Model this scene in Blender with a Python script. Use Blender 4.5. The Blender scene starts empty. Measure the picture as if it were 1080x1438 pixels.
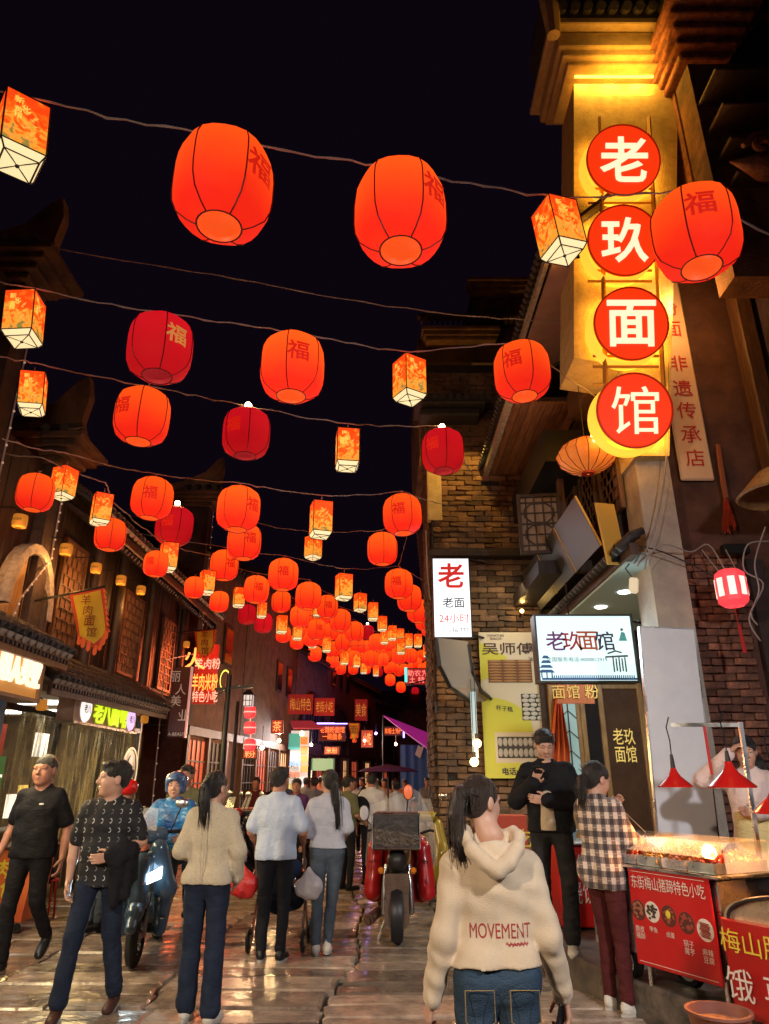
import bpy, math, random
import numpy as np
import openvdb
from mathutils import Vector, Matrix, Euler
R = math.radians
PI = math.pi
rnd = random.Random(7)
S = bpy.context.scene
COL = S.collection

# ---------------- camera, world, exposure ----------------
FPX, CX, CY, EYE = 975.0, 540.0, 719.0, 1.6
PITCH = math.atan(376 / FPX)
sP, cP = math.sin(PITCH), math.cos(PITCH)
cam_d = bpy.data.cameras.new('camera')
cam_d.sensor_fit = 'VERTICAL'; cam_d.sensor_height = 36; cam_d.sensor_width = 36
cam_d.lens = 36 * FPX / 1438
cam_d.clip_end = 600; cam_d.clip_start = .05
cam = bpy.data.objects.new('camera', cam_d); COL.objects.link(cam)
cam.location = (0, 0, EYE); cam.rotation_euler = (PI / 2 + PITCH, 0, 0)
S.camera = cam
W = bpy.data.worlds.new('World'); S.world = W; W.use_nodes = True
wn = W.node_tree.nodes; wl = W.node_tree.links
bg = wn['Background']
sky = wn.new('ShaderNodeTexSky'); sky.sky_type = 'NISHITA'; sky.sun_disc = False
sky.sun_elevation = R(-7); sky.sun_rotation = R(160)
# night: the sky of the sun far below the horizon plus the dim violet glow of the town
addn = wn.new('ShaderNodeMixRGB'); addn.blend_type = 'ADD'; addn.inputs[0].default_value = 1
addn.inputs[2].default_value = (.032, .016, .042, 1)
wl.new(sky.outputs[0], addn.inputs[1]); wl.new(addn.outputs[0], bg.inputs[0])
bg.inputs[1].default_value = .1
S.view_settings.view_transform = 'Standard'
try: S.view_settings.look = 'None'
except Exception: pass
S.view_settings.gamma = 1; S.view_settings.use_curve_mapping = False
S.view_settings.exposure = 0
S.render.engine = 'CYCLES'
cy = S.cycles
cy.use_denoising = True
try: cy.denoiser = 'OPENIMAGEDENOISE'
except Exception: pass
cy.max_bounces = 6; cy.diffuse_bounces = 3; cy.glossy_bounces = 3; cy.transmission_bounces = 4
cy.transparent_max_bounces = 8; cy.caustics_reflective = False; cy.caustics_refractive = False
cy.sample_clamp_indirect = 4; cy.use_light_tree = True

# ---------------- photograph geometry helpers ----------------
def ray(px, py):
    r = (CY - py) / FPX
    return Vector(((px - CX) / FPX, cP - r * sP, sP + r * cP))
def at(px, py, Y):
    d = ray(px, py); t = Y / d.y
    return Vector((d.x * t, Y, EYE + d.z * t))
def atx(px, py, X):
    d = ray(px, py); t = X / d.x
    return Vector((X, d.y * t, EYE + d.z * t))
def atd(px, py, t):
    d = ray(px, py)
    return Vector((d.x * t, d.y * t, EYE + d.z * t))
def atz(px, py, z=0.):
    d = ray(px, py); t = (z - EYE) / d.z
    return Vector((d.x * t, d.y * t, z))

# ---------------- materials ----------------
MATS = {}
def mat(name, col=(.5, .5, .5), rough=.6, metal=0, col2=None, nscale=8., bump=0., bscale=40., emit=None, es=1.,
        coat=0., trans=0., alpha=1., sss=0., rvar=0., sheen=0., spec=.5, detail=4, objvar=0., stretch=(1, 1, 1), world=False):
    if name in MATS: return MATS[name]
    m = bpy.data.materials.new(name); m.use_nodes = True; MATS[name] = m
    n = m.node_tree.nodes; l = m.node_tree.links; p = n['Principled BSDF']
    p.inputs['Base Color'].default_value = (*col, 1); p.inputs['Roughness'].default_value = rough
    p.inputs['Metallic'].default_value = metal
    p.inputs['Specular IOR Level'].default_value = spec
    if coat: p.inputs['Coat Weight'].default_value = coat; p.inputs['Coat Roughness'].default_value = .1
    if trans: p.inputs['Transmission Weight'].default_value = trans
    if alpha < 1: p.inputs['Alpha'].default_value = alpha
    if sheen: p.inputs['Sheen Weight'].default_value = sheen
    if sss:
        p.inputs['Subsurface Weight'].default_value = sss; p.inputs['Subsurface Scale'].default_value = .01
        p.inputs['Subsurface Radius'].default_value = (1, .35, .2)
    tc = n.new('ShaderNodeTexCoord'); mp = n.new('ShaderNodeMapping'); mp.inputs['Scale'].default_value = stretch
    l.new(n.new('ShaderNodeNewGeometry').outputs['Position'] if world else tc.outputs['Object'], mp.inputs[0])
    vec = mp.outputs[0]
    cout = None
    if col2 is not None:
        t = n.new('ShaderNodeTexNoise'); t.inputs['Scale'].default_value = nscale; t.inputs['Detail'].default_value = detail
        t.inputs['Roughness'].default_value = .65
        l.new(vec, t.inputs['Vector'])
        r = n.new('ShaderNodeValToRGB'); r.color_ramp.elements[0].position = .35; r.color_ramp.elements[1].position = .65
        r.color_ramp.elements[0].color = (*col, 1); r.color_ramp.elements[1].color = (*col2, 1)
        l.new(t.outputs[0], r.inputs[0]); cout = r.outputs[0]
    if objvar:
        oi = n.new('ShaderNodeObjectInfo'); hv = n.new('ShaderNodeHueSaturation')
        mr = n.new('ShaderNodeMapRange'); mr.inputs[3].default_value = 1 - objvar; mr.inputs[4].default_value = 1 + objvar
        l.new(oi.outputs['Random'], mr.inputs[0]); l.new(mr.outputs[0], hv.inputs['Value'])
        if cout is None: hv.inputs['Color'].default_value = (*col, 1)
        else: l.new(cout, hv.inputs['Color'])
        cout = hv.outputs[0]
    if cout is not None: l.new(cout, p.inputs['Base Color'])
    if rvar:
        t = n.new('ShaderNodeTexNoise'); t.inputs['Scale'].default_value = nscale * .7; t.inputs['Detail'].default_value = 3
        l.new(vec, t.inputs['Vector'])
        mr = n.new('ShaderNodeMapRange'); mr.inputs[1].default_value = .3; mr.inputs[2].default_value = .7
        mr.inputs[3].default_value = max(.02, rough - rvar); mr.inputs[4].default_value = min(1, rough + rvar)
        l.new(t.outputs[0], mr.inputs[0]); l.new(mr.outputs[0], p.inputs['Roughness'])
    if bump:
        t = n.new('ShaderNodeTexNoise'); t.inputs['Scale'].default_value = bscale; t.inputs['Detail'].default_value = 5
        l.new(vec, t.inputs['Vector'])
        b = n.new('ShaderNodeBump'); b.inputs['Strength'].default_value = min(1, bump); b.inputs['Distance'].default_value = .02
        l.new(t.outputs[0], b.inputs['Height']); l.new(b.outputs[0], p.inputs['Normal'])
    if emit is not None:
        p.inputs['Emission Color'].default_value = (*emit, 1); p.inputs['Emission Strength'].default_value = es
    return m
def nodes_of(m): return m.node_tree.nodes, m.node_tree.links, m.node_tree.nodes['Principled BSDF']
def glow(name, col, es, base=None, sampling=None):
    m = mat(name, base or tuple(min(.8, c * .5 + .1) for c in col), .5, emit=col, es=es)
    return m
def nosample(m):
    try: m.cycles.emission_sampling = 'NONE'
    except Exception: pass
    return m

# ---------------- mesh builder ----------------
class MB:
    def __init__(s, M=None): s.v = []; s.f = []; s.M = M or Matrix.Identity(4); s.mi = []; s.cur = 0
    def add(s, vs, fs):
        b = len(s.v); s.v += [tuple(s.M @ Vector(v)) for v in vs]
        s.f += [tuple(b + i for i in f) for f in fs]; s.mi += [s.cur] * len(fs); return s
    def box(s, c, d, rz=0, rx=0, ry=0):
        x, y, z = (k / 2 for k in d); m = Matrix.Translation(c) @ Euler((rx, ry, rz)).to_matrix().to_4x4()
        vs = [m @ Vector((i * x, j * y, k * z)) for i in (-1, 1) for j in (-1, 1) for k in (-1, 1)]
        return s.add(vs, [(0, 1, 3, 2), (4, 6, 7, 5), (0, 4, 5, 1), (2, 3, 7, 6), (0, 2, 6, 4), (1, 5, 7, 3)])
    def box2(s, a, b): 
        return s.box([(p + q) / 2 for p, q in zip(a, b)], [abs(q - p) for p, q in zip(a, b)])
    def rbox(s, c, d, r=.01, rz=0, rx=0, ry=0):
        "box with chamfered edges"
        x, y, z = (k / 2 for k in d); r = min(r, x * .9, y * .9, z * .9)
        m = Matrix.Translation(c) @ Euler((rx, ry, rz)).to_matrix().to_4x4()
        vs = []; idx = {}
        for i in (-1, 1):
            for j in (-1, 1):
                for k in (-1, 1):
                    for a in range(3):
                        q = [i * (x - r), j * (y - r), k * (z - r)]
                        q[a] = (i * x, j * y, k * z)[a]
                        idx[i, j, k, a] = len(vs); vs.append(m @ Vector(q))
        fs = []
        for a in range(3):
            b, c2 = (a + 1) % 3, (a + 2) % 3
            for sg in (-1, 1):
                def key(p, q):
                    t = [0, 0, 0]; t[a] = sg; t[b] = p; t[c2] = q; return (*t, a)
                ring = [idx[key(-1, -1)], idx[key(1, -1)], idx[key(1, 1)], idx[key(-1, 1)]]
                fs.append(ring if sg > 0 else ring[::-1])
            for p in (-1, 1):
                for q in (-1, 1):
                    def k2(w, ax):
                        t = [0, 0, 0]; t[a] = w; t[b] = p; t[c2] = q; return idx[(*t, ax)]
                    ff = [k2(-1, b), k2(1, b), k2(1, c2), k2(-1, c2)]
                    fs.append(ff if p * q > 0 else ff[::-1])
        for i in (-1, 1):
            for j in (-1, 1):
                for k in (-1, 1):
                    t = [idx[i, j, k, 0], idx[i, j, k, 1], idx[i, j, k, 2]]
                    fs.append(t if i * j * k > 0 else t[::-1])
        return s.add(vs, fs)
    def beam(s, a, b, w, h, up=(0, 0, 1)):
        a = Vector(a); b = Vector(b); d = (b - a).normalized(); u = Vector(up)
        x = d.cross(u)
        if x.length < 1e-4: x = d.cross(Vector((1, 0, 0)))
        x.normalize(); u = x.cross(d)
        vs = [p + x * i * w / 2 + u * j * h / 2 for p in (a, b) for i, j in ((-1, -1), (1, -1), (1, 1), (-1, 1))]
        return s.add(vs, [(0, 3, 2, 1), (4, 5, 6, 7), (0, 1, 5, 4), (1, 2, 6, 5), (2, 3, 7, 6), (3, 0, 4, 7)])
    def tube(s, pts, r, n=8, cap=True, sx=1., ref=None):
        pts = [Vector(p) for p in pts]
        rs = r if isinstance(r, (list, tuple)) else [r] * len(pts)
        rings = []; prev = None
        for i, p in enumerate(pts):
            d = (pts[min(i + 1, len(pts) - 1)] - pts[max(i - 1, 0)])
            d = d.normalized() if d.length > 1e-9 else Vector((0, 0, 1))
            if prev is None:
                x = d.cross(Vector(ref) if ref else (Vector((0, 0, 1)) if abs(d.z) < .9 else Vector((0, 1, 0))))
            else: x = prev - d * prev.dot(d)
            x.normalize(); prev = x; y = d.cross(x)
            rings.append([p + (x * math.cos(2 * PI * k / n) * sx + y * math.sin(2 * PI * k / n)) * rs[i] for k in range(n)])
        vs = [v for rg in rings for v in rg]
        fs = [(i * n + k, i * n + (k + 1) % n, (i + 1) * n + (k + 1) % n, (i + 1) * n + k) for i in range(len(pts) - 1) for k in range(n)]
        if cap: fs += [tuple(range(n))[::-1], tuple((len(pts) - 1) * n + k for k in range(n))]
        return s.add(vs, fs)
    def lathe(s, prof, n=16, c=(0, 0, 0), ax=None, a0=0, a1=2 * PI, cap=False, fac=False):
        "prof: (radius, height); ax: matrix"
        full = abs(a1 - a0 - 2 * PI) < 1e-6; m = n if full else n + 1
        M = ax or Matrix.Identity(4); vs = []
        for r_, z in prof:
            for k in range(m):
                a = a0 + (a1 - a0) * k / n
                vs.append(Vector(c) + (M @ Vector((r_ * math.cos(a), r_ * math.sin(a), z))))
        fs = []
        for i in range(len(prof) - 1):
            for k in range(n):
                k2 = (k + 1) % m
                fs.append((i * m + k, i * m + k2, (i + 1) * m + k2, (i + 1) * m + k))
        if cap: fs += [tuple(range(m))[::-1], tuple((len(prof) - 1) * m + k for k in range(m))]
        return s.add(vs, fs)
    def ball(s, c, r, n=10, sc=(1, 1, 1)):
        h = max(4, n // 2 + 1)
        prof = [(math.sin(PI * i / h), -math.cos(PI * i / h)) for i in range(h + 1)]
        rr = (r, r, r) if not isinstance(r, (tuple, list)) else r
        return s.lathe([(max(p, 1e-4), z) for p, z in prof], n, c, Matrix.Diagonal((*[a * b for a, b in zip(rr, sc)], 1)))
    def extrude(s, poly, y0, y1, plane='xz'):
        "closed 2D polygon extruded along the third axis"
        n = len(poly)
        def P(a, b, t): return {'xz': (a, t, b), 'xy': (a, b, t), 'yz': (t, a, b)}[plane]
        vs = [P(a, b, y0) for a, b in poly] + [P(a, b, y1) for a, b in poly]
        return s.add(vs, [tuple(range(n)), tuple(range(2 * n - 1, n - 1, -1))] + [(i, i + n, (i + 1) % n + n, (i + 1) % n) for i in range(n)])
    def quad(s, a, b, c, d): return s.add([a, b, c, d], [(0, 1, 2, 3)])
    def slab(s, pts, n, th):
        "polygon given in 3D, thickened by th along -n"
        n = Vector(n).normalized() * th; k = len(pts); p = [Vector(q) for q in pts]
        return s.add(p + [q - n for q in p], [tuple(range(k)), tuple(range(2 * k - 1, k - 1, -1))] + [(i, i + k, (i + 1) % k + k, (i + 1) % k) for i in range(k)])
    def mesh(s, name, mats, smooth=False):
        me = bpy.data.meshes.new(name); me.from_pydata(s.v, [], s.f)
        for m in (mats if isinstance(mats, (list, tuple)) else [mats]): me.materials.append(m)
        if any(s.mi): me.polygons.foreach_set('material_index', s.mi)
        if smooth:
            me.polygons.foreach_set('use_smooth', [True] * len(me.polygons))
            if smooth != 2:
                try: me.set_sharp_from_angle(angle=R(40))
                except Exception: pass
        me.update(); return me
    def build(s, name, mats, parent=None, smooth=False, world=True):
        import bmesh
        me = s.mesh(name, mats, False)
        bm = bmesh.new(); bm.from_mesh(me); bmesh.ops.recalc_face_normals(bm, faces=bm.faces); bm.to_mesh(me); bm.free()
        if smooth:
            me.polygons.foreach_set('use_smooth', [True] * len(me.polygons))
            if smooth != 2: me.set_sharp_from_angle(angle=R(40))
        return link(me, name, parent, world)
def link(me, name, parent=None, world=True):
    o = bpy.data.objects.new(name, me); COL.objects.link(o)
    if parent is not None:
        o.parent = parent
        if world: o.matrix_parent_inverse = wm(parent).inverted()
    return o
def wm(o):
    m = o.matrix_basis.copy()
    while o.parent: m = o.parent.matrix_basis @ o.matrix_parent_inverse @ m; o = o.parent
    return m
def tag(o, label=None, cat=None, group=None, kind=None):
    if label: o['label'] = label
    if cat: o['category'] = cat
    if group: o['group'] = group
    if kind: o['kind'] = kind
    return o
def thing(name, label, cat, loc=(0, 0, 0), rz=0, group=None):
    o = bpy.data.objects.new(name, None); COL.objects.link(o); o.empty_display_size = .1
    o.location = loc; o.rotation_euler = (0, 0, rz)
    return tag(o, label, cat, group)
def copy_tree(o, parent=None):
    c = o.copy(); COL.objects.link(c)
    if parent is not None: c.parent = parent
    for ch in o.children: copy_tree(ch, c)
    return c

# ---------------- lettering ----------------
TXT = {}
def text_mesh(s, bold=0., line=1.0):
    k = (s, bold, line)
    if k not in TXT:
        cu = bpy.data.curves.new('text', 'FONT'); cu.body = s; cu.align_x = 'CENTER'; cu.align_y = 'CENTER'
        cu.offset = bold; cu.resolution_u = 3; cu.space_line = line; cu.fill_mode = 'BOTH'
        ob = bpy.data.objects.new('text', cu); COL.objects.link(ob)
        dg = bpy.context.evaluated_depsgraph_get(); me = bpy.data.meshes.new_from_object(ob.evaluated_get(dg))
        bpy.data.objects.remove(ob); v = np.empty(len(me.vertices) * 3); me.vertices.foreach_get('co', v)
        v = v.reshape(-1, 3)
        f = [tuple(p.vertices) for p in me.polygons]
        lo, hi = (v.min(0), v.max(0)) if len(v) else (np.zeros(3), np.ones(3))
        v = (v - (lo + hi) / 2); TXT[k] = (v, f, (hi - lo)[:2]); bpy.data.meshes.remove(me)
    return TXT[k]
def text(s, c, h, m, parent=None, rgt=(1, 0, 0), up=(0, 0, 1), w=None, bold=.004, name='lettering', th=.004, line=1.0, bend=0, dense=0):
    "flat print or raised letters: centre c, total height h (and width w), thickness th towards the reader"
    v, f, sz = text_mesh(s, bold, line)
    sy = h / sz[1]; sx = (w / sz[0]) if w else sy
    r_ = Vector(rgt).normalized(); u = Vector(up).normalized(); nn = r_.cross(u)
    c = Vector(c); out = []
    for x, y, z in v:
        x *= sx; y *= sy
        if bend: out.append(c + r_ * (math.sin(x / bend) * bend) + nn * (bend * (math.cos(x / bend) - 1)) + u * y)
        else: out.append(c + r_ * x + u * y)
    b = MB(); b.v = [tuple(p + nn * th) for p in out]; b.f = list(f); b.mi = [0] * len(f)
    if th > .006:
        # raised letters: walls down to the board
        edges = {}
        for fc in f:
            for i in range(len(fc)):
                e = (fc[i], fc[(i + 1) % len(fc)]); edges[e] = 1
        k = len(b.v); b.v += [tuple(p) for p in out]
        for (i, j) in edges:
            if (j, i) not in edges: b.f.append((i, i + k, j + k, j)); b.mi.append(0)
    me = b.mesh(name, m); return link(me, name, parent)
def tube_line(a, b, sag, n=14, wob=0., rr=None):
    a = Vector(a); b = Vector(b); rr = rr or rnd; out = []
    for i in range(n + 1):
        t = i / n; p = a.lerp(b, t); p.z -= sag * 4 * t * (1 - t)
        if 0 < i < n: p += Vector((rr.uniform(-wob, wob), rr.uniform(-wob, wob), rr.uniform(-wob, wob)))
        out.append(p)
    return out
# ---------------- shared materials ----------------
M_stone = mat('paving_stone', (.37, .285, .215), .22, col2=(.16, .125, .1), nscale=4, bump=.75, bscale=8, world=True, rvar=.14, objvar=.5, spec=.7, detail=9)
M_ground = mat('wet_earth', (.02, .018, .016), .5, bump=.4, bscale=30)
M_kerb = mat('kerb_stone', (.15, .115, .09), .4, col2=(.05, .045, .04), nscale=6, bump=.5, bscale=20, rvar=.15)
M_brick_old = mat('old_brick', (.25, .135, .062), .85, col2=(.05, .034, .026), nscale=1.6, bump=.8, bscale=24, objvar=.6, world=True, detail=8)
M_brick_red = mat('red_brick', (.33, .13, .07), .8, col2=(.12, .055, .04), nscale=9, bump=.6, bscale=30, objvar=.45)
M_mortar = mat('mortar', (.035, .028, .024), .95, col2=(.03, .025, .022), nscale=10, bump=.8, bscale=25)
M_wood_dark = mat('dark_wood', (.05, .028, .02), .55, col2=(.02, .013, .011), nscale=4, bump=.35, bscale=14, objvar=.3, stretch=(6, 6, .8))
M_wood_mid = mat('brown_wood', (.13, .062, .032), .55, col2=(.06, .028, .016), nscale=4, bump=.35, bscale=14, objvar=.25, stretch=(6, 6, .8))
M_wood_h = mat('soffit_wood', (.3, .14, .06), .5, col2=(.15, .065, .03), nscale=4, bump=.3, bscale=14, objvar=.25, stretch=(6, .8, 6))
M_wood_gold = mat('honey_wood', (.36, .2, .075), .45, col2=(.22, .11, .04), nscale=5, bump=.2, bscale=16, stretch=(5, 5, .8))
M_tile = mat('roof_tile', (.06, .055, .055), .6, col2=(.03, .028, .028), nscale=12, bump=.5, bscale=40, objvar=.4)
M_white_edge = mat('white_lime', (.5, .45, .4), .8, col2=(.3, .26, .23), nscale=14, bump=.4, bscale=30)
M_plaster = mat('cream_plaster', (.62, .48, .24), .85, col2=(.48, .35, .16), nscale=7, bump=.5, bscale=45)
M_plaster_g = mat('grey_plaster', (.42, .38, .38), .85, col2=(.3, .26, .26), nscale=5, bump=.5, bscale=60)
M_wall_dark = mat('old_dark_plaster', (.07, .045, .038), .9, col2=(.03, .02, .02), nscale=3, bump=.6, bscale=30)
M_red_wall = mat('russet_plaster', (.17, .075, .05), .9, col2=(.09, .04, .03), nscale=3, bump=.8, bscale=90)
M_black = mat('black_metal', (.02, .02, .022), .4, metal=.3)
M_steel = mat('stainless_steel', (.55, .55, .55), .3, metal=1, rvar=.12)
M_cable = mat('cable_black', (.03, .025, .025), .6)
M_cable_w = mat('cable_pale', (.35, .3, .28), .6)
M_lattice_b = mat('lattice_paper', (.34, .25, .17), .8, col2=(.25, .17, .11), nscale=5)
M_dark_glass = mat('dark_glass', (.015, .015, .017), .08, spec=.6)
M_teal = mat('pale_teal_ceiling', (.5, .68, .66), .6)
M_white = mat('white_board', (.78, .78, .8), .35, col2=(.7, .7, .74), nscale=3, rvar=.1)
M_gold = mat('yellow_ochre', (.7, .42, .08), .6)
L_white = glow('lamp_white', (1, .96, .88), 9)
L_warm = glow('lamp_warm', (1, .62, .25), 8)
L_bulb = glow('bulb_warm', (1, .6, .2), 10)

def area(name, loc, size, power, col, direction=(0, 0, -1), sy=None, spread=PI):
    d = bpy.data.lights.new(name, 'AREA'); d.energy = power; d.color = col; d.size = size
    if sy: d.shape = 'RECTANGLE'; d.size_y = sy
    d.spread = spread
    o = bpy.data.objects.new(name, d); COL.objects.link(o); o.location = loc
    o.rotation_euler = Vector(direction).to_track_quat('-Z', 'Y').to_euler(); return o
def point(name, loc, power, col, rad=.04):
    d = bpy.data.lights.new(name, 'POINT'); d.energy = power; d.color = col; d.shadow_soft_size = rad
    o = bpy.data.objects.new(name, d); COL.objects.link(o); o.location = loc; return o
def spot(name, loc, target, power, col, ang=90, rad=.04, blend=.5):
    d = bpy.data.lights.new(name, 'SPOT'); d.energy = power; d.color = col; d.shadow_soft_size = rad; d.spot_size = R(ang); d.spot_blend = blend
    o = bpy.data.objects.new(name, d); COL.objects.link(o); o.location = loc
    o.rotation_euler = (Vector(target) - Vector(loc)).to_track_quat('-Z', 'Y').to_euler(); return o

# ---------------- ground ----------------
g = MB(); g.box2((-60, -30, -.35), (60, 120, -.055)); tag(g.build('ground', M_ground), kind='structure')
street = MB(); street.box2((-4.9, -6, -.054), (5.5, 60, -.05)); street = tag(street.build('street', M_ground), kind='structure')
def slab_mesh(seed):
    rr = random.Random(seed); b = MB(); n = 3; top = []
    # unit slab with a jittered outline and a faintly uneven top
    out = []
    for (ax, ay, bx, by) in ((-.5, -.5, .5, -.5), (.5, -.5, .5, .5), (.5, .5, -.5, .5), (-.5, .5, -.5, -.5)):
        for k in range(n):
            t = k / n; out.append([ax + (bx - ax) * t + rr.uniform(-.012, .012), ay + (by - ay) * t + rr.uniform(-.03, .03), 0])
    m = len(out)
    low = [(x, y, -1) for x, y, z in out]; mid = [(x, y, -.16 + rr.uniform(-.08, 0)) for x, y, z in out]
    inn = [(x * .955, y * .9, rr.uniform(-.02, .12)) for x, y, z in out]
    b.add(low + mid + inn + [(0, 0, rr.uniform(-.06, .06))], [(i, (i + 1) % m, m + (i + 1) % m, m + i) for i in range(m)] +
          [(m + i, m + (i + 1) % m, 2 * m + (i + 1) % m, 2 * m + i) for i in range(m)] + [(2 * m + i, 2 * m + (i + 1) % m, 3 * m) for i in range(m)])
    return b.mesh('paving_slab', M_stone)
SL = [slab_mesh(i) for i in range(14)]
bands = [-4.75, -3.3, -1.75, -.35, .72, 1.9, 3.0]
cells = []
for bi in range(len(bands) - 1):
    y = 2.2 + rnd.uniform(0, .3)
    while y < 26:
        d = rnd.uniform(.24, .46) * (1 if y < 13 else 1.6)
        a0, a1 = bands[bi], bands[bi + 1]
        wob = lambda v, y_, i: v + (.09 * math.sin(y_ * .9 + i * 2.1) + .05 * math.sin(y_ * 2.3 + i)) if abs(v) < 4 else v
        x0, x1 = wob(a0, y, bi), wob(a1, y, bi + 1)
        split = rnd.random() < .3 and (x1 - x0) > 1.2
        xs = [x0, x0 + (x1 - x0) * rnd.uniform(.35, .65), x1] if split else [x0, x1]
        for k in range(len(xs) - 1): cells.append((xs[k], xs[k + 1], y, y + d))
        y += d
def kerb_x(y):
    P = [(-6, 3.3), (4.0, 2.75), (5.5, 2.07), (6.8, 1.5), (8.2, 1.32), (10.5, 1.15), (14, 1.25), (20, 1.75), (45, 4.2)]
    for (y0, x0), (y1, x1) in zip(P, P[1:]):
        if y <= y1: return x0 + (x1 - x0) * (y - y0) / (y1 - y0)
    return P[-1][1]
def far_slab(c): return c[2] > 14 or c[3] < 3.4
rest = MB(); n_s = 0
for c in cells:
    if c[0] > kerb_x(c[2]) + .25: continue
    x0, x1, y0, y1 = c; g = .024
    mtx = Matrix.Translation(((x0 + x1) / 2, (y0 + y1) / 2, rnd.uniform(-.008, .006)))
    rot = Euler((rnd.gauss(0, .02), rnd.gauss(0, .009), rnd.gauss(0, .009)))
    me = SL[rnd.randrange(14)]; sc = (x1 - x0 - g, y1 - y0 - g, .055)
    if far_slab(c) or n_s >= 298:
        M = mtx @ rot.to_matrix().to_4x4() @ Matrix.Diagonal((*sc, 1)); rest.M = M
        rest.add([v.co for v in me.vertices], [p.vertices for p in me.polygons])
    else:
        o = link(me, 'paving_slab', street, False); o.matrix_basis = mtx; o.rotation_euler = rot; o.scale = sc; n_s += 1
rest.M = Matrix.Identity(4)
tag(rest.build('far_paving_slabs', M_stone, street), kind='stuff')

# raised pavement on the right with its kerb stones
pv = MB(); ys = [2.5, 4.0, 5.5, 6.8, 8.2, 10.5, 14, 20, 45]
poly = [(kerb_x(y) + .22, y) for y in ys] + [(14, 45), (14, 2.5)]
pv.extrude(poly, -.05, .205, 'xy'); pavement = tag(pv.build('pavement', M_kerb), kind='structure')
y = 3.2; k = 0
while y < 16:
    L = rnd.uniform(.7, 1.2); a = Vector((kerb_x(y) + .12, y, 0)); b = Vector((kerb_x(y + L) + .12, y + L, 0)); d = b - a
    q = MB(); q.rbox((0, 0, .07), (.28, d.length - .02, .31), .02)
    o = q.build('kerb_stone', M_kerb, pavement, world=False)
    o.location = (a + b) / 2 + Vector((rnd.uniform(-.015, .015), 0, rnd.uniform(-.01, .01))); o.rotation_euler = (0, 0, -math.atan2(d.x, d.y)); y += L

# ---------------- bricks ----------------
def brick_variants(w, d, h, m, seed, rag=.006, n=6):
    rr = random.Random(seed); out = []
    for i in range(n):
        b = MB(); b.rbox((0, 0, 0), (w, d, h), min(h * .14, .012))
        b.v = [tuple(c + rr.uniform(-rag, rag) for c in v) for v in b.v]; out.append(b.mesh('brick', m))
    return out
def bricks(parent, O, rgt, up, nrm, W_, H_, bw, bh, m, seed=1, skip=None, limit=296, key=None, name='brick', rag=.006, gap=.012):
    "brick face on the plane through O; every brick its own part, past the limit one joined part"
    rr = random.Random(seed); O = Vector(O); rgt = Vector(rgt); up = Vector(up); nrm = Vector(nrm)
    va = brick_variants(bw - gap, .09, bh - gap, m, seed, rag); vh = brick_variants(bw / 2 - gap, .09, bh - gap, m, seed + 5, rag)
    base = Matrix((rgt, -nrm, up)).transposed()
    cells = []; z = bh / 2; r = 0
    while z < H_:
        x = 0 if r % 2 == 0 else -bw / 2
        if rr.random() < .2: x += rr.uniform(-.05, .05)
        while x < W_:
            half = x < 0 or x + bw > W_ + .01
            cxx = (x + bw / 2) if not half else (bw / 4 if x < 0 else x + bw / 4)
            if 0 <= cxx <= W_:
                p = O + rgt * cxx + up * z
                if not (skip and skip(p, cxx, z)) and rr.random() > .012: cells.append((p, half))
            x += bw
        z += bh; r += 1
    if key: cells.sort(key=key)
    st = MB()
    for i, (p, half) in enumerate(cells):
        me = (vh if half else va)[rr.randrange(6)]
        rot = base.to_4x4() @ Euler((rr.gauss(0, .01), rr.gauss(0, .012), rr.gauss(0, .015))).to_matrix().to_4x4()
        M = Matrix.Translation(p + nrm * rr.gauss(0, .007)) @ rot
        if i < limit:
            o = link(me, name, parent, True); o.matrix_basis = M
        else:
            st.M = M; st.add([v.co for v in me.vertices], [q.vertices for q in me.polygons])
    if st.v: st.M = Matrix.Identity(4); tag(st.build(name + 's_beyond', m, parent), kind='stuff')

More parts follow.
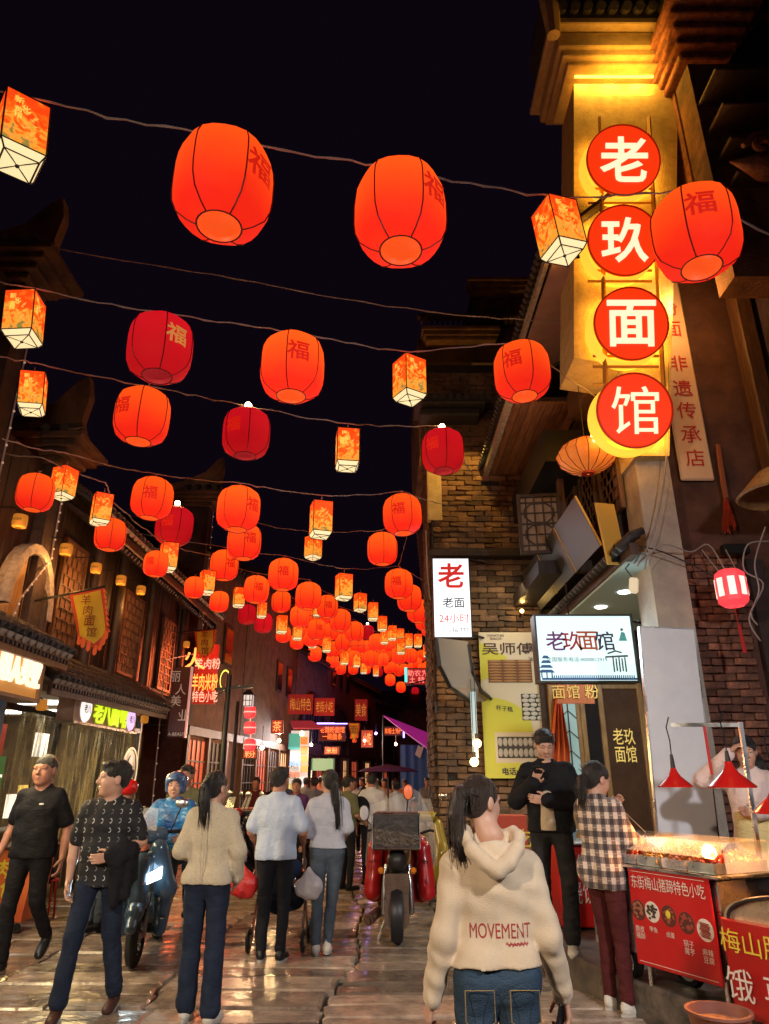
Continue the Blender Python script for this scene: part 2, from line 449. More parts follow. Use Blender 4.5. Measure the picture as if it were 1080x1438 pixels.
def tile_mesh(L=.26, r=.075, m=None):
    b = MB(); n = 6; vs = []
    for y, rr in ((-L / 2, r), (L / 2, r * .85)):
        for k in range(n + 1):
            a = PI * k / n; vs.append((rr * math.cos(a), y, rr * math.sin(a)))
        for k in range(n + 1):
            a = PI * k / n; vs.append(((rr - .014) * math.cos(a), y, (rr - .014) * math.sin(a)))
    q = n + 1
    fs = [(k, k + 1, 2 * q + k + 1, 2 * q + k) for k in range(n)] + [(q + k, 3 * q + k, 3 * q + k + 1, q + k + 1) for k in range(n)] + [(k, q + k, q + k + 1, k + 1) for k in range(n)]
    b.add(vs, fs); me = b.mesh('tile', m or M_tile, 2); return me
TILE = tile_mesh()
def tiled_roof(parent, e0, e1, rdg, pitch_dir, rows, step=.17, limit=290, th=.05, dot=True):
    """eave line e0->e1; rdg = vector from eave up to ridge; covers with barrel tiles laid up the slope"""
    e0 = Vector(e0); e1 = Vector(e1); u = (e1 - e0); L = u.length; u.normalize(); s = Vector(rdg); SL_ = s.length; s.normalize(); n = u.cross(s)
    if n.z < 0: n = -n
    b = MB(); b.slab([e0, e1, e1 + s * SL_, e0 + s * SL_], n, th); b.build('roof_deck', M_tile, parent)
    M0 = Matrix((s.cross(n), s, n)).transposed().to_4x4()
    k = 0; cnt = 0; step_l = SL_ / rows; st = MB(); x = step / 2
    while x < L:
        for r in range(rows):
            M = Matrix.Translation(e0 + u * (x + rnd.gauss(0, .006)) + s * (step_l * (r + .45)) + n * (.006 + .004 * (r % 2) + rnd.uniform(0, .006))) @ M0 @ Matrix.Rotation(rnd.gauss(0, .03), 4, 'Z') @ Matrix.Diagonal((step / .18, step_l * 1.15 / .26, 1, 1))
            if cnt < limit:
                o = link(TILE, 'tile', parent, True); o.matrix_basis = M
            else:
                st.M = M; st.add([v.co for v in TILE.vertices], [q.vertices for q in TILE.polygons])
            cnt += 1
        x += step
    if st.v: st.M = Matrix.Identity(4); tag(st.build('tiles_beyond', M_tile, parent), kind='stuff')
    if dot:
        e = MB(); x = step / 2
        while x < L:
            c = e0 + u * x - s * .012 + n * .0
            e.M = Matrix.Translation(c) @ M0
            vs = [(0, 0, 0)] + [(.07 * math.cos(-PI * t / 6 ) * step / .17, 0, .07 * math.sin(-PI * t / 6)) for t in range(7)]
            vs = [(vx, vy - .006, vz) for vx, vy, vz in vs] + [(vx, vy + .012, vz) for vx, vy, vz in vs]
            e.add(vs, [(0, i, i + 1) for i in range(1, 7)] + [(8, i + 9, i + 8) for i in range(1, 7)] + [(i, i + 8, i + 9, i + 1) for i in range(1, 7)])
            x += step
        e.M = Matrix.Identity(4); tag(e.build('drip_tile_row', M_white_edge, parent), kind='stuff')
def lattice(name, parent, O, rgt, up, W_, H_, m_frame, m_back, nx=4, nz=6, t=.018, style=0, fr=.05, dep=.03):
    "wooden lattice window: frame, bars and backing, O = lower left corner"
    O = Vector(O); r_ = Vector(rgt).normalized(); u = Vector(up).normalized(); n = r_.cross(u)
    M = Matrix((r_, u, n)).transposed().to_4x4(); M.translation = O
    f = MB(M)
    for x in (fr / 2, W_ - fr / 2): f.box((x, H_ / 2, 0), (fr, H_, dep * 2))
    for y in (fr / 2, H_ - fr / 2): f.box((W_ / 2, y, 0), (W_ - 2 * fr, fr, dep * 1.9))
    w = f.build(name, m_frame, parent)
    b = MB(M); iw, ih = W_ - 2 * fr, H_ - 2 * fr
    b.box((W_ / 2, H_ / 2, -dep * .6), (iw, ih, .006)); b.build('backing', m_back, w)
    g = MB(M); k = 0
    def bar(x0, y0, x1, y1):
        nonlocal k
        k += 1; zz = .004 + .0013 * (k % 5)
        a = Vector((fr + x0 * iw, fr + y0 * ih, zz)); c = Vector((fr + x1 * iw, fr + y1 * ih, zz)); g.beam(a, c, t, t * .9, up=(0, 0, 1))
    if style == 0:
        for i in range(1, nx): bar(i / nx, 0, i / nx, 1)
        for j in range(1, nz): bar(0, j / nz, 1, j / nz)
    elif style == 1:   # brick-bond pattern
        for j in range(1, nz): bar(0, j / nz, 1, j / nz)
        for j in range(nz):
            for i in range(nx + 1):
                x = (i + (.5 if j % 2 else 0)) / nx
                if 0 < x < 1: bar(x, j / nz, x, (j + 1) / nz)
    else:              # octagon pattern
        for x in (.15, .38, .62, .85): bar(x, 0, x, 1)
        for y in (.1, .3, .5, .7, .9): bar(0, y, 1, y)
        for cyy in (.3, .7):
            pts = [(.3, cyy - .18), (.7, cyy - .18), (.9, cyy - .07), (.9, cyy + .07), (.7, cyy + .18), (.3, cyy + .18), (.1, cyy + .07), (.1, cyy - .07)]
            for a, c in zip(pts, pts[1:] + pts[:1]): bar(*a, *c)
    g.build('lattice_bars', m_frame, w)
    return w
def planks(parent, O, rgt, up, W_, H_, pw, m, th=.03, name='plank', gap=.008):
    "upright planks side by side, one part each"
    O = Vector(O); r_ = Vector(rgt).normalized(); u = Vector(up).normalized(); n = r_.cross(u)
    k = max(1, round(W_ / pw)); w = W_ / k
    b = MB(); b.rbox((0, 0, 0), (w - gap, th, H_), .006); me = b.mesh(name, m)
    for i in range(k):
        o = link(me, name, parent, True)
        M = Matrix((r_, -n, u)).transposed().to_4x4(); M.translation = O + r_ * (w * (i + .5)) + u * (H_ / 2) + n * (rnd.uniform(-.006, .006))
        o.matrix_basis = M

# =============== RIGHT SIDE ===============
YC = 7.6    # plane of the sign column
# brick gable wall facing the camera
bw = thing('brick_building', 'old brown brick building with weathered gable wall behind the white night sign', 'building', (2, 11.7, 0))
b = MB(); b.box2((.84, 11.68, 0), (4.2, 13.5, 5.28)); b.box2((.8, 11.69, 5.281), (4.6, 13.4, 9.2)); b.build('wall', M_mortar, bw)
bricks(bw, (.84, 11.66, .2), (1, 0, 0), (0, 0, 1), (0, -1, 0), 2.0, 8.8, .31, .1, M_brick_old, 3,
       skip=lambda p, x, z: (1.9 < p.x < 2.75 and 1.7 < p.z < 3.9) and False, key=lambda c: abs(c[0].z - 4.7) + (3 if c[0].z < 1 else 0), rag=.012)
bricks(bw, (.835, 13.5, .2), (0, -1, 0), (0, 0, 1), (-1, 0, 0), 1.8, 8.8, .31, .1, M_brick_old, 7, limit=0, rag=.012)
b = MB(); b.rbox((1.85, 11.5, 5.24), (2.3, .2, .1), .01); b.rbox((1.85, 11.55, 5.33), (2.1, .12, .07), .01); b.build('ledge', M_wood_dark, bw)
b = MB(); b.rbox((1.2, 11.4, 8.05), (1.3, .7, .12), .02); b.rbox((1.2, 11.45, 7.9), (1.1, .5, .14), .02)
for i in range(9): b.tube([(.62 + i * .145, 11.0, 8.1), (.62 + i * .145, 11.8, 8.28)], .06, 6)
b.build('eave', M_tile, bw)
b = MB(); b.rbox((.9, 11.62, 6.6), (.26, .14, 1.4), .01); b.build('pipe_box', M_plaster, bw)
for p in ((.83, 11.58, 4.8), (2.65, 11.58, 6.2)):
    b = MB(); b.tube([(p[0], p[1], p[2] - 2.2), p, (p[0] + .03, p[1], p[2] + 2)], .022, 6); b.build('drainpipe', M_black, bw)
# higher building behind it
hb = thing('brick_building', 'tall dark brick block with stepped tiled top rising behind the wooden eaves', 'building', (2, 14.5, 0))
b = MB(); p0 = at(588, 560, 14.5); p1 = at(700, 470, 14.5)
b.box2((p0.x, 14.5, at(600, 640, 14.5).z), (4.5, 19, at(600, 475, 14.5).z)); b.box2((1.15, 14.52, 0), (4.5, 19, at(600, 640, 14.5).z)); b.box2((at(664, 450, 14.5).x, 14.4, 0), (5.2, 18.6, at(690, 402, 14.4).z)); b.build('wall', M_brick_old, hb)
b = MB(); q = at(664, 400, 14.3)
for k in range(3): b.rbox((q.x + 1.5, 14.3, q.z - .12 * k), (3.3 - .1 * k, .5 - .1 * k, .1), .01)
q = at(640, 470, 14.3)
for k in range(3): b.rbox((q.x + .1, 14.25, q.z - .12 * k), (1.9 - .1 * k, .5 - .1 * k, .1), .01)
b.build('cornice', M_brick_old, hb)
b = MB(); a = at(662, 512, 14.28); c = at(703, 588, 14.28); b.box2((a.x, 14.2, c.z), (c.x + .1, 14.36, a.z)); b.build('lit_plaster_panel', M_plaster, hb)
for zz in (at(680, 440, 14).z, at(620, 520, 14).z):
    b = MB()
    for i in range(26): b.box((p0.x + .1 + i * .13, 14.28, zz), (.06, .16, .12))
    b.box((p0.x + 1.8, 14.3, zz + .12), (3.6, .2, .06)); b.build('dentil_course', M_brick_old, hb)

# shop block with two wooden eaves
sb = thing('noodle_shop_building', 'three storey noodle shop with wood soffits, lattice windows and teal porch ceiling', 'building', (3, 9.5, 0))
b = MB(); b.box2((2.98, 8.31, 4.05), (4.9, 11.6, 10.6)); b.build('upper_wall', M_wood_dark, sb)
b = MB(); b.box2((4.3, 7.9, .2), (4.5, 11.6, 4.05)); b.box2((2.5, 11.42, .2), (4.3, 11.6, 3.95)); b.build('porch_wall', M_wall_dark, sb)
b = MB(); b.box2((2.76, 7.62, 3.9), (3.05, 8.31, 4.04)); b.box2((2.76, 8.31, 3.9), (4.3, 11.4, 4.04)); b.build('porch_ceiling', M_teal, sb)
# lower wooden soffit: long boards
e = Vector((1.85, 9.0, 6.8))
b = MB(); b.box2((1.9, 9.0, 6.84), (2.98, 11.65, 6.9)); b.build('soffit_backing', M_wood_dark, sb)
for i in range(8):
    b = MB(); b.rbox((1.97 + i * .128, 10.3, 6.82), (.12, 2.6, .03), .006); b.build('soffit_board', M_wood_h, sb)
b = MB(); b.beam((1.86, 8.95, 6.88), (1.86, 11.65, 6.88), .08, .2); b.build('fascia', M_white_edge, sb)
b = MB()
for i in range(22): b.tube([(1.72, 8.98 + i * .125, 6.92), (2.2, 8.98 + i * .125, 7.2)], .045, 6)
b.build('eave_tile_row', M_tile, sb)['kind'] = 'stuff'
b = MB(); b.slab([(1.8, 8.9, 6.95), (1.8, 11.7, 6.95), (3.0, 11.7, 7.7), (3.0, 8.9, 7.7)], (-.5, 0, .86), .05); b.build('roof', M_tile, sb)
# black beams and wood band under it
b = MB(); b.box2((2.3, 9.0, 5.85), (2.98, 11.6, 6.35)); b.build('black_beam', M_black, sb)
b = MB(); b.box2((2.7, 7.7, 6.5), (2.98, 9.0, 6.9)); b.build('wood_band', M_wood_mid, sb)
# upper pale soffit and its verge
b = MB(); b.slab([(2.25, 7.45, 8.1), (2.25, 10.6, 8.1), (3.0, 10.6, 8.25), (3.0, 7.45, 8.25)], (0, 0, 1), .06); b.build('pale_soffit', mat('pink_plaster', (.5, .33, .3), .8, col2=(.4, .25, .24), nscale=3), sb)
b = MB()
for i in range(24): b.tube([(2.05, 7.3 + i * .135, 8.14), (2.5, 7.3 + i * .135, 8.5)], .05, 6)
b.build('eave_tile_row', M_tile, sb)['kind'] = 'stuff'
b = MB(); b.beam((2.17, 7.25, 8.12), (2.17, 10.6, 8.12), .06, .16); b.build('fascia', M_white_edge, sb)
b = MB(); b.slab([(2.1, 7.25, 8.22), (2.1, 10.65, 8.22), (3.2, 10.65, 9.2), (3.2, 7.25, 9.2)], (-.6, 0, .8), .05); b.build('roof', M_tile, sb)
# lattice windows on the upper wall and the open casement
for (y0, y1) in ((8.0, 8.75), (8.95, 9.7), (9.9, 10.6)):
    lattice('window', sb, (2.965, y1, 4.75), (0, -1, 0), (0, 0, 1), y1 - y0, 1.3, M_wood_mid, M_lattice_b, 4, 8, .02, 1)
ow = at(731, 779, 9.6)
w_ = lattice('open_casement', sb, ow, (1, -.12, 0), (0, 0, 1), .63, .93, M_wood_dark, M_lattice_b, style=2, t=.018, fr=.05)
b = MB(); b.box2((2.2, 9.55, ow.z - .3), (2.98, 11.6, ow.z - .1)); b.build('window_sill', M_wood_dark, sb)
b = MB(); b.box2((2.62, 9.62, ow.z - .1), (2.7, 9.75, ow.z + 1.6)); b.build('window_post', M_wood_mid, sb)
# glass balustrade panels leaning over the porch
for i in range(3):
    b = MB(); y0 = 7.9 + i * 1.15; b.slab([(2.6, y0, 4.22), (2.6, y0 + 1.1, 4.22), (2.35, y0 + 1.1, 4.85), (2.35, y0, 4.85)], (1, 0, .4), .02); b.build('awning_panel', mat('matt_dark_panel', (.03, .03, .03), .5), sb)
    b = MB(); b.tube([(2.6, y0, 4.22), (2.35, y0, 4.85)], .015, 6); b.tube([(2.35, y0, 4.85), (2.35, y0 + 1.1, 4.85)], .012, 6); b.build('panel_frame', M_gold, sb)
# tiled ledge of the porch
b = MB(); b.beam((2.78, 7.35, 4.0), (2.78, 11.5, 4.0), .1, .14); b.build('ledge', M_wood_mid, sb)
for i in range(26):
    b = MB() if i == 0 else b
    if i == 0:
        b.tube([(0, 0, -.02), (.16, 0, .14), (.3, 0, .2)], [.05, .055, .045], 7); tme = b.mesh('ledge_tile', M_tile, 2)
    o = link(tme, 'ledge_tile', sb, True); o.matrix_basis = Matrix.Translation((2.62, 7.4 + i * .158, 4.03))
for px_, py_ in ((844, 853), (877, 832), (800, 868)):
    q = ray(px_, py_); t = (3.89 - EYE) / q.z; p = Vector((q.x * t, q.y * t, 3.885))
    b = MB(); b.lathe([(.001, 0), (.075, 0), (.085, .012)], 16, p); b.build('downlight', L_white, sb)
area('porch_light', (3.4, 9.2, 3.8), .5, 75, (.85, 1, .97))
# porch back wall: wooden door with leaded glass, dark glass panels
dr = MB(); X0, X1 = 2.62, 3.38
Yd = 11.36
b = MB(); 
for x in (2.64, 3.12, 3.42, 4.05): b.rbox((x, Yd, 1.65), (.08, .1, 2.85), .01)
for z in (3.0, .3): b.rbox((3.35, Yd + .01, z), (1.5, .08, .1), .01)
b.build('door_frame', M_wood_gold, sb)
d = MB(); d.box2((2.7, Yd - .02, .35), (3.08, Yd + .03, 1.2)); d.box2((2.7, Yd - .02, 2.75), (3.08, Yd + .03, 2.95))
for x in (2.73, 3.05): d.box2((x - .03, Yd - .021, 1.2), (x + .03, Yd + .03, 2.75))
d = d.build('wooden_door', M_wood_gold, sb)
b = MB(); b.box2((2.76, Yd, 1.2), (3.02, Yd + .01, 2.75)); b.build('door_glass', glow('door_glass', (.35, .55, .5), .35, (.3, .4, .4)), d)
b = MB()
for k in range(5): b.tube([(2.76, Yd - .012, 1.3 + k * .3), (2.89, Yd - .012, 1.42 + k * .3), (3.02, Yd - .012, 1.3 + k * .3)], .009, 5)
b.tube([(2.89, Yd - .014, 1.2), (2.89, Yd - .014, 2.75)], .01, 5); b.build('lead_bars', M_wood_mid, d)
b = MB(); b.box2((3.16, Yd, .35), (3.38, Yd + .02, 3)); b.build('dark_pane', M_dark_glass, sb)
b = MB(); b.box2((3.46, Yd, .35), (4.01, Yd + .02, 3)); b.build('dark_pane', mat('brown_glass', (.04, .025, .018), .12, emit=(.6, .25, .1), es=.05, col2=(.015, .01, .01), nscale=3), sb)  # faint warm glow put into the pane for light from inside
text('老玖\n面馆', (3.73, Yd - .004, 2.1), .5, glow('gold_print', (.9, .6, .1), .5), sb, w=.34)

# sign column (lower shaft, corbelled upper box, cornice and tiled cap)
sc_ = thing('sign_column', 'yellow lit plaster column with tiled cap carrying four round red signs', 'column', (3.2, YC, 0))
xl = at(895, 670, YC).x; xr = at(940, 670, YC).x; topz = at(810, 130, YC).z; cz = at(804, 503, YC).z
b = MB(); b.box2((xl, YC, .2), (xr + .02, YC + .5, cz + .3)); b.build('shaft', mat('warm_plaster', (.5, .42, .33), .85, col2=(.36, .3, .26), nscale=3, bump=.5, bscale=50), sc_)
xa = at(806, 140, YC - .15).x; xb = at(952, 140, YC - .15).x
b = MB(); b.extrude([(at(*q, YC - .15).x, at(*q, YC - .15).z) for q in ((806, 118), (952, 118), (950, 300), (945, 420), (942, 540), (940, 640), (893, 640), (880, 560), (874, 512), (806, 503))], YC - .15, YC + .6, 'xz'); b.build('upper_box', M_plaster, sc_)
b = MB()
for k, (o_, h_) in enumerate(((.05, .07), (.14, .12), (.2, .3), (.32, .12))):
    z = topz + .12 + (0, .08, .2, .52)[k]; b.rbox(((xa + xb) / 2 - .05, YC + .15, z + h_ / 2), (xb - xa + 2 * o_, .9 + 2 * o_, h_), .015)
b.build('cornice', M_plaster, sc_)
# curved cap tiles
b = MB(); zc = topz + .95
for i in range(11):
    x = xa - .2 + i * (xb - xa + .35) / 10
    b.tube([(x, YC - .75, zc - .12), (x, YC + .2, zc + .35)], .075, 8)
b.build('cap_tile_row', M_tile, sc_)['kind'] = 'stuff'
b = MB(); b.extrude([(xa - .3, zc - .2), (xb + .2, zc - .2), (xb + .2, zc + .1), ((xa + xb) / 2, zc + .3), (xa - .1, zc + .95), (xa - .32, zc + 1.0), (xa - .42, zc + .3), (xa - .36, zc - .15)], YC - .62, YC + .5, 'xz'); b.build('curved_cap', M_tile, sc_)
b = MB(); b.tube([(xa - .34, YC - .6, zc - .55), (xa - .36, YC - .66, zc - .1), (xa - .42, YC - .7, zc + .4), (xa - .3, YC - .66, zc + .95)], [.1, .14, .13, .05], 8); b.build('cap_horn', M_plaster, sc_)
b = MB(); b.box2((xa + .05, YC - .19, topz + .1), (xb - .05, YC - .16, topz + .13)); b.build('light_strip', glow('strip_amber', (1, .45, .05), 6), sc_)
for x in np.linspace(xa + .15, xb - .15, 4): area('strip_light', (x, YC - .32, topz + .05), .25, 9, (1, .5, .06), (0, .35, -1))
# round signs
SG = [('老', 876, 224, 50.5), ('玖', 877, 337, 50), ('面', 887, 454, 51), ('馆', 892, 576, 52)]
L_disc = glow('sign_red', (1, .04, .004), .95, (.3, .02, .01)); L_rim = glow('sign_rim', (1, .5, .035), 1.25, (.8, .5, .05)); L_char = glow('sign_char', (1, .86, .55), 1.1)
fr = MB()
for k, (ch, px, py, rp) in enumerate(SG):
    c = at(px, py, YC - .55); t = (c.y) / ray(px, py).y; rr = rp / FPX * t
    o = thing('round_sign', ('topmost round red sign of the column, character 老', 'second round red sign from the top, character 玖', 'third round red sign from the top, character 面', 'lowest round red sign of the column, character 馆')[k], 'sign', c, group='round red signs on the column')
    M = Euler((PI / 2 + .3, 0, 0)).to_matrix().to_4x4(); TU = M.to_3x3()
    b = MB(); b.lathe([(.001, .0), (rr - .012, .0), (rr, -.015), (rr, -.05)], 48, c, M); b.build('red_face', L_disc, o, smooth=1)
    b = MB(); b.lathe([(rr + .0, -.001), (rr + .018, -.001), (rr + .018, -.03), (rr, -.03)], 48, c, M); b.build('edge_ring', mat('dark_red_edge', (.35, .02, .01), .4, emit=(.5, .02, 0), es=.4), o, smooth=1)
    b = MB(); b.lathe([(rr - .06, -.06), (rr + .015, -.08), (rr + .02, -.15), (.05, -.16)], 48, (c.x - .06, c.y + .03, c.z - .08), M); b.build('yellow_housing', L_rim, o, smooth=1)
    text(ch, c + TU @ Vector((0, 0, .002)), rr * 1.3, L_char, o, up=TU @ Vector((0, 1, 0)), bold=.018 if ch != '馆' else .0, th=.014)
for dx in (-.34, .36):
    a = at(SG[0][1] , 165, YC - .33); a.x += dx; c = at(SG[3][1], 600, YC - .33); c.x += dx; fr.tube([a, c], .03, 4)
for py in (265, 285, 380, 395, 500, 515, 540, 600):
    a = at(833 if py > 400 else 826, py, YC - .33); c = at(925 if py > 400 else 915, py, YC - .33); fr.tube([a, c], .022, 4)
fo = fr.build('sign_ladder', M_gold); tag(fo, 'yellow metal ladder frame behind the four round signs', 'frame')
for k in range(4): area('sign_glow', at(SG[k][1] - 2, SG[k][2] + 4, YC - .3), .9, 18, (1, .46, .045), (0, 1, 0))
area('cornice_glow', ((xa + xb) / 2, YC - .45, topz - .1), .8, 14, (1, .45, .05), (0, .5, 1))

# russet wall right of the column with brick lower part
rw = thing('roadside_wall', 'russet rendered wall with spotted red brickwork below the pale vertical sign', 'wall', (4, 8, 0))
b = MB(); x0 = xr + .02; b.box2((x0, 8.0, .2), (9, 8.3, 12)); b.build('rendered_wall', M_red_wall, rw)
bo = at(955, 1012, 7.95); bt = at(955, 775, 7.95); bx1 = at(1062, 900, 7.95).x
bricks(rw, (x0 + .01, 7.985, 1.1), (1, 0, 0), (0, 0, 1), (0, -1, 0), bx1 - x0, bt.z - 1.1, .26, .085, M_brick_red, 11, rag=.005, key=lambda c: -c[0].z)
o = at(972, 525, 7.93); o.x = at(968, 620, 7.93).x; h_ = at(972, 385, 7.93).z - at(972, 666, 7.93).z
vs_ = thing('vertical_sign', 'pale vertical board with red characters on the russet wall', 'sign', o)
b = MB(); wv = .42; b.rbox((o.x + .02, 7.93, o.z), (wv, .05, h_), .02); b.build('board', mat('peach_board', (.85, .6, .4), .6, col2=(.8, .52, .33), nscale=2), vs_)
for i, ch in enumerate('肉粉面 非遗传承店'):
    py = 400 + i * 0
ys_ = [405, 433, 462, 510, 545, 576, 610, 643]
point('board_wash', (o.x - .1, 7.3, o.z + .7), 28, (1, .5, .15))  # added light on the board in place of spill from the round signs
for ch, py in zip('肉粉面非遗传承店', ys_):
    q = at(971 + (py - 520) * .025, py, 7.9); text(ch, (o.x + .02, 7.902, q.z), .24, mat('red_paint', (.55, .03, .02), .6), vs_, bold=.006)
# stone pilaster with corbel, wooden post, dark wall beyond
pl = thing('stone_pilaster', 'orange lit stone pilaster with stepped corbel above the upper right lantern', 'pillar', (3.8, 7.4, 0))
a = at(948, 150, 7.4); c = at(984, 240, 7.4)
b = MB(); b.box2((a.x, 7.35, c.z - .1), (a.x + .26, 7.95, at(950, 88, 7.4).z)); b.build('shaft', M_brick_red, pl)
b = MB(); zt = at(950, 110, 7.2).z
for k in range(5): b.rbox((a.x + .25 + k * .02, 7.3 - k * .05, zt + k * .15), (.7 + k * .16, .9 + k * .12, .13), .02)
b.build('cornice', M_brick_red, pl)
b = MB(); z0 = c.z - .1; b.extrude([(a.x, z0), (a.x + .26, z0), (a.x + .5, z0 - .5), (a.x + .5, z0 - 1.3), (a.x, z0 - 1.3)], 7.36, 7.9, 'xz'); b.build('corbel', M_brick_red, pl)
b = MB(); pts = []
for i in range(60):
    t = i / 59; x = a.x + .2 + t * 2.0; pts.append((x, 6.9, zt + .85 + .13 * math.sin(t * 26) - t * .1))
b.tube(pts, .07, 7); b.build('scroll_ornament', M_brick_red, pl)
b = MB(); b.slab([(a.x - .2, 6.6, zt + 1.05), (a.x + 4, 6.6, zt + .9), (a.x + 4, 9, zt + 2.3), (a.x - .2, 9, zt + 2.3)], (0, -.5, .86), .1); b.build('roof', M_tile, pl)
for i in range(20):
    b = MB() if i == 0 else b
wp = thing('timber_post', 'thick reddish timber post standing right of the russet wall', 'post', (4.3, 7.7, 0))
a = at(1022, 400, 7.7); c = at(1052, 690, 7.7)
b = MB(); b.rbox((a.x + .12, 7.75, 4.9), (.22, .24, 9.4), .02); b.build('shaft', M_wood_mid, wp)
b = MB(); b.rbox((a.x + .12, 7.75, .28), (.34, .36, .2), .03); b.build('foot_stone', M_kerb, wp)
xw = a.x + .3
dw = thing('timber_building', 'dark timber building at the right edge with carved bracket and hanging basket lamp', 'building', (xw + 1, 6.5, 0))
b = MB(); b.box2((xw, 7.0, .2), (9, 7.95, 12)); b.build('wall', mat('purple_dark', (.06, .035, .05), .8, col2=(.03, .02, .03), nscale=4, bump=.5), dw)
q = at(1000, 340, 6.6); 
b = MB(); b.box2((q.x + .18, 6.6, at(1010, 260, 6.6).z - 1.4), (q.x + 3, 7.0, at(1010, 90, 6.6).z)); b.build('upper_bay', M_brick_old, dw)
for k in range(4):
    b = MB(); z = at(1010, 262 - 38 * k, 6.6).z; b.rbox((q.x + 1.5, 6.5 - k * .05, z), (2.3 + .1 * k, .3 + k * .08, .05), .015); b.build('eave_moulding', M_wood_dark, dw)
# carved bracket: beaked shape with scroll
q = at(1052, 232, 6.2)
b = MB(); b.tube([(q.x - .22, 6.2, q.z + .06), (q.x - .05, 6.2, q.z + .02), (q.x + .12, 6.2, q.z - .02), (q.x + .4, 6.25, q.z + .05)], [.01, .07, .15, .2], 8)
pts = [(q.x + .15 + .13 * math.cos(t) * (1 - t / 9), 6.1, q.z + .2 + .13 * math.sin(t) * (1 - t / 9)) for t in np.linspace(-1, 5, 18)]
b.tube(pts, .04, 6); b.tube([(q.x - .05, 6.15, q.z + .25), (q.x + .1, 6.15, q.z + .38), (q.x + .5, 6.2, q.z + .5)], [.03, .07, .1], 7); b.build('carved_bracket', M_brick_red, dw, smooth=1)

# =============== LEFT SIDE ===============
XL = -4.7
def gable_wall(name, label, y0, y1, h, fw=3, m=M_wall_dark, wh=None):
    t_ = thing(name, label, 'building', (XL - 1, (y0 + y1) / 2, 0))
    b = MB(); b.box2((XL - 3, y0, 3.2), (XL - .1, y1 - .3, wh or h)); b.build('wall', m, t_)
    # fire wall end facing the camera with stepped eave and upturned horn
    b = MB(); b.box2((XL - fw, y1 - .3, 2.8), (XL + .12, y1, h)); b.build('fire_wall', m, t_)
    b = MB()
    for k in range(4): b.rbox((XL + .2 - fw / 2 + k * .05, y1 - .15, h + k * .09), (fw + k * .14, .5 + k * .16, .085), .01)
    b.build('wall_cap', M_brick_old, t_)
    b = MB(); 
    for i in range(int(fw * 4)): b.tube([(XL + .3 - i * .26, y1 - .62, h + .36), (XL + .3 - i * .26, y1 - .15, h + .62), (XL + .3 - i * .26, y1 + .3, h + .36)], .07, 6)
    b.build('cap_tile_row', M_tile, t_)['kind'] = 'stuff'
    pr = [(XL - min(1.6, fw), h + .62), (XL - .7, h + .72), (XL - .1, h + .98), (XL + .2, h + 1.35), (XL + .34, h + 1.42), (XL + .4, h + 1.1), (XL + .34, h + .7), (XL + .42, h + .3), (XL + .2, h + .1), (XL + .05, h + .4), (XL - min(1.6, fw), h + .48)]
    b = MB(); b.extrude(pr, y1 - .24, y1 - .08, 'xz'); b.build('upturned_horn', M_brick_old, t_)
    return t_
g1 = gable_wall('timber_house', 'dark plank house with upturned wall end at the far left edge', 3, 7.5, 7.55, 3)
g2 = gable_wall('timber_house', 'dark house with carved upturned wall end above the yellow lit sign', 7.55, 9.1, 5.75, 1.5)
g3 = gable_wall('timber_house', 'long plank house above the noodle shop, its tall fire wall ending in a horn', 9.15, 17.2, 8.3, 1.1, wh=5.9)
planks(g1, (XL - .06, 3.4, 3.3), (0, 1, 0), (0, 0, 1), 3.7, 4.2, .26, M_wood_dark)
planks(g2, (XL - .06, 7.6, 3.4), (0, 1, 0), (0, 0, 1), 1.2, 2.3, .2, M_wood_dark)
planks(g3, (XL - .06, 9.2, 3.3), (0, 1, 0), (0, 0, 1), 7.5, 2.2, .22, M_wood_dark)
# roof of the long house over the plank storey
b = MB(); b.box2((XL - .2, 9.2, 5.45), (XL - .08, 16.9, 5.95)); b.build('upper_wall', M_wall_dark, g3)
tiled_roof(g3, (XL + .75, 9.25, 5.2), (XL + .75, 16.8, 5.3), (-.8, 0, .55), None, 4, step=.19)
b = MB(); b.beam((XL + .62, 9.2, 5.1), (XL + .62, 16.8, 5.2), .05, .12); b.build('fascia', M_wood_mid, g3)
b = MB()
for i in range(50): b.box((XL + .3, 9.3 + i * .15, 5.2), (.6, .05, .06), ry=.6)
b.build('rafter_row', M_wood_dark, g3)['kind'] = 'stuff'
for (y0, w, h0, hh) in ((9.7, .8, 3.4, 1.55), (12.3, 1.0, 3.35, 1.5), (14.6, .9, 3.35, 1.5)):
    lattice('window', g3, (XL + .0, y0, h0), (0, 1, 0), (0, 0, 1), w, hh, M_wood_mid, mat('window_glow', (.2, .1, .05), .6, emit=(.8, .3, .1), es=.05), 4, 9, .022, 1, dep=.03)
for y0 in (9.25, 10.8, 11.9, 13.6, 15.9):
    b = MB(); b.tube([(XL + .06, y0, 3.2), (XL + .06, y0, 5.3)], .085, 10); b.build('column', M_wood_dark, g3, smooth=1)
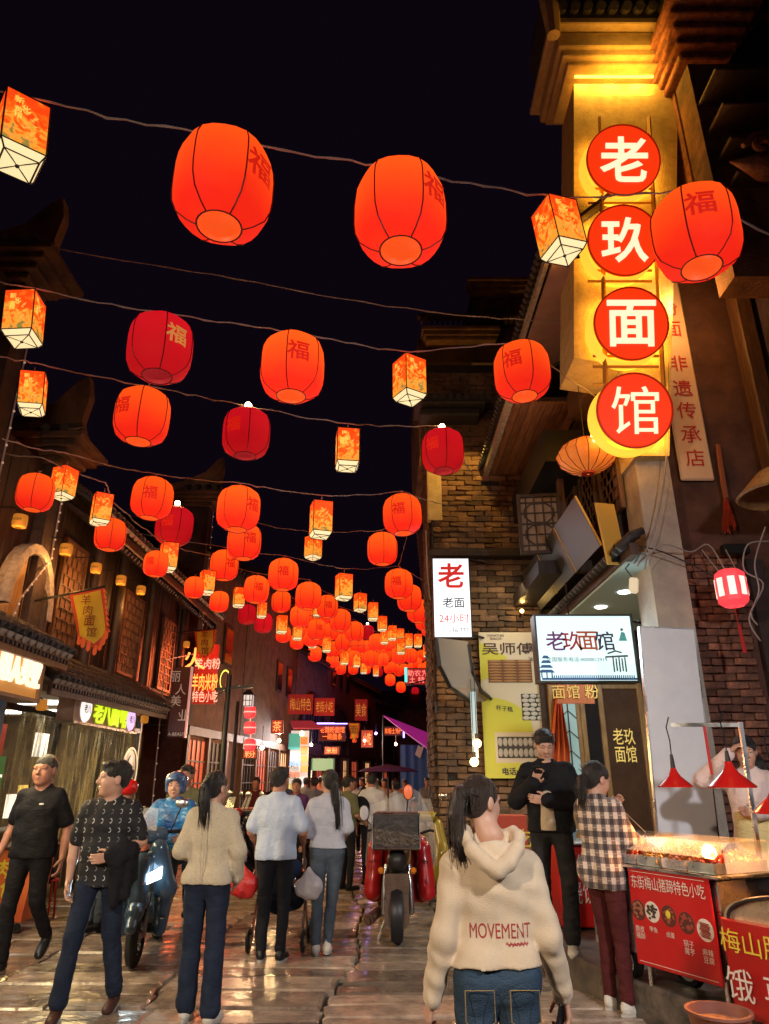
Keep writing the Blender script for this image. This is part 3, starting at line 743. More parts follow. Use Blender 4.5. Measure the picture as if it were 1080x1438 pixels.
# arched opening with lit shutters on the second house
ar = MB(); cyy, cz_ = 8.75, 3.6
for k in range(12):
    a0, a1 = PI * k / 12, PI * (k + 1) / 12
    pts = [(cyy + .62 * math.cos(a0), cz_ + .9 * math.sin(a0)), (cyy + .62 * math.cos(a1), cz_ + .9 * math.sin(a1)), (cyy + .5 * math.cos(a1), cz_ + .78 * math.sin(a1)), (cyy + .5 * math.cos(a0), cz_ + .78 * math.sin(a0))]
    ar.extrude(pts, XL - .02, XL + .16, 'yz')
ar.build('stone_arch', M_white_edge, g2)
pts = [(cyy - .5, 3.3), (cyy + .5, 3.3)] + [(cyy + .5 * math.cos(PI * k / 12), cz_ + .78 * math.sin(PI * k / 12)) for k in range(13)]
b = MB(); b.extrude(pts, XL - .02, XL + .02, 'yz'); b.build('lit_shutter', M_wood_gold, g2)
b = MB(); b.box2((XL + .02, cyy - .01, 3.3), (XL + .035, cyy + .01, 4.35)); b.build('shutter_seam', M_black, g2)
point('shutter_lamp', (XL + .35, 8.7, 3.75), 3, (1, .5, .15))
# string lights up the wall ends
def bulbs_line(pts, label, n, m=None):
    b = MB(); rr = MB(); P = [Vector(p) for p in pts]
    t = thing('string_light', label, 'string light', P[0]); c = MB(); c.tube(P, .012, 5); c.build('wire', M_cable_w, t)
    L = sum((q - p).length for p, q in zip(P, P[1:])); 
    for i in range(n):
        s = L * (i + .5) / n
        for p, q in zip(P, P[1:]):
            if s <= (q - p).length: b.ball(p.lerp(q, s / (q - p).length) + Vector((.02, -.02, 0)), .016, 6); break
            s -= (q - p).length
    o = b.build('small_bulbs', m or mat('unlit_bulb', (.6, .5, .45), .3, emit=(1, .7, .5), es=.25), t); o['kind'] = 'stuff'; return t  # faint glow put into the bulb colour
bulbs_line([(XL + .16, 7.48, 7.3), (XL + .16, 7.48, 3.6)], 'string of tiny bulbs up the edge of the leftmost house', 16)
bulbs_line([(XL + .16, 9.05, 6.2), (XL + .16, 9.05, 4.4), (XL + .2, 8.4, 3.7), (XL + .2, 8.25, 3.3)], 'string of tiny bulbs curving along the stone arch', 24)
bulbs_line([(XL + .18, 17.1, 8.2), (XL + .18, 17.1, 4.5), (XL + .2, 14.4, 3.9), (XL + .3, 14.3, .6)], 'string of tiny bulbs up the tall fire wall beside the noodle shop', 34)
# tiled shop canopies
cn1 = thing('shop_canopy', 'black tiled canopy with amber dentil edge over the yellow sign', 'canopy', (XL + .4, 7, 3))
tiled_roof(cn1, (-3.85, 4.8, 3.02), (-3.85, 8.6, 3.04), (-.85, 0, .42), None, 5, step=.16)
b = MB(); b.beam((-3.9, 4.8, 2.9), (-3.9, 8.6, 2.92), .05, .16); b.build('fascia', M_wood_gold, cn1)
b = MB()
for i in range(42): b.box((-3.87, 4.85 + i * .09, 2.93), (.05, .045, .05))
b.build('dentil_row', M_wood_dark, cn1)['kind'] = 'stuff'
cn2 = thing('shop_canopy', 'long black tiled canopy over the green lit noodle shop sign', 'canopy', (XL + .4, 11, 3))
tiled_roof(cn2, (-4.08, 8.75, 2.78), (-4.08, 13.6, 2.86), (-.62, 0, .42), None, 4, step=.17)
b = MB(); b.beam((-4.12, 8.75, 2.66), (-4.12, 13.6, 2.74), .05, .16); b.build('fascia', M_wood_mid, cn2)
b = MB()
for i in range(52): b.box((-4.09, 8.8 + i * .092, 2.68 + i * .0015), (.05, .045, .05))
b.build('dentil_row', M_wood_dark, cn2)['kind'] = 'stuff'
# ground floor shops
sh = thing('glass_front_shop', 'lit noodle shop with plastic strip curtains hanging across its glass front', 'shop', (-5.5, 11, 0))
b = MB(); b.box2((-8, 8.6, -.05), (-7.9, 14, 3)); b.box2((-8, 8.5, -.05), (XL, 8.6, 3)); b.box2((-8, 14, -.05), (XL, 14.1, 3)); b.build('wall', mat('shop_wall', (.05, .03, .015), .7, col2=(.16, .1, .04), nscale=2.5), sh)
b = MB(); b.box2((-8, 8.5, 2.75), (XL - .02, 14.1, 2.85)); b.build('ceiling', mat('shop_ceiling', (.5, .45, .35), .8), sh)
b = MB(); b.box2((-8, 8.5, -.04), (XL - .02, 14.1, .06)); b.build('floor', mat('shop_floor', (.2, .17, .12), .4), sh)
for y0 in (9.6, 11.2, 12.8):
    for x0 in (-5.6, -7): 
        b = MB(); b.box2((x0 - .5, y0 - .08, 2.7), (x0 + .5, y0 + .08, 2.745)); b.build('tube_light', L_white, sh)
area('shop_light', (-6.2, 11.3, 2.68), 3.2, 70, (1, .8, .45), (0.3, 0, -1), sy=2.6)
b = MB(); b.rbox((-5.2, 11.6, .5), (.5, 3.2, .95), .02); b.build('counter', M_wood_dark, sh)
rr = random.Random(5)
for k in range(3):
    b = MB(); b.box2((-7.85, 9 + k * 1.6, .9), (-7.6, 10.4 + k * 1.6, .93)); b.box2((-7.85, 9 + k * 1.6, 1.5), (-7.6, 10.4 + k * 1.6, 1.53)); b.box2((-7.85, 9 + k * 1.6, 2.1), (-7.6, 10.4 + k * 1.6, 2.13)); sf = b.build('shelf', M_wood_dark, sh)
    b = MB()
    for i in range(8):
        for z in (.93, 1.53): b.tube([(-7.7, 9.1 + k * 1.6 + i * .16, z), (-7.7, 9.1 + k * 1.6 + i * .16, z + .2), (-7.7, 9.1 + k * 1.6 + i * .16, z + .3)], [.05, .05, .02], 7)
    o = b.build('bottles', mat('bottle_mix%d' % k, ((.5, .1, .05), (.1, .35, .12), (.6, .5, .3))[k], .2), sf); o['kind'] = 'stuff'
for y0 in (8.7, 10.4, 12.1, 13.85):
    b = MB(); b.rbox((XL + .02, y0, 1.35), (.07, .07, 2.7), .008); b.build('mullion', M_black, sh)
b = MB(); b.box2((XL + .0, 8.7, 2.42), (XL + .05, 13.9, 2.5)); b.build('transom', M_black, sh)
M_strip = mat('clear_plastic', (.8, .75, .45), .12, alpha=.16, coat=.5)
def film():
    "crumpled clear film: glossy, with golden highlights and dark gaps put in as alpha streaks"
    m = mat('clear_film', (.8, .66, .3), .08, coat=.5, bump=.5, bscale=6, stretch=(3, 3, .5)); n, l, p = nodes_of(m); tc = n.new('ShaderNodeTexCoord'); mp = n.new('ShaderNodeMapping'); mp.inputs['Scale'].default_value = (14, 14, .9); l.new(tc.outputs['Object'], mp.inputs[0])
    no = n.new('ShaderNodeTexNoise'); no.inputs['Scale'].default_value = 1; no.inputs['Detail'].default_value = 4; l.new(mp.outputs[0], no.inputs['Vector']); mr = n.new('ShaderNodeMapRange'); mr.inputs[1].default_value = .54; mr.inputs[2].default_value = .7; mr.inputs[3].default_value = .01; mr.inputs[4].default_value = .6; l.new(no.outputs[0], mr.inputs[0]); l.new(mr.outputs[0], p.inputs['Alpha']); return m
M_strip = film()  # gold streaks painted into the film as highlights, clear bands as dark gaps
for i in range(11):
    y0 = 8.8 + i * .46; b = MB(); n = 26; lean = rr.uniform(-.25, .25); gather = rr.uniform(.3, 1.0); ph = rr.uniform(0, 6); vs = []
    for j in range(n + 1):
        u = j / n - .5
        for z in (2.42, 1.9, 1.3, .7, .08):
            v = (2.42 - z) / 2.34; wv = .56 * (1 - v * (1 - gather)); vs.append((XL + .1 + .035 * math.sin(u * 34 + ph + v * 1.5) * (1 + v), y0 + .23 + u * wv + lean * v, z))
    b.add(vs, [(5 * j + q, 5 * j + 5 + q, 5 * j + 6 + q, 5 * j + 1 + q) for j in range(n) for q in range(4)]); b.build('plastic_curtain', M_strip, sh, 2)
for i in range(34):
    y0 = rr.uniform(8.8, 13.6); x = rr.uniform(-7.6, -5.8); b = MB(); hh = rr.uniform(.15, .5); z = rr.uniform(.9, 2.2); b.box((x, y0, z), (.05, rr.uniform(.1, .45), hh)); b.build('menu_card', (glow('menu_white', (1, .9, .7), 1.3), glow('menu_gold', (1, .6, .1), 1.0), mat('menu_red', (.5, .04, .02), .6), mat('menu_green', (.1, .3, .08), .6))[i % 4], sh)  # white and gold cards glow to put bright bits behind the film
# round portrait emblem and yellow print on the glass
b = MB(); c0 = Vector((XL + .22, 13.0, 1.75))
Mx = Matrix(((0, 0, 1), (1, 0, 0), (0, 1, 0))).to_4x4()
b.lathe([(.36, 0), (.39, 0), (.39, .01), (.36, .01), (.36, 0)], 40, c0, Mx); em = b.build('emblem_ring', glow('emblem_cream', (.9, .75, .4), .8), sh)
b = MB(); b.lathe([(.001, 0), (.355, 0)], 40, c0 - Vector((.003, 0, 0)), Mx); b.build('emblem_disc', mat('emblem_dark', (.05, .04, .02), .4), em)
def flat_yz(pts, c, x, m, nm, par):
    b = MB(); b.extrude([(c.y + a, c.z + d) for a, d in pts], x, x + .004, 'yz'); return b.build(nm, m, par)
flat_yz([(.1 * math.cos(t), .12 + .13 * math.sin(t)) for t in np.linspace(0, 2 * PI, 20)[:-1]], c0, XL + .225, glow('emblem_face', (.8, .72, .5), .6), 'emblem_head', em)
flat_yz([(-.28, -.22), (-.22, -.12), (-.08, -.06), (0, -.2), (.08, -.06), (.22, -.12), (.28, -.22), (.15, -.33), (-.15, -.33)], c0, XL + .225, glow('emblem_face', (.8, .72, .5), .6), 'emblem_coat', em)
flat_yz([(-.07, -.07), (.07, -.07), (.02, -.3), (-.02, -.3)], c0, XL + .231, mat('emblem_dark', (.05, .04, .02), .4), 'emblem_tie', em)
text('东街\n老面馆', (XL + .22, 13.0, 1.08), .45, glow('green_yellow', (.8, .85, .05), .9), sh, rgt=(0, 1, 0), w=.6)
# bluish shop at far left
bs = thing('open_shop', 'blue lit shop room behind the man in black at the left edge', 'shop', (-5.5, 6.8, 0))
b = MB(); b.box2((-7, 4.8, -.05), (-6.9, 8.45, 3)); b.box2((-7, 8.35, -.05), (XL + .25, 8.45, 3)); b.build('wall', mat('blue_wall', (.09, .17, .26), .6, col2=(.05, .1, .17), nscale=3), bs)
b = MB(); b.box2((-7, 4.8, 2.6), (-4.3, 8.45, 2.7)); b.build('ceiling', mat('shop_ceiling', (.5, .45, .35), .8), bs)
b = MB(); b.box2((-6.2, 6.4, 2.55), (-5.2, 6.55, 2.598)); b.build('tube_light', L_white, bs)
area('shop_light', (-5.6, 6.8, 2.5), 1, 22, (.75, .88, 1), (.2, .2, -1))
# far left facades bending right, with arches and small shops
def facade_pt(s):
    P = [(0, (-4.75, 17.2)), (12, (-3.6, 29)), (24, (-1.6, 41)), (34, (.8, 51))]
    for (s0, a), (s1, b_) in zip(P, P[1:]):
        if s <= s1: t = (s - s0) / (s1 - s0); return Vector((a[0] + (b_[0] - a[0]) * t, a[1] + (b_[1] - a[1]) * t, 0))
    return Vector((*P[-1][1], 0))
# ---------------- far street ----------------
M_farbrick = mat('far_brick', (.17, .1, .07), .85, col2=(.08, .05, .04), nscale=3, bump=.6, bscale=14)
M_awn = mat('purple_awning', (.32, .03, .2), .6, emit=(.5, .02, .35), es=.35)  # glow put into the awning cloth in place of light from below
def frame_at(s0, s1):
    a, b = facade_pt(s0), facade_pt(s1); r_ = (b - a).normalized(); n = r_.cross(Vector((0, 0, 1))); return a, r_, n, (b - a).length
# far left houses, each its own building (rgt runs away from the camera, n towards the street)
specs = [(0, 4.5, 7.2, 'russet', 'russet house with dark windows behind the lamp post'), (4.6, 11.8, 7.9, 'brick', 'brick house with blank gable and small side roof past the lamp post'),
         (12, 17, 6.6, 'arch', 'arched house with red banner over the white lit kiosk'), (17.2, 22, 7.4, 'arch', 'second arched house over the small noodle kiosk'), (22.2, 28, 6.8, 'brick', 'dark brick house near the end of the street'), (28.2, 34, 6.2, 'arch', 'low dark house closing the end of the street')]
far_houses = []
for s0, s1, h, kind, lab in specs:
    a, r_, n, L = frame_at(s0, s1); t = thing('far_house', lab, 'building', a + r_ * L / 2)
    P = lambda u, o, z, a=a, r_=r_, n=n: a + r_ * u + n * o + Vector((0, 0, z))
    def pbox(b, u0, u1, o0, o1, z0, z1, P=P):
        vs = [P(u, o, z) for u in (u0, u1) for o in (o0, o1) for z in (z0, z1)]
        b.add(vs, [(0, 1, 3, 2), (4, 6, 7, 5), (0, 4, 5, 1), (2, 3, 7, 6), (0, 2, 6, 4), (1, 5, 7, 3)])
    b = MB(); pbox(b, 0, L, -3, 0, 0, h); b.build('wall', M_red_wall if kind == 'russet' else M_farbrick, t)
    b = MB(); b.slab([P(-.1, .45, h - .1), P(L + .1, .45, h - .1), P(L + .1, -3, h + 1.4), P(-.1, -3, h + 1.4)], Vector((0, 0, 1)), .1)
    for i in range(int(L / .3)): b.tube([P(i * .3 + .1, .5, h - .05), P(i * .3 + .1, -1.5, h + .84)], .07, 5)
    b.build('tiled_roof', M_tile, t)
    if kind == 'arch':
        b = MB(); R0 = min(1.9, L / 2 - .3); cu = L / 2; 
        for k in range(14):
            a0, a1 = PI * k / 14, PI * (k + 1) / 14
            for (ra, rb, o) in ((R0 + .28, R0, .16),):
                q = [(cu + ra * math.cos(a0), 3.1 + ra * math.sin(a0) * .95), (cu + ra * math.cos(a1), 3.1 + ra * math.sin(a1) * .95), (cu + rb * math.cos(a1), 3.1 + rb * math.sin(a1) * .95), (cu + rb * math.cos(a0), 3.1 + rb * math.sin(a0) * .95)]
                b.add([P(u, 0.01, z) for u, z in q] + [P(u, o, z) for u, z in q], [(0, 1, 2, 3), (4, 7, 6, 5), (0, 4, 5, 1), (1, 5, 6, 2), (2, 6, 7, 3), (3, 7, 4, 0)])
        for uu in (cu - R0 - .25, cu + R0): pbox(b, uu, uu + .26, 0.01, .17, .0, 3.1)
        b.build('stone_arch', M_wood_dark, t)
        b = MB(); vs = [P(cu + R0 * math.cos(PI * k / 16), .05, 3.1 + R0 * .95 * math.sin(PI * k / 16)) for k in range(17)]; b.add(vs, [tuple(range(17))])
        b.build('arch_panel', mat('dark_grid_glass', (.08, .03, .035), .3, col2=(.02, .012, .015), nscale=6), t)
        b = MB()
        for k in range(-4, 5):
            u = cu + k * R0 / 4.5; hh = math.sqrt(max(.02, R0 ** 2 - (u - cu) ** 2)) * .95
            b.tube([P(u, .09, 3.1), P(u, .09, 3.1 + hh)], .03, 4)
        pbox(b, cu - R0, cu + R0, .07, .12, 3.6, 3.66); b.build('mullions', M_wood_dark, t)
    for k in range(int(L / 1.6)):
        u = .7 + k * 1.6
        if kind != 'arch' or h > 7:
            z0 = 4.6 if kind != 'arch' else h - 1.5
            if kind == 'brick' and k < 2 and s0 < 10: continue
            b = MB(); pbox(b, u, u + .8, .0, .05, z0, z0 + 1.1); w_ = b.build('window', M_wood_dark, t)
            b = MB(); pbox(b, u + .07, u + .73, .051, .06, z0 + .07, z0 + 1.03); b.build('pane', M_dark_glass, w_)
    # ground floor shop front: posts, doors with glow added to brighten the street end
    b = MB()
    for k in range(int(L / 1.5) + 1): pbox(b, k * 1.5, k * 1.5 + .14, 0, .12, 0, 2.6)
    pbox(b, 0, L, 0, .14, 2.6, 2.8); b.build('shopfront_frame', M_wood_mid, t)
    for k in range(int(L / 1.5)):
        lit = (s0 * 7 + k * 3) % 5
        m = [glow('shop_glow_red', (1, .15, .06), .5, (.3, .05, .03)), glow('shop_glow_warm', (1, .5, .2), 1.1, (.5, .3, .15)), M_dark_glass, M_wood_dark, glow('shop_glow_pink', (.9, .3, .35), .5, (.4, .2, .2))][int(lit)]
        b = MB(); pbox(b, k * 1.5 + .2, k * 1.5 + 1.45, .0, .03, .05, 2.5); o = b.build('shop_door', m, t)
        b = MB()
        for q in range(1, 4): pbox(b, k * 1.5 + .2 + q * .31, k * 1.5 + .23 + q * .31, .03, .06, .05, 2.5)
        for q in range(1, 5): pbox(b, k * 1.5 + .2, k * 1.5 + 1.45, .061, .075, q * .5, q * .5 + .035)
        b.build('door_bars', M_wood_dark, o)
    far_houses.append(t)
# small lean-to roof on the blank gable
# lit kiosk: white shop and noodle kiosk
def sign_board(name, label, px0, py0, px1, py1, Y, m_face, txt, m_txt, th=.12, rim=M_black, bold=.0, fill=.7, group=None, tw=None, cat='sign', dx=0):
    a = at(px0, py1, Y); c = at(px1, py0, Y); ce = (a + c) / 2
    t = thing(name, label, cat, (ce.x, Y, a.z), group=group)
    b = MB(); b.box2((a.x, Y + .01, a.z), (c.x, Y + th, c.z)); b.build('box', rim, t)
    b = MB(); b.box2((a.x + .02, Y, a.z + .02), (c.x - .02, Y + .02, c.z - .02)); b.build('face', m_face, t)
    if txt: text(txt, (ce.x + dx, Y - .002, ce.z), (c.z - a.z) * fill, m_txt, t, w=tw and (c.x - a.x) * tw, bold=bold, th=.006)
    return t, a, c
L_redtxt = glow('neon_red_orange', (1, .16, .02), 2.2); L_whitef = glow('kiosk_white', (.8, .75, .7), .55); M_redb = mat('red_board', (.45, .02, .02), .5)
sign_board('kiosk_sign', 'orange lettered sign over the small noodle kiosk', 447, 1018, 486, 1041, 30, mat('deep_red', (.2, .01, .01), .5), '老魏粉面馆\n一碗面条', L_redtxt, tw=.9, fill=.8)
sign_board('kiosk_sign', 'small orange and blue sign beside the purple awning', 539, 1020, 566, 1033, 30.5, mat('deep_red', (.2, .01, .01), .5), '东街土特产', L_redtxt, tw=.9, fill=.6)
b = MB(); 
for (x0, y0, x1, y1) in ((445, 1015, 488, 1017), (566, 1018, 568, 1036)):
    a = at(x0, y1, 29.9); c = at(x1, y0, 29.9); b.box2((a.x, 29.85, a.z), (c.x, 29.9, c.z))
tag(b.build('violet_strip_light', glow('violet', (.3, .2, 1), 6)), 'violet strip lights edging the small kiosk signs', 'strip light')
kk = thing('kiosk', 'bright white shop front with stacked shelves under a red banner', 'kiosk', at(420, 1095, 27))
a = at(406, 1090, 27); c = at(434, 1026, 27)
b = MB(); b.box2((a.x, 27, 0.0), (c.x, 27.1, c.z)); b.build('back_panel', L_whitef, kk)
b = MB(); m2 = mat('green_teal', (.05, .35, .3), .5, emit=(.1, .6, .5), es=.4); q = at(413, 1040, 26.9); b.box2((q.x - .2, 26.93, q.z - .3), (q.x + .22, 26.98, q.z + .25)); b.build('teal_poster', m2, kk)
for k in range(5):
    z = .5 + k * .38; b = MB(); b.box2((a.x, 26.7, z), ((a.x + c.x) / 2, 27, z + .04)); sf = b.build('shelf', M_steel, kk)
    b = MB()
    for i in range(4): b.box((a.x + .07 + i * .1, 26.8, z + .13), (.08, .1, .17 + .04 * ((i + k) % 2)))
    o = b.build('goods', mat('goods%d' % (k % 3), ((.6, .2, .1), (.2, .3, .5), (.7, .6, .2))[k % 3], .5), sf); o['kind'] = 'stuff'
b = MB()
for k in range(4): q = at(427, 1040 + k * 13, 26.9); b.box((q.x, 26.94, q.z), (.26, .05, .26))
b.build('orange_menu', mat('orange_print', (.7, .2, .05), .5, emit=(1, .3, .05), es=.5), kk)
b = MB(); q = at(424, 1030, 26.6); b.ball(q, .09, 10); b.build('bulb', L_bulb, kk); area('kiosk_light', (q.x, 26.2, q.z), .6, 160, (.9, .95, 1), (0, -.6, -1))
b = MB(); a = at(408, 1012, 26.4); c = at(438, 1012, 26.4); d0 = at(452, 1038, 25.6); b.slab([a, c, at(455, 1022, 25.6), at(412, 1022, 25.6)], (0, 0, 1), .05); b.build('pink_awning', mat('pink_awning', (.6, .08, .1), .6, emit=(1, .1, .15), es=.15), kk)
# food counter with green light
kc = thing('food_counter', 'small green lit food counter in front of the noodle kiosk', 'counter', at(465, 1095, 26)); a = at(436, 1095, 26); c = at(470, 1062, 26)
b = MB(); b.box2((a.x, 26, 0), (c.x, 26.6, 1.0)); b.build('base', M_steel, kc); b = MB(); b.box2((a.x, 26, 1.9), (c.x, 26.05, 2.3)); b.build('menu_panel', glow('green_menu', (.4, .7, .35), .35), kc)
b = MB(); b.box2((a.x, 26, 1), (a.x + .05, 26.05, 2.3)); b.box2((c.x - .05, 26, 1), (c.x, 26.05, 2.3)); b.build('post', M_steel, kc)
area('kiosk_light', at(468, 1040, 27), .8, 120, (1, .5, .3), (0, -.7, -1))
for k, (px, py, Y, cc) in enumerate(((437, 1046, 24, (1, .75, .5)), (512, 1040, 27, (1, .4, .3)), (528, 1030, 32, (.5, .3, 1)), (392, 1040, 20, (1, .6, .25)), (368, 1050, 17.5, (1, .6, .3)), (556, 1045, 26, (1, .45, .2)), (626, 1040, 13.5, (1, .6, .3)))):
    q = at(px, py, Y); t = thing('stall_bulb', ('added bare bulb over the white shelves', 'added reddish bulb left of the purple awning', 'added violet bulb near the end of the street', 'added warm bulb at the second arch', 'added warm bulb under the small side roof', 'added orange bulb under the purple awning', 'added warm bulb over the seated diners')[k], 'bulb', q, group='added bulbs over the far stalls')
    b = MB(); b.ball(q, .05, 8); b.build('bulb', glow('far_bulb%d' % k, cc, 25), t); b = MB(); b.tube([q + Vector((0, 0, .04)), q + Vector((0, 0, .5))], .01, 5); b.build('cord', M_black, t); point('stall_light', q + Vector((0, -.15, -.05)), 110, cc, .06)  # added bulbs and point lights that brighten the far street
for x0, y0, x1, y1, Y, tx, lab in ((455, 1048, 477, 1060, 24, '米粉', 'added red lit menu board above the food counter'), (507, 1025, 524, 1050, 29, '小吃', 'added dim red vertical board left of the purple awning'), (380, 1010, 398, 1030, 19, '茶', 'added brown board with pale character beside the stone arch'), (340, 1052, 362, 1066, 15.5, '粉', 'added small amber board behind the parked scooters')):
    sign_board('stall_sign', lab, x0, y0, x1, y1, Y, glow('stall_red', (.8, .06, .02), .45, (.3, .03, .02)), tx, glow('stall_txt', (1, .5, .15), 1.2), fill=.7, tw=.7, group='added lit signs over the far stalls')  # added glowing signs, more lit things for the street end
# red banners high on the arched houses
M_banner = mat('red_banner', (.35, .02, .02), .7, emit=(1, .04, .02), es=.1)
M_ban_t = mat('banner_print', (.8, .45, .1), .6, emit=(1, .4, .05), es=.25)
for (x0, y0, x1, y1, Y, tx, lab) in ((404, 975, 440, 1003, 26.3, '梅山特色', 'red banner with gold characters in the left half of the arch'), (441, 980, 470, 1005, 27.5, '老街小吃', 'red banner with pale characters right of the arch post'),
                                (498, 982, 516, 1012, 31, '美食', 'small plain red banner under the second arch')):
    t, a, c = sign_board('banner', lab, x0, y0, x1, y1, Y, M_banner, tx, M_ban_t, th=.03, rim=M_banner, fill=.62, group='red banners on the far arches', tw=.85)
# purple awning, blue tarpaulin wall
aw = thing('purple_awning', 'sloping purple awning with a glow set in its cloth over the far stalls', 'awning', at(580, 1095, 24))
b = MB(); b.slab([at(538, 1004, 25), at(604, 1030, 23), at(604, 1053, 22), at(556, 1018, 24)], (0, -.5, 1), .04); b.build('cloth', M_awn, aw)
b = MB(); b.tube([at(604, 1040, 22.4), Vector((at(604, 1040, 22.4).x, 22.4, 0))], .03, 6); b.tube([at(538, 1004, 25), Vector((at(538, 1004, 25).x, 25, 0))], .03, 6); b.build('pole', M_black, aw)
tp = thing('blue_tarpaulin', 'blue tarpaulin wall with a white emblem behind the seated diners', 'tarpaulin', at(595, 1095, 24))
b = MB(); a = at(562, 1092, 24); c = at(642, 1046, 24); n = 24; vs = []
for i in range(n + 1):
    x = a.x + (c.x - a.x) * i / n; vs += [(x, 24 + .05 * math.sin(i * 1.7), .2), (x, 24 + .06 * math.sin(i * 1.9 + 1), c.z)]
b.add(vs, [(2 * i, 2 * i + 2, 2 * i + 3, 2 * i + 1) for i in range(n)]); b.build('sheet', mat('blue_tarp', (.03, .12, .5), .5, bump=.4, bscale=5), tp, smooth=2)
b = MB(); b.tube([at(601, 1048, 23.9), (at(601, 1048, 23.9).x, 23.9, .2)], .04, 6); b.build('post', M_steel, tp)
b = MB(); q = at(589, 1055, 23.9); b.extrude([(q.x - .15, q.z - .1), (q.x + .02, q.z - .22), (q.x + .17, q.z + .2), (q.x + .05, q.z + .12), (q.x - .03, q.z + .2)], 23.86, 23.87, 'xz'); b.build('white_emblem', M_white, tp)
# far right houses
for (a, b_, h, lab) in (((1.3, 13.6), (1.7, 19), 6.4, 'dark house past the brick gable on the right'), ((1.7, 19.2), (3.0, 30), 6.2, 'dark timber house behind the purple awning'), ((3.1, 30.2), (5.5, 50), 6.5, 'farthest dark house on the right side')):
    a = Vector((*a, 0)); c = Vector((*b_, 0)); r_ = (c - a); L = r_.length; r_.normalize(); n = Vector((0, 0, 1)).cross(r_); t = thing('far_house', lab, 'building', (a + c) / 2)
    P = lambda u, o, z: a + r_ * u + n * o + Vector((0, 0, z))
    b = MB(); b.slab([P(0, 0, 0), P(L, 0, 0), P(L, 0, h), P(0, 0, h)], n, 3); b.build('wall', M_wood_dark, t)
    b = MB(); b.slab([P(-.1, .6, h - .1), P(L, .6, h - .1), P(L, -3, h + 1.3), P(-.1, -3, h + 1.3)], (0, 0, 1), .1)
    for i in range(int(L / .3)): b.tube([P(i * .3, .62, h - .05), P(i * .3, -1.5, h + .8)], .07, 5)
    b.build('tiled_roof', M_tile, t)
    for k in range(int(L / 1.8)):
        b = MB(); b.slab([P(.4 + k * 1.8, .05, 3.4), P(1.5 + k * 1.8, .05, 3.4), P(1.5 + k * 1.8, .05, 4.8), P(.4 + k * 1.8, .05, 4.8)], n, .05); b.build('window', M_black, t)
eb = thing('far_house', 'dark building closing the far end of the street', 'building', (1.5, 52, 0)); b = MB(); b.box2((-6, 52, 0), (9, 55, 6.5)); b.build('wall', M_farbrick, eb)
b = MB(); b.slab([(-6, 51.5, 6.4), (9, 51.5, 6.4), (9, 55, 8), (-6, 55, 8)], (0, -.4, 1), .15); b.build('roof', M_tile, eb)

# ---------------- signs on the right ----------------
M_red_ink = mat('red_ink', (.65, .02, .02), .5, emit=(1, .03, .02), es=.35)
M_ink = mat('black_ink', (.02, .02, .025), .5)
t, a, c = sign_board('light_box_sign', 'tall white lit box with red character and 24小时 line on the brick corner', 609, 783, 659, 896, 11.0, glow('lightbox_white', (.9, .95, 1), 1.25), None, None, th=.16)
for ch, px, py, hh, m, bo in (('老', 633, 808, .42, M_red_ink, .022), ('老面', 637, 846, .17, M_ink, .01), ('24小时', 638, 868, .15, M_red_ink, .0), ('136·773', 645, 885, .07, M_ink, 0)):
    q = at(px, py, 10.99); text(ch, (q.x, 10.996, q.z), hh, m, t, bold=bo)
b = MB(); b.tube([(c.x - .1, 11.1, c.z), (c.x + .4, 11.7, c.z + .1)], .02, 6); b.tube([(c.x - .1, 11.1, a.z + .1), (c.x + .4, 11.7, a.z + .1)], .02, 6); b.build('bracket', M_black, t)
area('sign_light', ((a.x + c.x) / 2, 10.9, (a.z + c.z) / 2), .5, 10, (.9, .95, 1), (-.3, -1, -.2), sy=1.1)
b = MB(); q = at(600, 850, 11.2); b.tube([at(598, 745, 11.3), at(600, 800, 11.3), at(604, 842, 11.3)], .012, 5); tag(b.build('hanging_cable', M_cable_w), 'pale cable hanging down the corner beside the white night sign', 'cable')
# lit box sign over the porch
YB = 8.3
t, a, c = sign_board('box_sign', 'wide pale blue lit box sign with brushed red and purple characters over the porch', 757, 863, 887, 958, YB, glow('lightbox_blue', (.68, .93, .93), 1.0), None, None, th=.22)
b = MB(); b.box2((a.x, YB - .012, a.z - .01), (a.x + .02, YB, c.z + .01)); b.box2((c.x - .03, YB - .012, a.z - .01), (c.x, YB, c.z + .01)); b.box2((a.x, YB - .0125, c.z - .02), (c.x, YB, c.z)); b.build('rim', M_black, t)
cols = [('老', 780, (.25, .05, .3)), ('玖', 803, (.6, .03, .06)), ('面', 825, (.65, .12, .03)), ('馆', 849, (.06, .05, .12))]
for ch, px, cc in cols:
    q = at(px, 900, YB); text(ch, (q.x, YB - .002, q.z), .23, mat('brush_' + ch, cc, .6), t, bold=.012, up=(-.06, 0, 1))
q = at(810, 926, YB); text('全国服务电话:4000812919', (q.x, YB - .002, q.z), .055, M_ink, t, bold=.0, w=.72)
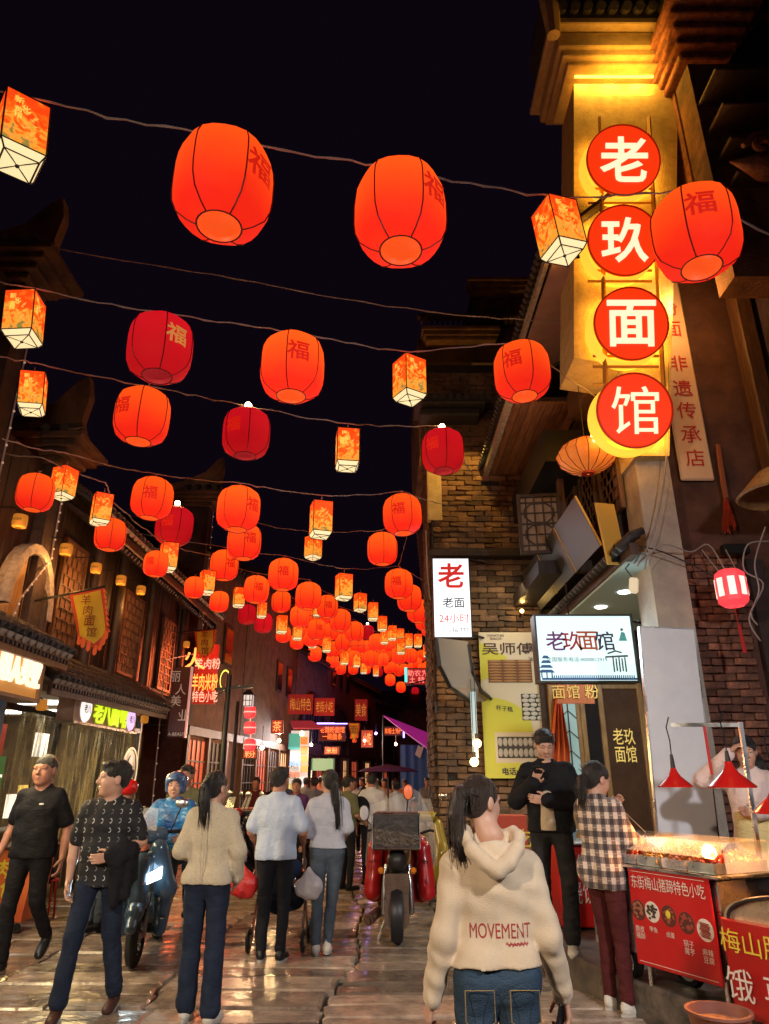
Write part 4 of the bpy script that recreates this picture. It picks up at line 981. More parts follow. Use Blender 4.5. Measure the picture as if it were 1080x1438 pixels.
# ink drawing: pavilion, bridge, figure, wave border
M_bluep = mat('blue_print', (.03, .15, .42), .5); M_tealp = mat('teal_print', (.1, .5, .5), .5)
b = MB(); w = c.x - a.x
b.box2((a.x + .04, YB - .004, a.z + .025), (c.x - .03, YB - .001, a.z + .05)); 
for i in range(40):
    x = a.x + .16 + i * (w - .2) / 40; b.box((x, YB - .003, a.z + .065), (.012, .004, .03))
x0 = a.x + .1
for k in range(4): b.extrude([(x0 - .1 + k * .018, a.z + .11 + k * .055), (x0 + .1 - k * .018, a.z + .11 + k * .055), (x0 + .06 - k * .012, a.z + .145 + k * .055), (x0 - .06 + k * .012, a.z + .145 + k * .055)], YB - .004, YB - .001, 'xz')
for dx in (-.06, 0, .06): b.box((x0 + dx, YB - .003, a.z + .09), (.014, .004, .08))
b.build('blue_pavilion_print', M_bluep, t)
b = MB(); q = at(868, 925, YB)
for k in range(5): b.box((q.x - .06 + k * .035, YB - .003, q.z - .07), (.016, .004, .17 - .02 * (k % 2)))
b.extrude([(q.x - .15, q.z + .01), (q.x + .12, q.z + .02), (q.x + .12, q.z + .045), (q.x - .15, q.z + .03)], YB - .004, YB - .001, 'xz')
b.tube([(q.x - .12, YB - .003, q.z + .06), (q.x - .02, YB - .003, q.z + .09), (q.x + .05, YB - .003, q.z + .07)], .01, 5); b.build('ink_bridge_print', mat('grey_ink', (.08, .12, .13), .6), t)
b = MB(); q = at(874, 893, YB); b.extrude([(q.x - .05, q.z - .06), (q.x + .05, q.z - .06), (q.x + .03, q.z + .04), (q.x - .01, q.z + .05)], YB - .004, YB - .001, 'xz'); b.build('robe_print', M_tealp, t)
b = MB(); b.lathe([(.001, 0), (.018, 0)], 12, (q.x, YB - .004, q.z + .075), Euler((PI / 2, 0, 0)).to_matrix().to_4x4()); b.build('head_print', mat('grey_ink', (.08, .12, .13), .6), t)
b = MB(); b.tube([(c.x, YB + .1, c.z - .05), (3.3, YB + .3, c.z - .05)], .02, 6); b.tube([(a.x + .45, YB + .1, c.z), (a.x + .45, YB + .1, 3.9)], .008, 5); b.build('bracket', M_black, t)
area('sign_light', ((a.x + c.x) / 2, YB - .08, (a.z + c.z) / 2), 1.0, 14, (.75, .95, 1), (-.1, -1, -.25), sy=.6)
# tall food poster on the brick wall
YP = 11.5
po = thing('food_poster', 'tall yellow and cream snack poster with three food photos on the brick wall', 'poster', at(730, 1093, YP))
a = at(682, 1093, YP); c = at(779, 888, YP); w = c.x - a.x; h = c.z - a.z
M_cream = mat('cream_print', (.62, .56, .44), .6); M_lime = mat('lime_print', (.55, .55, .06), .6)
b = MB(); b.box2((a.x, YP, a.z), (c.x, YP + .04, c.z)); b.build('sheet', M_cream, po)
def U(u, v): return (a.x + u * w, a.z + v * h)
b = MB()
b.extrude([U(0, 0), U(.97, 0), U(.97, .1), U(0, .1)], YP - .004, YP - .001, 'xz')
b.extrude([U(0, .1), U(.14, .1), U(.14, .3), U(0, .3)], YP - .004, YP - .001, 'xz')
b.extrude([U(.0, .3)] + [U(.62 * math.sin(t), .3 + .24 * math.cos(t) ** .8) for t in np.linspace(0, PI / 2, 12)][::-1], YP - .004, YP - .001, 'xz')
b.extrude([U(0, .92), U(.04, .92), U(.35, .82), U(.28, .72), U(0, .65)], YP - .004, YP - .001, 'xz'); b.build('lime_shapes', M_lime, po)
def photo(u0, v0, u1, v1, bgc, itc, rows, cols_, shape, nm):
    b = MB(); x0, z0 = U(u0, v0); x1, z1 = U(u1, v1); b.box2((x0, YP - .008, z0), (x1, YP - .002, z1)); o = b.build('printed_photo', mat(nm + '_bg', bgc, .6), po)
    q = MB(); rr = random.Random(3)
    for i in range(rows):
        for j in range(cols_):
            cx_ = x0 + (x1 - x0) * (j + .5) / cols_; cz2 = z0 + (z1 - z0) * (i + .5) / rows; sx = (x1 - x0) / cols_ * .5; sz = (z1 - z0) / rows * .5
            if shape == 'disc': cx_ += (i % 2 - .5) * sx * .5; q.ball((min(max(cx_, x0 + sx), x1 - sx), YP - .01, cz2), (sx * .93, .006, sz * .95), 10)
            else: q.ball((cx_, YP - .01, cz2), (sx * .95, .008, sz * .8), 10)
    q.build('printed_food', mat(nm + '_it', itc, .6, col2=tuple(k * .6 for k in itc), nscale=60), o)
photo(.1, .64, .66, .8, (.15, .06, .02), (.45, .24, .1), 8, 3, 'cake', 'cakes')
photo(.5, .38, .97, .56, (.02, .02, .02), (.6, .58, .52), 6, 5, 'disc', 'rolls')
photo(.17, .13, .8, .27, (.05, .05, .04), (.5, .48, .42), 2, 10, 'cake', 'spring_rolls')
text('吴师傅粑', (*[U(.48, .88)[0]], YP - .004, U(.48, .88)[1]), .2, mat('brown_ink', (.05, .02, .015), .6), po, bold=.012, w=w * .9)
text('SIGNATURE\nSNACKS', (U(.22, .965)[0], YP - .004, U(.22, .965)[1]), .09, M_ink, po, bold=.01)
text('油炸粑', (U(.72, .8)[0], YP - .004, U(.72, .8)[1]), .075, M_ink, po, rgt=(1, 0, -.15), bold=.005)
text('杯子糕', (U(.28, .46)[0], YP - .004, U(.28, .46)[1]), .085, M_ink, po, rgt=(1, 0, -.12), bold=.005)
text('电话:1', (U(.32, .045)[0], YP - .008, U(.32, .045)[1]), .11, M_ink, po, bold=.02)
b = MB(); q = U(.86, .68)
pts = [(q[0] + (.17 if k % 2 else .11) * math.cos(k * PI / 9), q[1] + (.14 if k % 2 else .09) * math.sin(k * PI / 9)) for k in range(18)]
b.extrude(pts, YP - .006, YP - .002, 'xz'); b.build('red_burst', mat('burst_red', (.4, .02, .05), .6), po)
area('poster_light', at(730, 905, 10.6) + Vector((0, 0, .9)), .8, 16, (1, .85, .55), (0, .75, -1))
# brick wall lamp glow
for px, py, p_ in ((733, 858, 9), ):
    q = at(px, py, 11.4); t = thing('wall_spotlight', 'small lit bulb on the brick wall beside the pale box sign', 'lamp', q); b = MB(); b.ball(q, .035, 10); b.build('bulb', L_bulb, t)
    b = MB(); b.tube([q + Vector((0, .03, 0)), q + Vector((0, .25, -.05))], .02, 6); b.build('arm', M_black, t); point('spot_light', q + Vector((0, -.1, .12)), p_, (1, .6, .15))
q = at(640, 690, 11.2)
spot('wall_wash', (1.5, 10.7, 7.5), (1.5, 11.7, 5.8), 90, (1, .58, .12), 100)
spot('wall_wash', (1.6, 13.7, 7.4), (1.6, 14.5, 9), 120, (1, .5, .08), 80)
spot('eave_wash', (2.6, 9.6, 5.9), (2.2, 10.2, 7), 60, (1, .45, .12), 120)
# bulbs by the snack stall left of the poster
for px, py in ((670, 1044), (666, 1070)):
    q = at(px, py, 10.9); t = thing('bare_bulb', ('upper' if py < 1050 else 'lower') + ' glowing bare bulb hanging left of the snack poster', 'bulb', q, group='bare bulbs by the poster')
    b = MB(); b.ball(q, .065, 12); b.build('bulb', L_bulb, t); b = MB(); b.tube([q + Vector((0, 0, .06)), q + Vector((0, 0, .14))], .03, 8); b.tube([q + Vector((0, 0, .1)), q + Vector((0, 0, 1.2))], .006, 5); b.build('socket', M_black, t)
    point('bulb_light', q + Vector((0, -.12, 0)), 9, (1, .6, .25), .06)
# striped canvas awning curving left of the poster
sa = thing('shop_awning', 'dark curved awning frame with lit underside left of the snack poster', 'awning', at(650, 1095, 10.8))
b = MB(); P_ = [at(612, 895, 10.4), at(617, 935, 10.4), at(632, 965, 10.6), at(660, 985, 11.2)]
b.tube(P_, .03, 6); b.tube([p + Vector((.55, .6, 0)) for p in P_], .03, 6); b.build('frame', M_black, sa)
b = MB(); vs = []
for p in P_: vs += [p, p + Vector((.55, .6, .05))]
b.add(vs, [(2 * i, 2 * i + 1, 2 * i + 3, 2 * i + 2) for i in range(3)]); b.build('canvas', mat('canvas_grey', (.35, .3, .25), .8), sa)
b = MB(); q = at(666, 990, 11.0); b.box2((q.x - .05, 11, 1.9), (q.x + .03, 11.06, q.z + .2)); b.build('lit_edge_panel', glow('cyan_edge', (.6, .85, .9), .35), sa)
# white board and its stand
wb = thing('white_board', 'tall blank white glossy board standing behind the snack cart', 'board', at(942, 1160, 7.0))
a = at(898, 882, 7.0); c = at(974, 882, 7.0)
b = MB(); b.M = Matrix.Translation(((a.x + c.x) / 2 - .13, 7.0, .2)) @ Euler((0, R(2.5), 0)).to_matrix().to_4x4(); b.rbox((0, 0, (a.z - .2) / 2), (c.x - a.x, .05, a.z - .2), .006); b.build('panel', M_white, wb)
b = MB(); b.M = Matrix.Translation(((a.x + c.x) / 2 - .13, 7.0, .2)) @ Euler((0, R(2.5), 0)).to_matrix().to_4x4(); 
for sx in (-1, 1): b.box((sx * (c.x - a.x) / 2, 0, (a.z - .2) / 2), (.012, .06, a.z - .19))
b.box((0, 0, a.z - .2), (c.x - a.x, .06, .012)); b.build('metal_edge', M_steel, wb)
# rolled straw/yellow notice leaning on the ledge, meter box, cables
nb = thing('yellow_notice_board', 'yellow notice board with black figure standing on the porch ledge', 'board', at(865, 790, 7.8))
a = at(852, 800, 7.75); 
b = MB(); b.M = Matrix.Translation(at(866, 790, 7.75)) @ Euler((0, -.12, .5)).to_matrix().to_4x4(); b.box((0, 0, .35), (.3, .03, .75)); b.build('board', M_gold, nb)
b = MB(); b.M = Matrix.Translation(at(866, 790, 7.75)) @ Euler((0, -.12, .5)).to_matrix().to_4x4(); b.extrude([(-.1, 0), (.08, 0), (.1, .12), (0, .22), (-.08, .12)], -.02, -.018, 'xz'); b.build('black_shape', M_black, nb)
ml = thing('small_hand_lamp', 'small cream emergency lamp clipped under the porch ledge', 'lamp', at(890, 822, 7.4)); q = at(890, 822, 7.4)
b = MB(); b.rbox(q, (.1, .05, .18), .02, ry=.15); b.build('case', glow('cream_lamp', (1, .8, .5), .5), ml); b = MB(); b.tube([q + Vector((0, 0, .08)), q + Vector((-.06, .02, .2)), q + Vector((0, .05, .26))], .008, 5); b.build('hook', M_black, ml)
# lit red pendant cube on the brick pier
pc = thing('hexagonal_lantern', 'small red glass lantern with white lit panes and tassel on the red brickwork', 'lantern', at(1027, 826, 7.3)); q = at(1027, 826, 7.3)
b = MB(); b.lathe([(.1, -.2), (.16, -.15), (.17, 0), (.16, .15), (.1, .2)], 8, q); b.build('red_shell', glow('lantern_pink', (1, .06, .08), .9, (.6, .05, .05)), pc)
b = MB()
for k in range(8):
    an = PI / 8 + k * PI / 4; n = Vector((math.cos(an), math.sin(an), 0)); r_ = Vector((-n.y, n.x, 0)); cc = q + n * .158
    b.slab([cc - r_ * .035 - Vector((0, 0, .1)), cc + r_ * .035 - Vector((0, 0, .1)), cc + r_ * .035 + Vector((0, 0, .1)), cc - r_ * .035 + Vector((0, 0, .1))], n, .01)
b.build('white_panes', glow('pane_white', (1, .75, .65), 1.2), pc)
b = MB(); b.tube([q + Vector((0, 0, -.2)), q + Vector((0, 0, -.38)), q + Vector((.01, 0, -.42)), q + Vector((.02, 0, -.7))], [.004, .004, .018, .022], 6); b.build('tassel', mat('tassel_red', (.5, .02, .02), .8), pc)
b = MB(); b.tube([q + Vector((-.1, 0, .18)), q + Vector((-.15, .2, .5))], .006, 5); b.tube([q + Vector((.1, 0, .18)), q + Vector((.12, .2, .5))], .006, 5); b.build('wires', M_cable_w, pc)
# red besom hanging on the wall
rb = thing('red_broom', 'red twig broom hanging on the russet wall', 'broom', at(1025, 700, 7.9))
b = MB(); b.tube([at(1008, 625, 7.9), at(1016, 680, 7.88), at(1020, 700, 7.87)], [.03, .035, .03], 6); b.build('handle', mat('faded_red_wood', (.3, .09, .04), .7), rb)
b = MB(); rr = random.Random(9)
for k in range(26): b.tube([at(1018, 690, 7.88), at(1018 + rr.uniform(-3, 8), 715, 7.86), at(1024 + rr.uniform(-10, 10), 745 + rr.uniform(-8, 6), 7.86)], .008, 4)
b.build('twigs', mat('twig_red', (.4, .04, .02), .8), rb)
# hanging basket lamp on the right edge
hl = thing('hanging_basket', 'boat shaped bamboo basket hanging at the right edge', 'basket', at(1085, 690, 6.6)); q = at(1098, 690, 6.6)
b = MB(); b.lathe([(.02, .3), (.2, .22), (.36, .05), (.44, -.03), (.42, -.05), (.33, .02), (.18, .18)], 24, q - Vector((0, 0, 0))); b.build('bowl', M_wood_gold, hl, smooth=1)
# pale and dark cables along the column
rr = random.Random(4)
for k, (pts, m, lab) in enumerate((
    ([(905, 800, 7.4), (912, 778, 7.3), (935, 765, 7.3), (970, 775, 7.5), (995, 765, 7.6), (1018, 800, 7.4)], M_cable_w, 'pale cable looping from the column to the small red lantern'),
    ([(938, 500, 7.4), (936, 640, 7.4), (920, 740, 7.4), (895, 795, 7.35)], M_cable_w, 'thin pale cable running down the column edge'),
    ([(887, 765, 7.4), (930, 775, 7.4), (985, 800, 7.5), (1010, 815, 7.5)], M_cable, 'thin dark cable crossing the brick pier'),
    ([(1075, 740, 7.2), (1060, 790, 7.2), (1066, 830, 7.2), (1052, 870, 7.2), (1068, 900, 7.2)], M_cable_w, 'tangled white cable at the right edge'),
    ([(1080, 760, 7.2), (1050, 765, 7.2), (1045, 800, 7.2), (1072, 820, 7.2), (1055, 860, 7.2), (1064, 878, 7.2)], M_cable_w, 'second tangled white cable beside the timber post'))):
    b = MB(); P_ = [at(*p) for p in pts]; S2 = []
    for i in range(len(P_) - 1):
        p0, p1, p2, p3 = P_[max(i - 1, 0)], P_[i], P_[i + 1], P_[min(i + 2, len(P_) - 1)]
        for j in range(5):
            t = j / 5; S2.append(.5 * ((2 * p1) + (p2 - p0) * t + (2 * p0 - 5 * p1 + 4 * p2 - p3) * t * t + (3 * p1 - p0 - 3 * p2 + p3) * t ** 3))
    b.tube(S2 + [P_[-1]], .009, 5); tag(b.build('cable', m, smooth=2), lab, 'cable', 'loose cables on the column')
mbx = thing('junction_box', 'dark metal junction box above the small red lantern', 'box', at(1030, 772, 7.8)); q = at(1032, 772, 7.8); b = MB(); b.rbox(q, (.3, .12, .12), .01); b.build('case', M_black, mbx)
# red curtain by the porch door
cu = thing('red_curtain', 'red and orange cloth curtain hanging between poster and wooden door', 'curtain', at(790, 1100, 11.2))
b = MB(); n = 20; vs = []
for i in range(n + 1):
    u = i / n
    for j, py in enumerate((965, 1000, 1050, 1105)):
        x0, x1 = ((781, 787), (777, 791), (772, 799), (766, 801))[j]; p = at(x0 + (x1 - x0) * u, py, 11.2); vs.append((p.x, 11.2 + .06 * math.sin(u * 22 + j * .4), p.z))
b.add(vs, [(4 * i + j, 4 * i + 4 + j, 4 * i + 5 + j, 4 * i + 1 + j) for i in range(n) for j in range(3)]); b.build('cloth', mat('curtain_red', (.5, .05, .03), .8, col2=(.6, .12, .02), nscale=1.5), cu, smooth=2)
sg2 = thing('menu_banner', 'orange menu strip under the pale box sign', 'banner', at(815, 970, 10.5)); b = MB(); q = at(783, 988, 10.5); q2 = at(832, 955, 10.5); b.box2((q.x, 10.5, q.z), (q2.x, 10.53, q2.z)); b.build('board', mat('orange_board', (.4, .09, .02), .6), sg2)
text('面馆 粉', ((q.x + q2.x) / 2, 10.49, (q.z + q2.z) / 2), .2, M_gold, sg2)

# ---------------- signs on the left ----------------
ys = thing('lit_shop_sign', 'amber sign board with bright white characters at the left edge', 'sign', (-3.95, 6.6, 2.5))
a = atx(61, 988, -3.95); c = atx(61, 906, -3.95); zt = 3.0 ; zb = 2.45
b = MB(); b.box2((-4.2, 4.6, zb), (-3.96, 8.1, zb + .55)); b.build('board', mat('amber_board', (.75, .38, .1), .5, emit=(1, .4, .08), es=.25), ys)
b = MB(); b.box2((-4.2, 4.6, zb - .04), (-3.93, 8.16, zb)); b.box2((-4.2, 4.6, zb + .551), (-3.93, 8.16, zb + .6)); b.box2((-4.2, 8.101, zb), (-3.93, 8.16, zb + .55)); b.build('moulding', M_wood_gold, ys)
for ch, y in zip('丽人美业', (7.3, 7.53, 7.76, 7.97)): text(ch, (-3.955, y, zb + .29), .36, glow('char_white', (1, .85, .62), 1.15), ys, rgt=(0, 1, 0), w=.2, bold=.025, th=.04)
area('sign_light', (-3.85, 6.6, zb - .05), 3, 95, (1, .75, .4), (1, 0, -.8), sy=.4)
gs = thing('lit_shop_sign', 'lit fascia sign with four green yellow characters between two white medallions', 'sign', (-4.3, 11, 2))
y0 = atx(103, 1010, -4.3).y; y1 = atx(191, 1020, -4.3).y; z0 = atx(103, 1013, -4.3).z; z1 = atx(103, 969, -4.3).z
b = MB(); b.box2((-4.55, y0, z0), (-4.31, y1, z1)); b.build('board', mat('pinkish_board', (.5, .3, .2), .5, col2=(.35, .2, .12), nscale=4), gs)
b = MB()
for zz in (z0 - .02, z1): b.box2((-4.56, y0 - .02, zz), (-4.28, y1 + .02, zz + .03))
b.build('rim', M_steel, gs)
W2 = y1 - y0
for ch, f_ in zip('老八面馆', (.33, .46, .6, .74)): text(ch, (-4.305, y0 + W2 * f_, (z0 + z1) / 2), .33, glow('char_lime', (.62, .85, .01), 1.1), gs, rgt=(0, 1, 0), bold=.02, th=.02)
for f_, cc in ((.15, (1, .95, .9)), (.89, (.9, .6, 1))):
    b = MB(); b.lathe([(.001, .02), (.17, .02), (.19, 0)], 28, (-4.305, y0 + W2 * f_, (z0 + z1) / 2), Mx); md = b.build('medallion', glow('medal%d' % int(f_ * 10), cc, 1.0), gs)
    text('老八', (-4.28, y0 + W2 * f_, (z0 + z1) / 2), .12, M_ink, md, rgt=(0, 1, 0), bold=.02)
area('sign_light', (-4.2, (y0 + y1) / 2, z0 + .0), 2, 60, (1, .7, .25), (1, 0, -.5), sy=.3)
# vertical dark sign with pale characters
YV = 14.2
v_ = thing('vertical_sign', 'dark maroon vertical sign with pale scattered characters beside the noodle shop', 'sign', at(250, 1036, YV)); a = at(233, 1036, YV); c = at(268, 936, YV)
b = MB(); b.rbox(((a.x + c.x) / 2, YV + .08, (a.z + c.z) / 2), (c.x - a.x, .14, c.z - a.z), .02); b.build('board', mat('maroon', (.09, .02, .03), .4), v_)
b = MB(); b.box2((c.x + .002, YV, a.z), (c.x + .03, YV + .1, c.z)); b.build('lit_edge', glow('edge_rose', (.9, .35, .3), .5), v_)
for ch, px, py in (('丽', 246, 950), ('人', 254, 968), ('美', 247, 984), ('业', 258, 1004)):
    q = at(px, py, YV); text(ch, (q.x, YV - .002, q.z), .21, mat('pale_char', (.6, .5, .45), .5, emit=(1, .8, .7), es=.12), v_, bold=.0)
text('A-BEAUTY', (at(250, 1031, YV).x, YV - .002, at(250, 1031, YV).z), .06, mat('pale_char', (.6, .5, .45), .5), v_)
# glowing red sign tower
YR = 16.2
v_ = thing('neon_sign', 'glowing red shop sign with yellow neon strokes below the small yellow flag', 'sign', at(290, 990, YR)); a = at(269, 988, YR); c = at(307, 905, YR)
b = MB(); b.box2((a.x, YR, a.z), (c.x, YR + .15, c.z)); b.build('board', glow('neon_board', (.9, .05, .02), .22, (.4, .03, .02)), v_)
for ch, px, py, hh, mm in (('火', 274, 925, .5, 1), ('羊肉粉', 292, 932, .25, 2), ('羊肉米粉', 288, 958, .38, 1), ('特色小吃', 288, 978, .25, 2)):
    q = at(px, py, YR); text(ch, (q.x, YR - .01, q.z), hh, (None, glow('neon_orange', (1, .25, .04), 3), glow('neon_pale', (1, .55, .35), 1.1))[mm], v_, bold=.01, w=min(hh * len(ch), .58))
area('sign_light', ((a.x + c.x) / 2, YR - .1, (a.z + c.z) / 2), .6, 90, (1, .15, .04), (0.2, -1, -.2), sy=1.2)
b = MB(); q = at(316, 955, 16.4); b.lathe([(.22, 0), (.24, .01), (.22, .02), (.2, .01), (.22, 0)], 20, q, Matrix.Diagonal((.5, 1, 1, 1)) @ Euler((PI / 2, 0, 0)).to_matrix().to_4x4()); b.build('neon_ring', glow('neon_lime', (.7, .8, .1), 1.5), v_)
b = MB(); a0 = at(262, 850, 16.5); b.box2((a0.x, 16.6, 0), (at(330, 850, 16.5).x - .5, 16.9, 0.01))
# flags
def flag(name, label, top_l, top_r, tip, side_b, txt, m1, m2, th, Y, teeth=6, chs=.2):
    t = thing(name, label, 'flag', at(*top_l, Y)); A, B_ = at(*top_l, Y), at(*top_r, Y); T = at(*tip, Y); Bl, Br = at(*side_b[0], Y), at(*side_b[1], Y)
    n = 10; b = MB(); rows = 8; vs = []
    for j in range(rows + 1):
        v = j / rows
        for i in range(n + 1):
            u = i / n; top = A.lerp(B_, u); bot = Bl.lerp(T, u * 2) if u < .5 else T.lerp(Br, u * 2 - 1)
            p = top.lerp(bot, v); vs.append((p.x, Y + .05 * math.sin(u * 7 + v * 3) * v, p.z))
    fs = [(j * (n + 1) + i, j * (n + 1) + i + 1, (j + 1) * (n + 1) + i + 1, (j + 1) * (n + 1) + i) for j in range(rows) for i in range(n)]
    red = MB(); red.add(vs, fs); red.build('cloth', m1, t, smooth=2)
    def inn(p): c0 = (A + B_ + T) / 3; return Vector(p)
    vs2 = []
    for j in range(rows + 1):
        v = .06 + .86 * j / rows
        for i in range(n + 1):
            u = .1 + .8 * i / n; top = A.lerp(B_, u); bot = Bl.lerp(T, u * 2) if u < .5 else T.lerp(Br, u * 2 - 1)
            p = top.lerp(bot, v); vs2.append((p.x, Y - .006 + .05 * math.sin(u * 7 + v * 3) * v, p.z))
    y_ = MB(); y_.add(vs2, fs); y_.build('yellow_field', m2, t, smooth=2)
    f = MB()
    for k in range(teeth):
        u = (k + .5) / teeth; bot = Bl.lerp(T, u * 2) if u < .5 else T.lerp(Br, u * 2 - 1); L = (A - Bl).length * .1
        w = (B_ - A).length / teeth * .4; f.extrude([(bot.x - w, bot.z + .05), (bot.x + w, bot.z + .05), (bot.x + w, bot.z - L), (bot.x, bot.z - L - w), (bot.x - w, bot.z - L)], Y - .004 + .05 * math.sin(u * 7 + 3), Y + .004 + .05 * math.sin(u * 7 + 3), 'xz')
    for k in range(8):
        p = B_.lerp(Br, (k + .6) / 8); w = (B_ - A).length * .09; s_ = (B_ - Br).length / 8 * .4
        f.extrude([(p.x - .01, p.z + s_), (p.x + w, p.z - s_ * 1.5), (p.x - .01, p.z - s_)], Y - .003, Y + .003, 'xz')
    f.build('fringe', mat('orange_fringe', (.75, .13, .03), .7, emit=(1, .15, .02), es=.06), t)
    for k, ch in enumerate(txt):
        v = .2 + .6 * k / max(1, len(txt) - 1) if len(txt) > 1 else .4; u = .5 + .03 * k; p = A.lerp(B_, u).lerp(T, v * .92)
        text(ch, (p.x, Y - .02 + .05 * math.sin(.5 * 7 + v * 3) * v - .03, p.z), chs, mat('flag_ink', (.2, .03, .01), .7), t, bold=.0)
    b = MB(); b.tube([A + (A - B_) * 1.2, B_ + (B_ - A) * .05], .016, 6); b.build('pole', M_black, t)
    return t
M_fy = mat('flag_yellow', (.72, .52, .03), .75, col2=(.6, .38, .02), nscale=3)
M_fr = mat('flag_red', (.55, .06, .02), .75)
flag('pennant_flag', 'large yellow pennant with red border and orange fringe reading 羊肉面馆', (97, 834), (146, 824), (133, 911), ((109, 895), (152, 886)), '羊肉面馆', M_fr, M_fy, 0, 8.9, 7, .13)
flag('pennant_flag', 'small yellow hanging flag over the glowing red sign', (273, 886), (303, 883), (288, 925), ((276, 915), (300, 910)), '羊肉馆', M_fr, M_fy, 0, 15.6, 5, .16)
flag('pennant_flag', 'tiny yellow pennant hanging by the far noodle kiosk', (489, 1015), (505, 1015), (498, 1043), ((492, 1032), (503, 1030)), '面', M_fr, M_fy, 0, 29, 4, .3)
flag('pennant_flag', 'yellow pennant with orange tail right of the far lanterns', (598, 955), (617, 950), (606, 985), ((600, 972), (614, 970)), '粉', M_fr, M_fy, 0, 17, 5, .16)
sign_board('banner', 'red banner with lit pink characters under the last lanterns', 569, 938, 614, 962, 17, glow('banner_red', (.8, .02, .03), .35, (.4, .02, .02)), '助农为农\n土 特 产', glow('banner_txt', (1, .25, .2), 1.4), th=.04, fill=.75, tw=.85)
b = MB(); q = at(570, 946, 16.95); b.box2((q.x - .03, 16.9, q.z - .2), (q.x + .03, 16.95, q.z + .14)); tag(b.build('cyan_lamp', glow('cyan', (.1, .9, .7), 1.5)), 'small cyan lamp at the left end of the red banner', 'lamp')
# street lamp post with lantern box
lp = thing('lamp_post', 'black lamp post with crossbar and square lattice lantern', 'lamp post', atz(310, 1190)); Yl = 13.0; q = at(310, 1100, Yl); zt = at(310, 948, Yl).z
b = MB(); b.tube([(q.x, Yl, 0), (q.x, Yl, .25), (q.x, Yl, .3), (q.x, Yl, zt)], [.12, .11, .06, .05], 10); b.tube([(q.x, Yl, zt), (q.x, Yl, zt + .1)], [.02, .01], 8); b.build('pole', M_black, lp, smooth=1)
z = at(310, 968, Yl).z; b = MB(); b.beam((q.x - .24, Yl, z), (at(352, 968, Yl).x + .05, Yl, z + .05), .05, .045); b.beam((q.x - .18, Yl + .001, z - .09), (q.x + .2, Yl + .001, z + .09), .03, .03); b.build('crossbar', M_black, lp)
c = at(349, 984, Yl); b = MB(); b.box(c, (.16, .16, .2)); bx = b.build('lantern_box', glow('box_white', (.9, .8, .8), .6), lp)
b = MB(); 
for s_ in (-1, 1):
    for zz in (-.1, 0.0, .1): b.box((c.x, c.y - .083, c.z + zz), (.17, .01, .012))
    b.box((c.x + s_ * .08, c.y - .082, c.z), (.012, .012, .2)); b.box((c.x + s_ * .035, c.y - .083, c.z), (.01, .01, .2))
b.build('lattice', M_black, bx)
b = MB(); b.lathe([(.16, .1), (.05, .19), (.01, .2)], 4, c, Matrix.Rotation(PI / 4, 4, 'Z')); b.tube([c + Vector((0, 0, .19)), Vector((c.x, Yl, z))], .008, 5); b.build('lantern_cap', M_black, bx)
lp2 = thing('lamp_post', 'thinner dark post standing right of the lamp post', 'lamp post', (at(333, 1000, 14.5).x, 14.5, 0)); b = MB(); b.tube([(at(333, 1000, 14.5).x, 14.5, 0), (at(333, 1000, 14.5).x, 14.5, at(333, 985, 14.5).z)], .035, 8); b.build('pole', M_black, lp2)
for k, py in enumerate((1000, 1022, 1046)):
    q = at(351, py, 13.6); t = thing('red_string_lantern', ('top', 'middle', 'lowest')[k] + ' of three small red lanterns strung below the lattice lamp', 'lantern', q, group='three small red lanterns in a string')
    b = MB(); b.lathe([(.05, -.11), (.1, -.09), (.115, 0), (.1, .09), (.05, .11)], 12, q); b.build('shell', glow('lantern_pinkred', (1, .03, .04), 1.3), t, smooth=1)
    b = MB(); b.lathe([(.117, -.012), (.119, 0), (.117, .012)], 12, q); b.tube([q + Vector((0, 0, .11)), q + Vector((0, 0, .19))], .01, 6); b.build('band', glow('band_pale', (1, .5, .4), 1), t)
b = MB(); 
# small yellow wall lanterns
M_wl = glow('wall_lantern', (1, .33, .03), .38, (.3, .14, .02))
for k, (px, py, w) in enumerate(((28, 732, 20), (93, 772, 17), (135, 798, 15), (170, 815, 14), (198, 829, 13), (262, 905, 9), (59, 990, 15), (203, 1010, 11))):
    X = XL + .35 if k not in (6,) else -4.2
    q = atx(px, py, X); s = w / FPX * (q.y / ray(px, py).y) / .28
    t = thing('wall_lantern', ('yellow wall lantern high on the leftmost house', 'yellow wall lantern under the eave above the arch', 'yellow wall lantern above the large yellow pennant', 'fourth yellow wall lantern along the plank wall', 'fifth yellow wall lantern along the plank wall', 'tiny yellow lantern beside the small flag', 'dim yellow lantern right of the amber sign', 'dim yellow lantern right of the green lettered sign')[k], 'lantern', q, group='small yellow wall lanterns')
    b = MB(); b.lathe([(.07 * s, -.14 * s), (.13 * s, -.12 * s), (.14 * s, -.05 * s), (.14 * s, .05 * s), (.13 * s, .12 * s), (.07 * s, .14 * s)], 12, q); b.build('shell', M_wl, t, smooth=1)
    text('特色面馆'[:4], q + Vector((0, -.145 * s, 0)), .05 * s, M_ink, t) if k < 5 else None
    if k < 5: point('wall_lantern_light', q + Vector((.05, -.1, -.28)), 16, (1, .42, .1), .06)
    b = MB(); b.tube([q + Vector((0, 0, .13 * s)), q + Vector((-.1, 0, .3 * s)), Vector((XL, q.y, q.z + .3 * s))], .01, 5); b.build('hook', M_black, t)
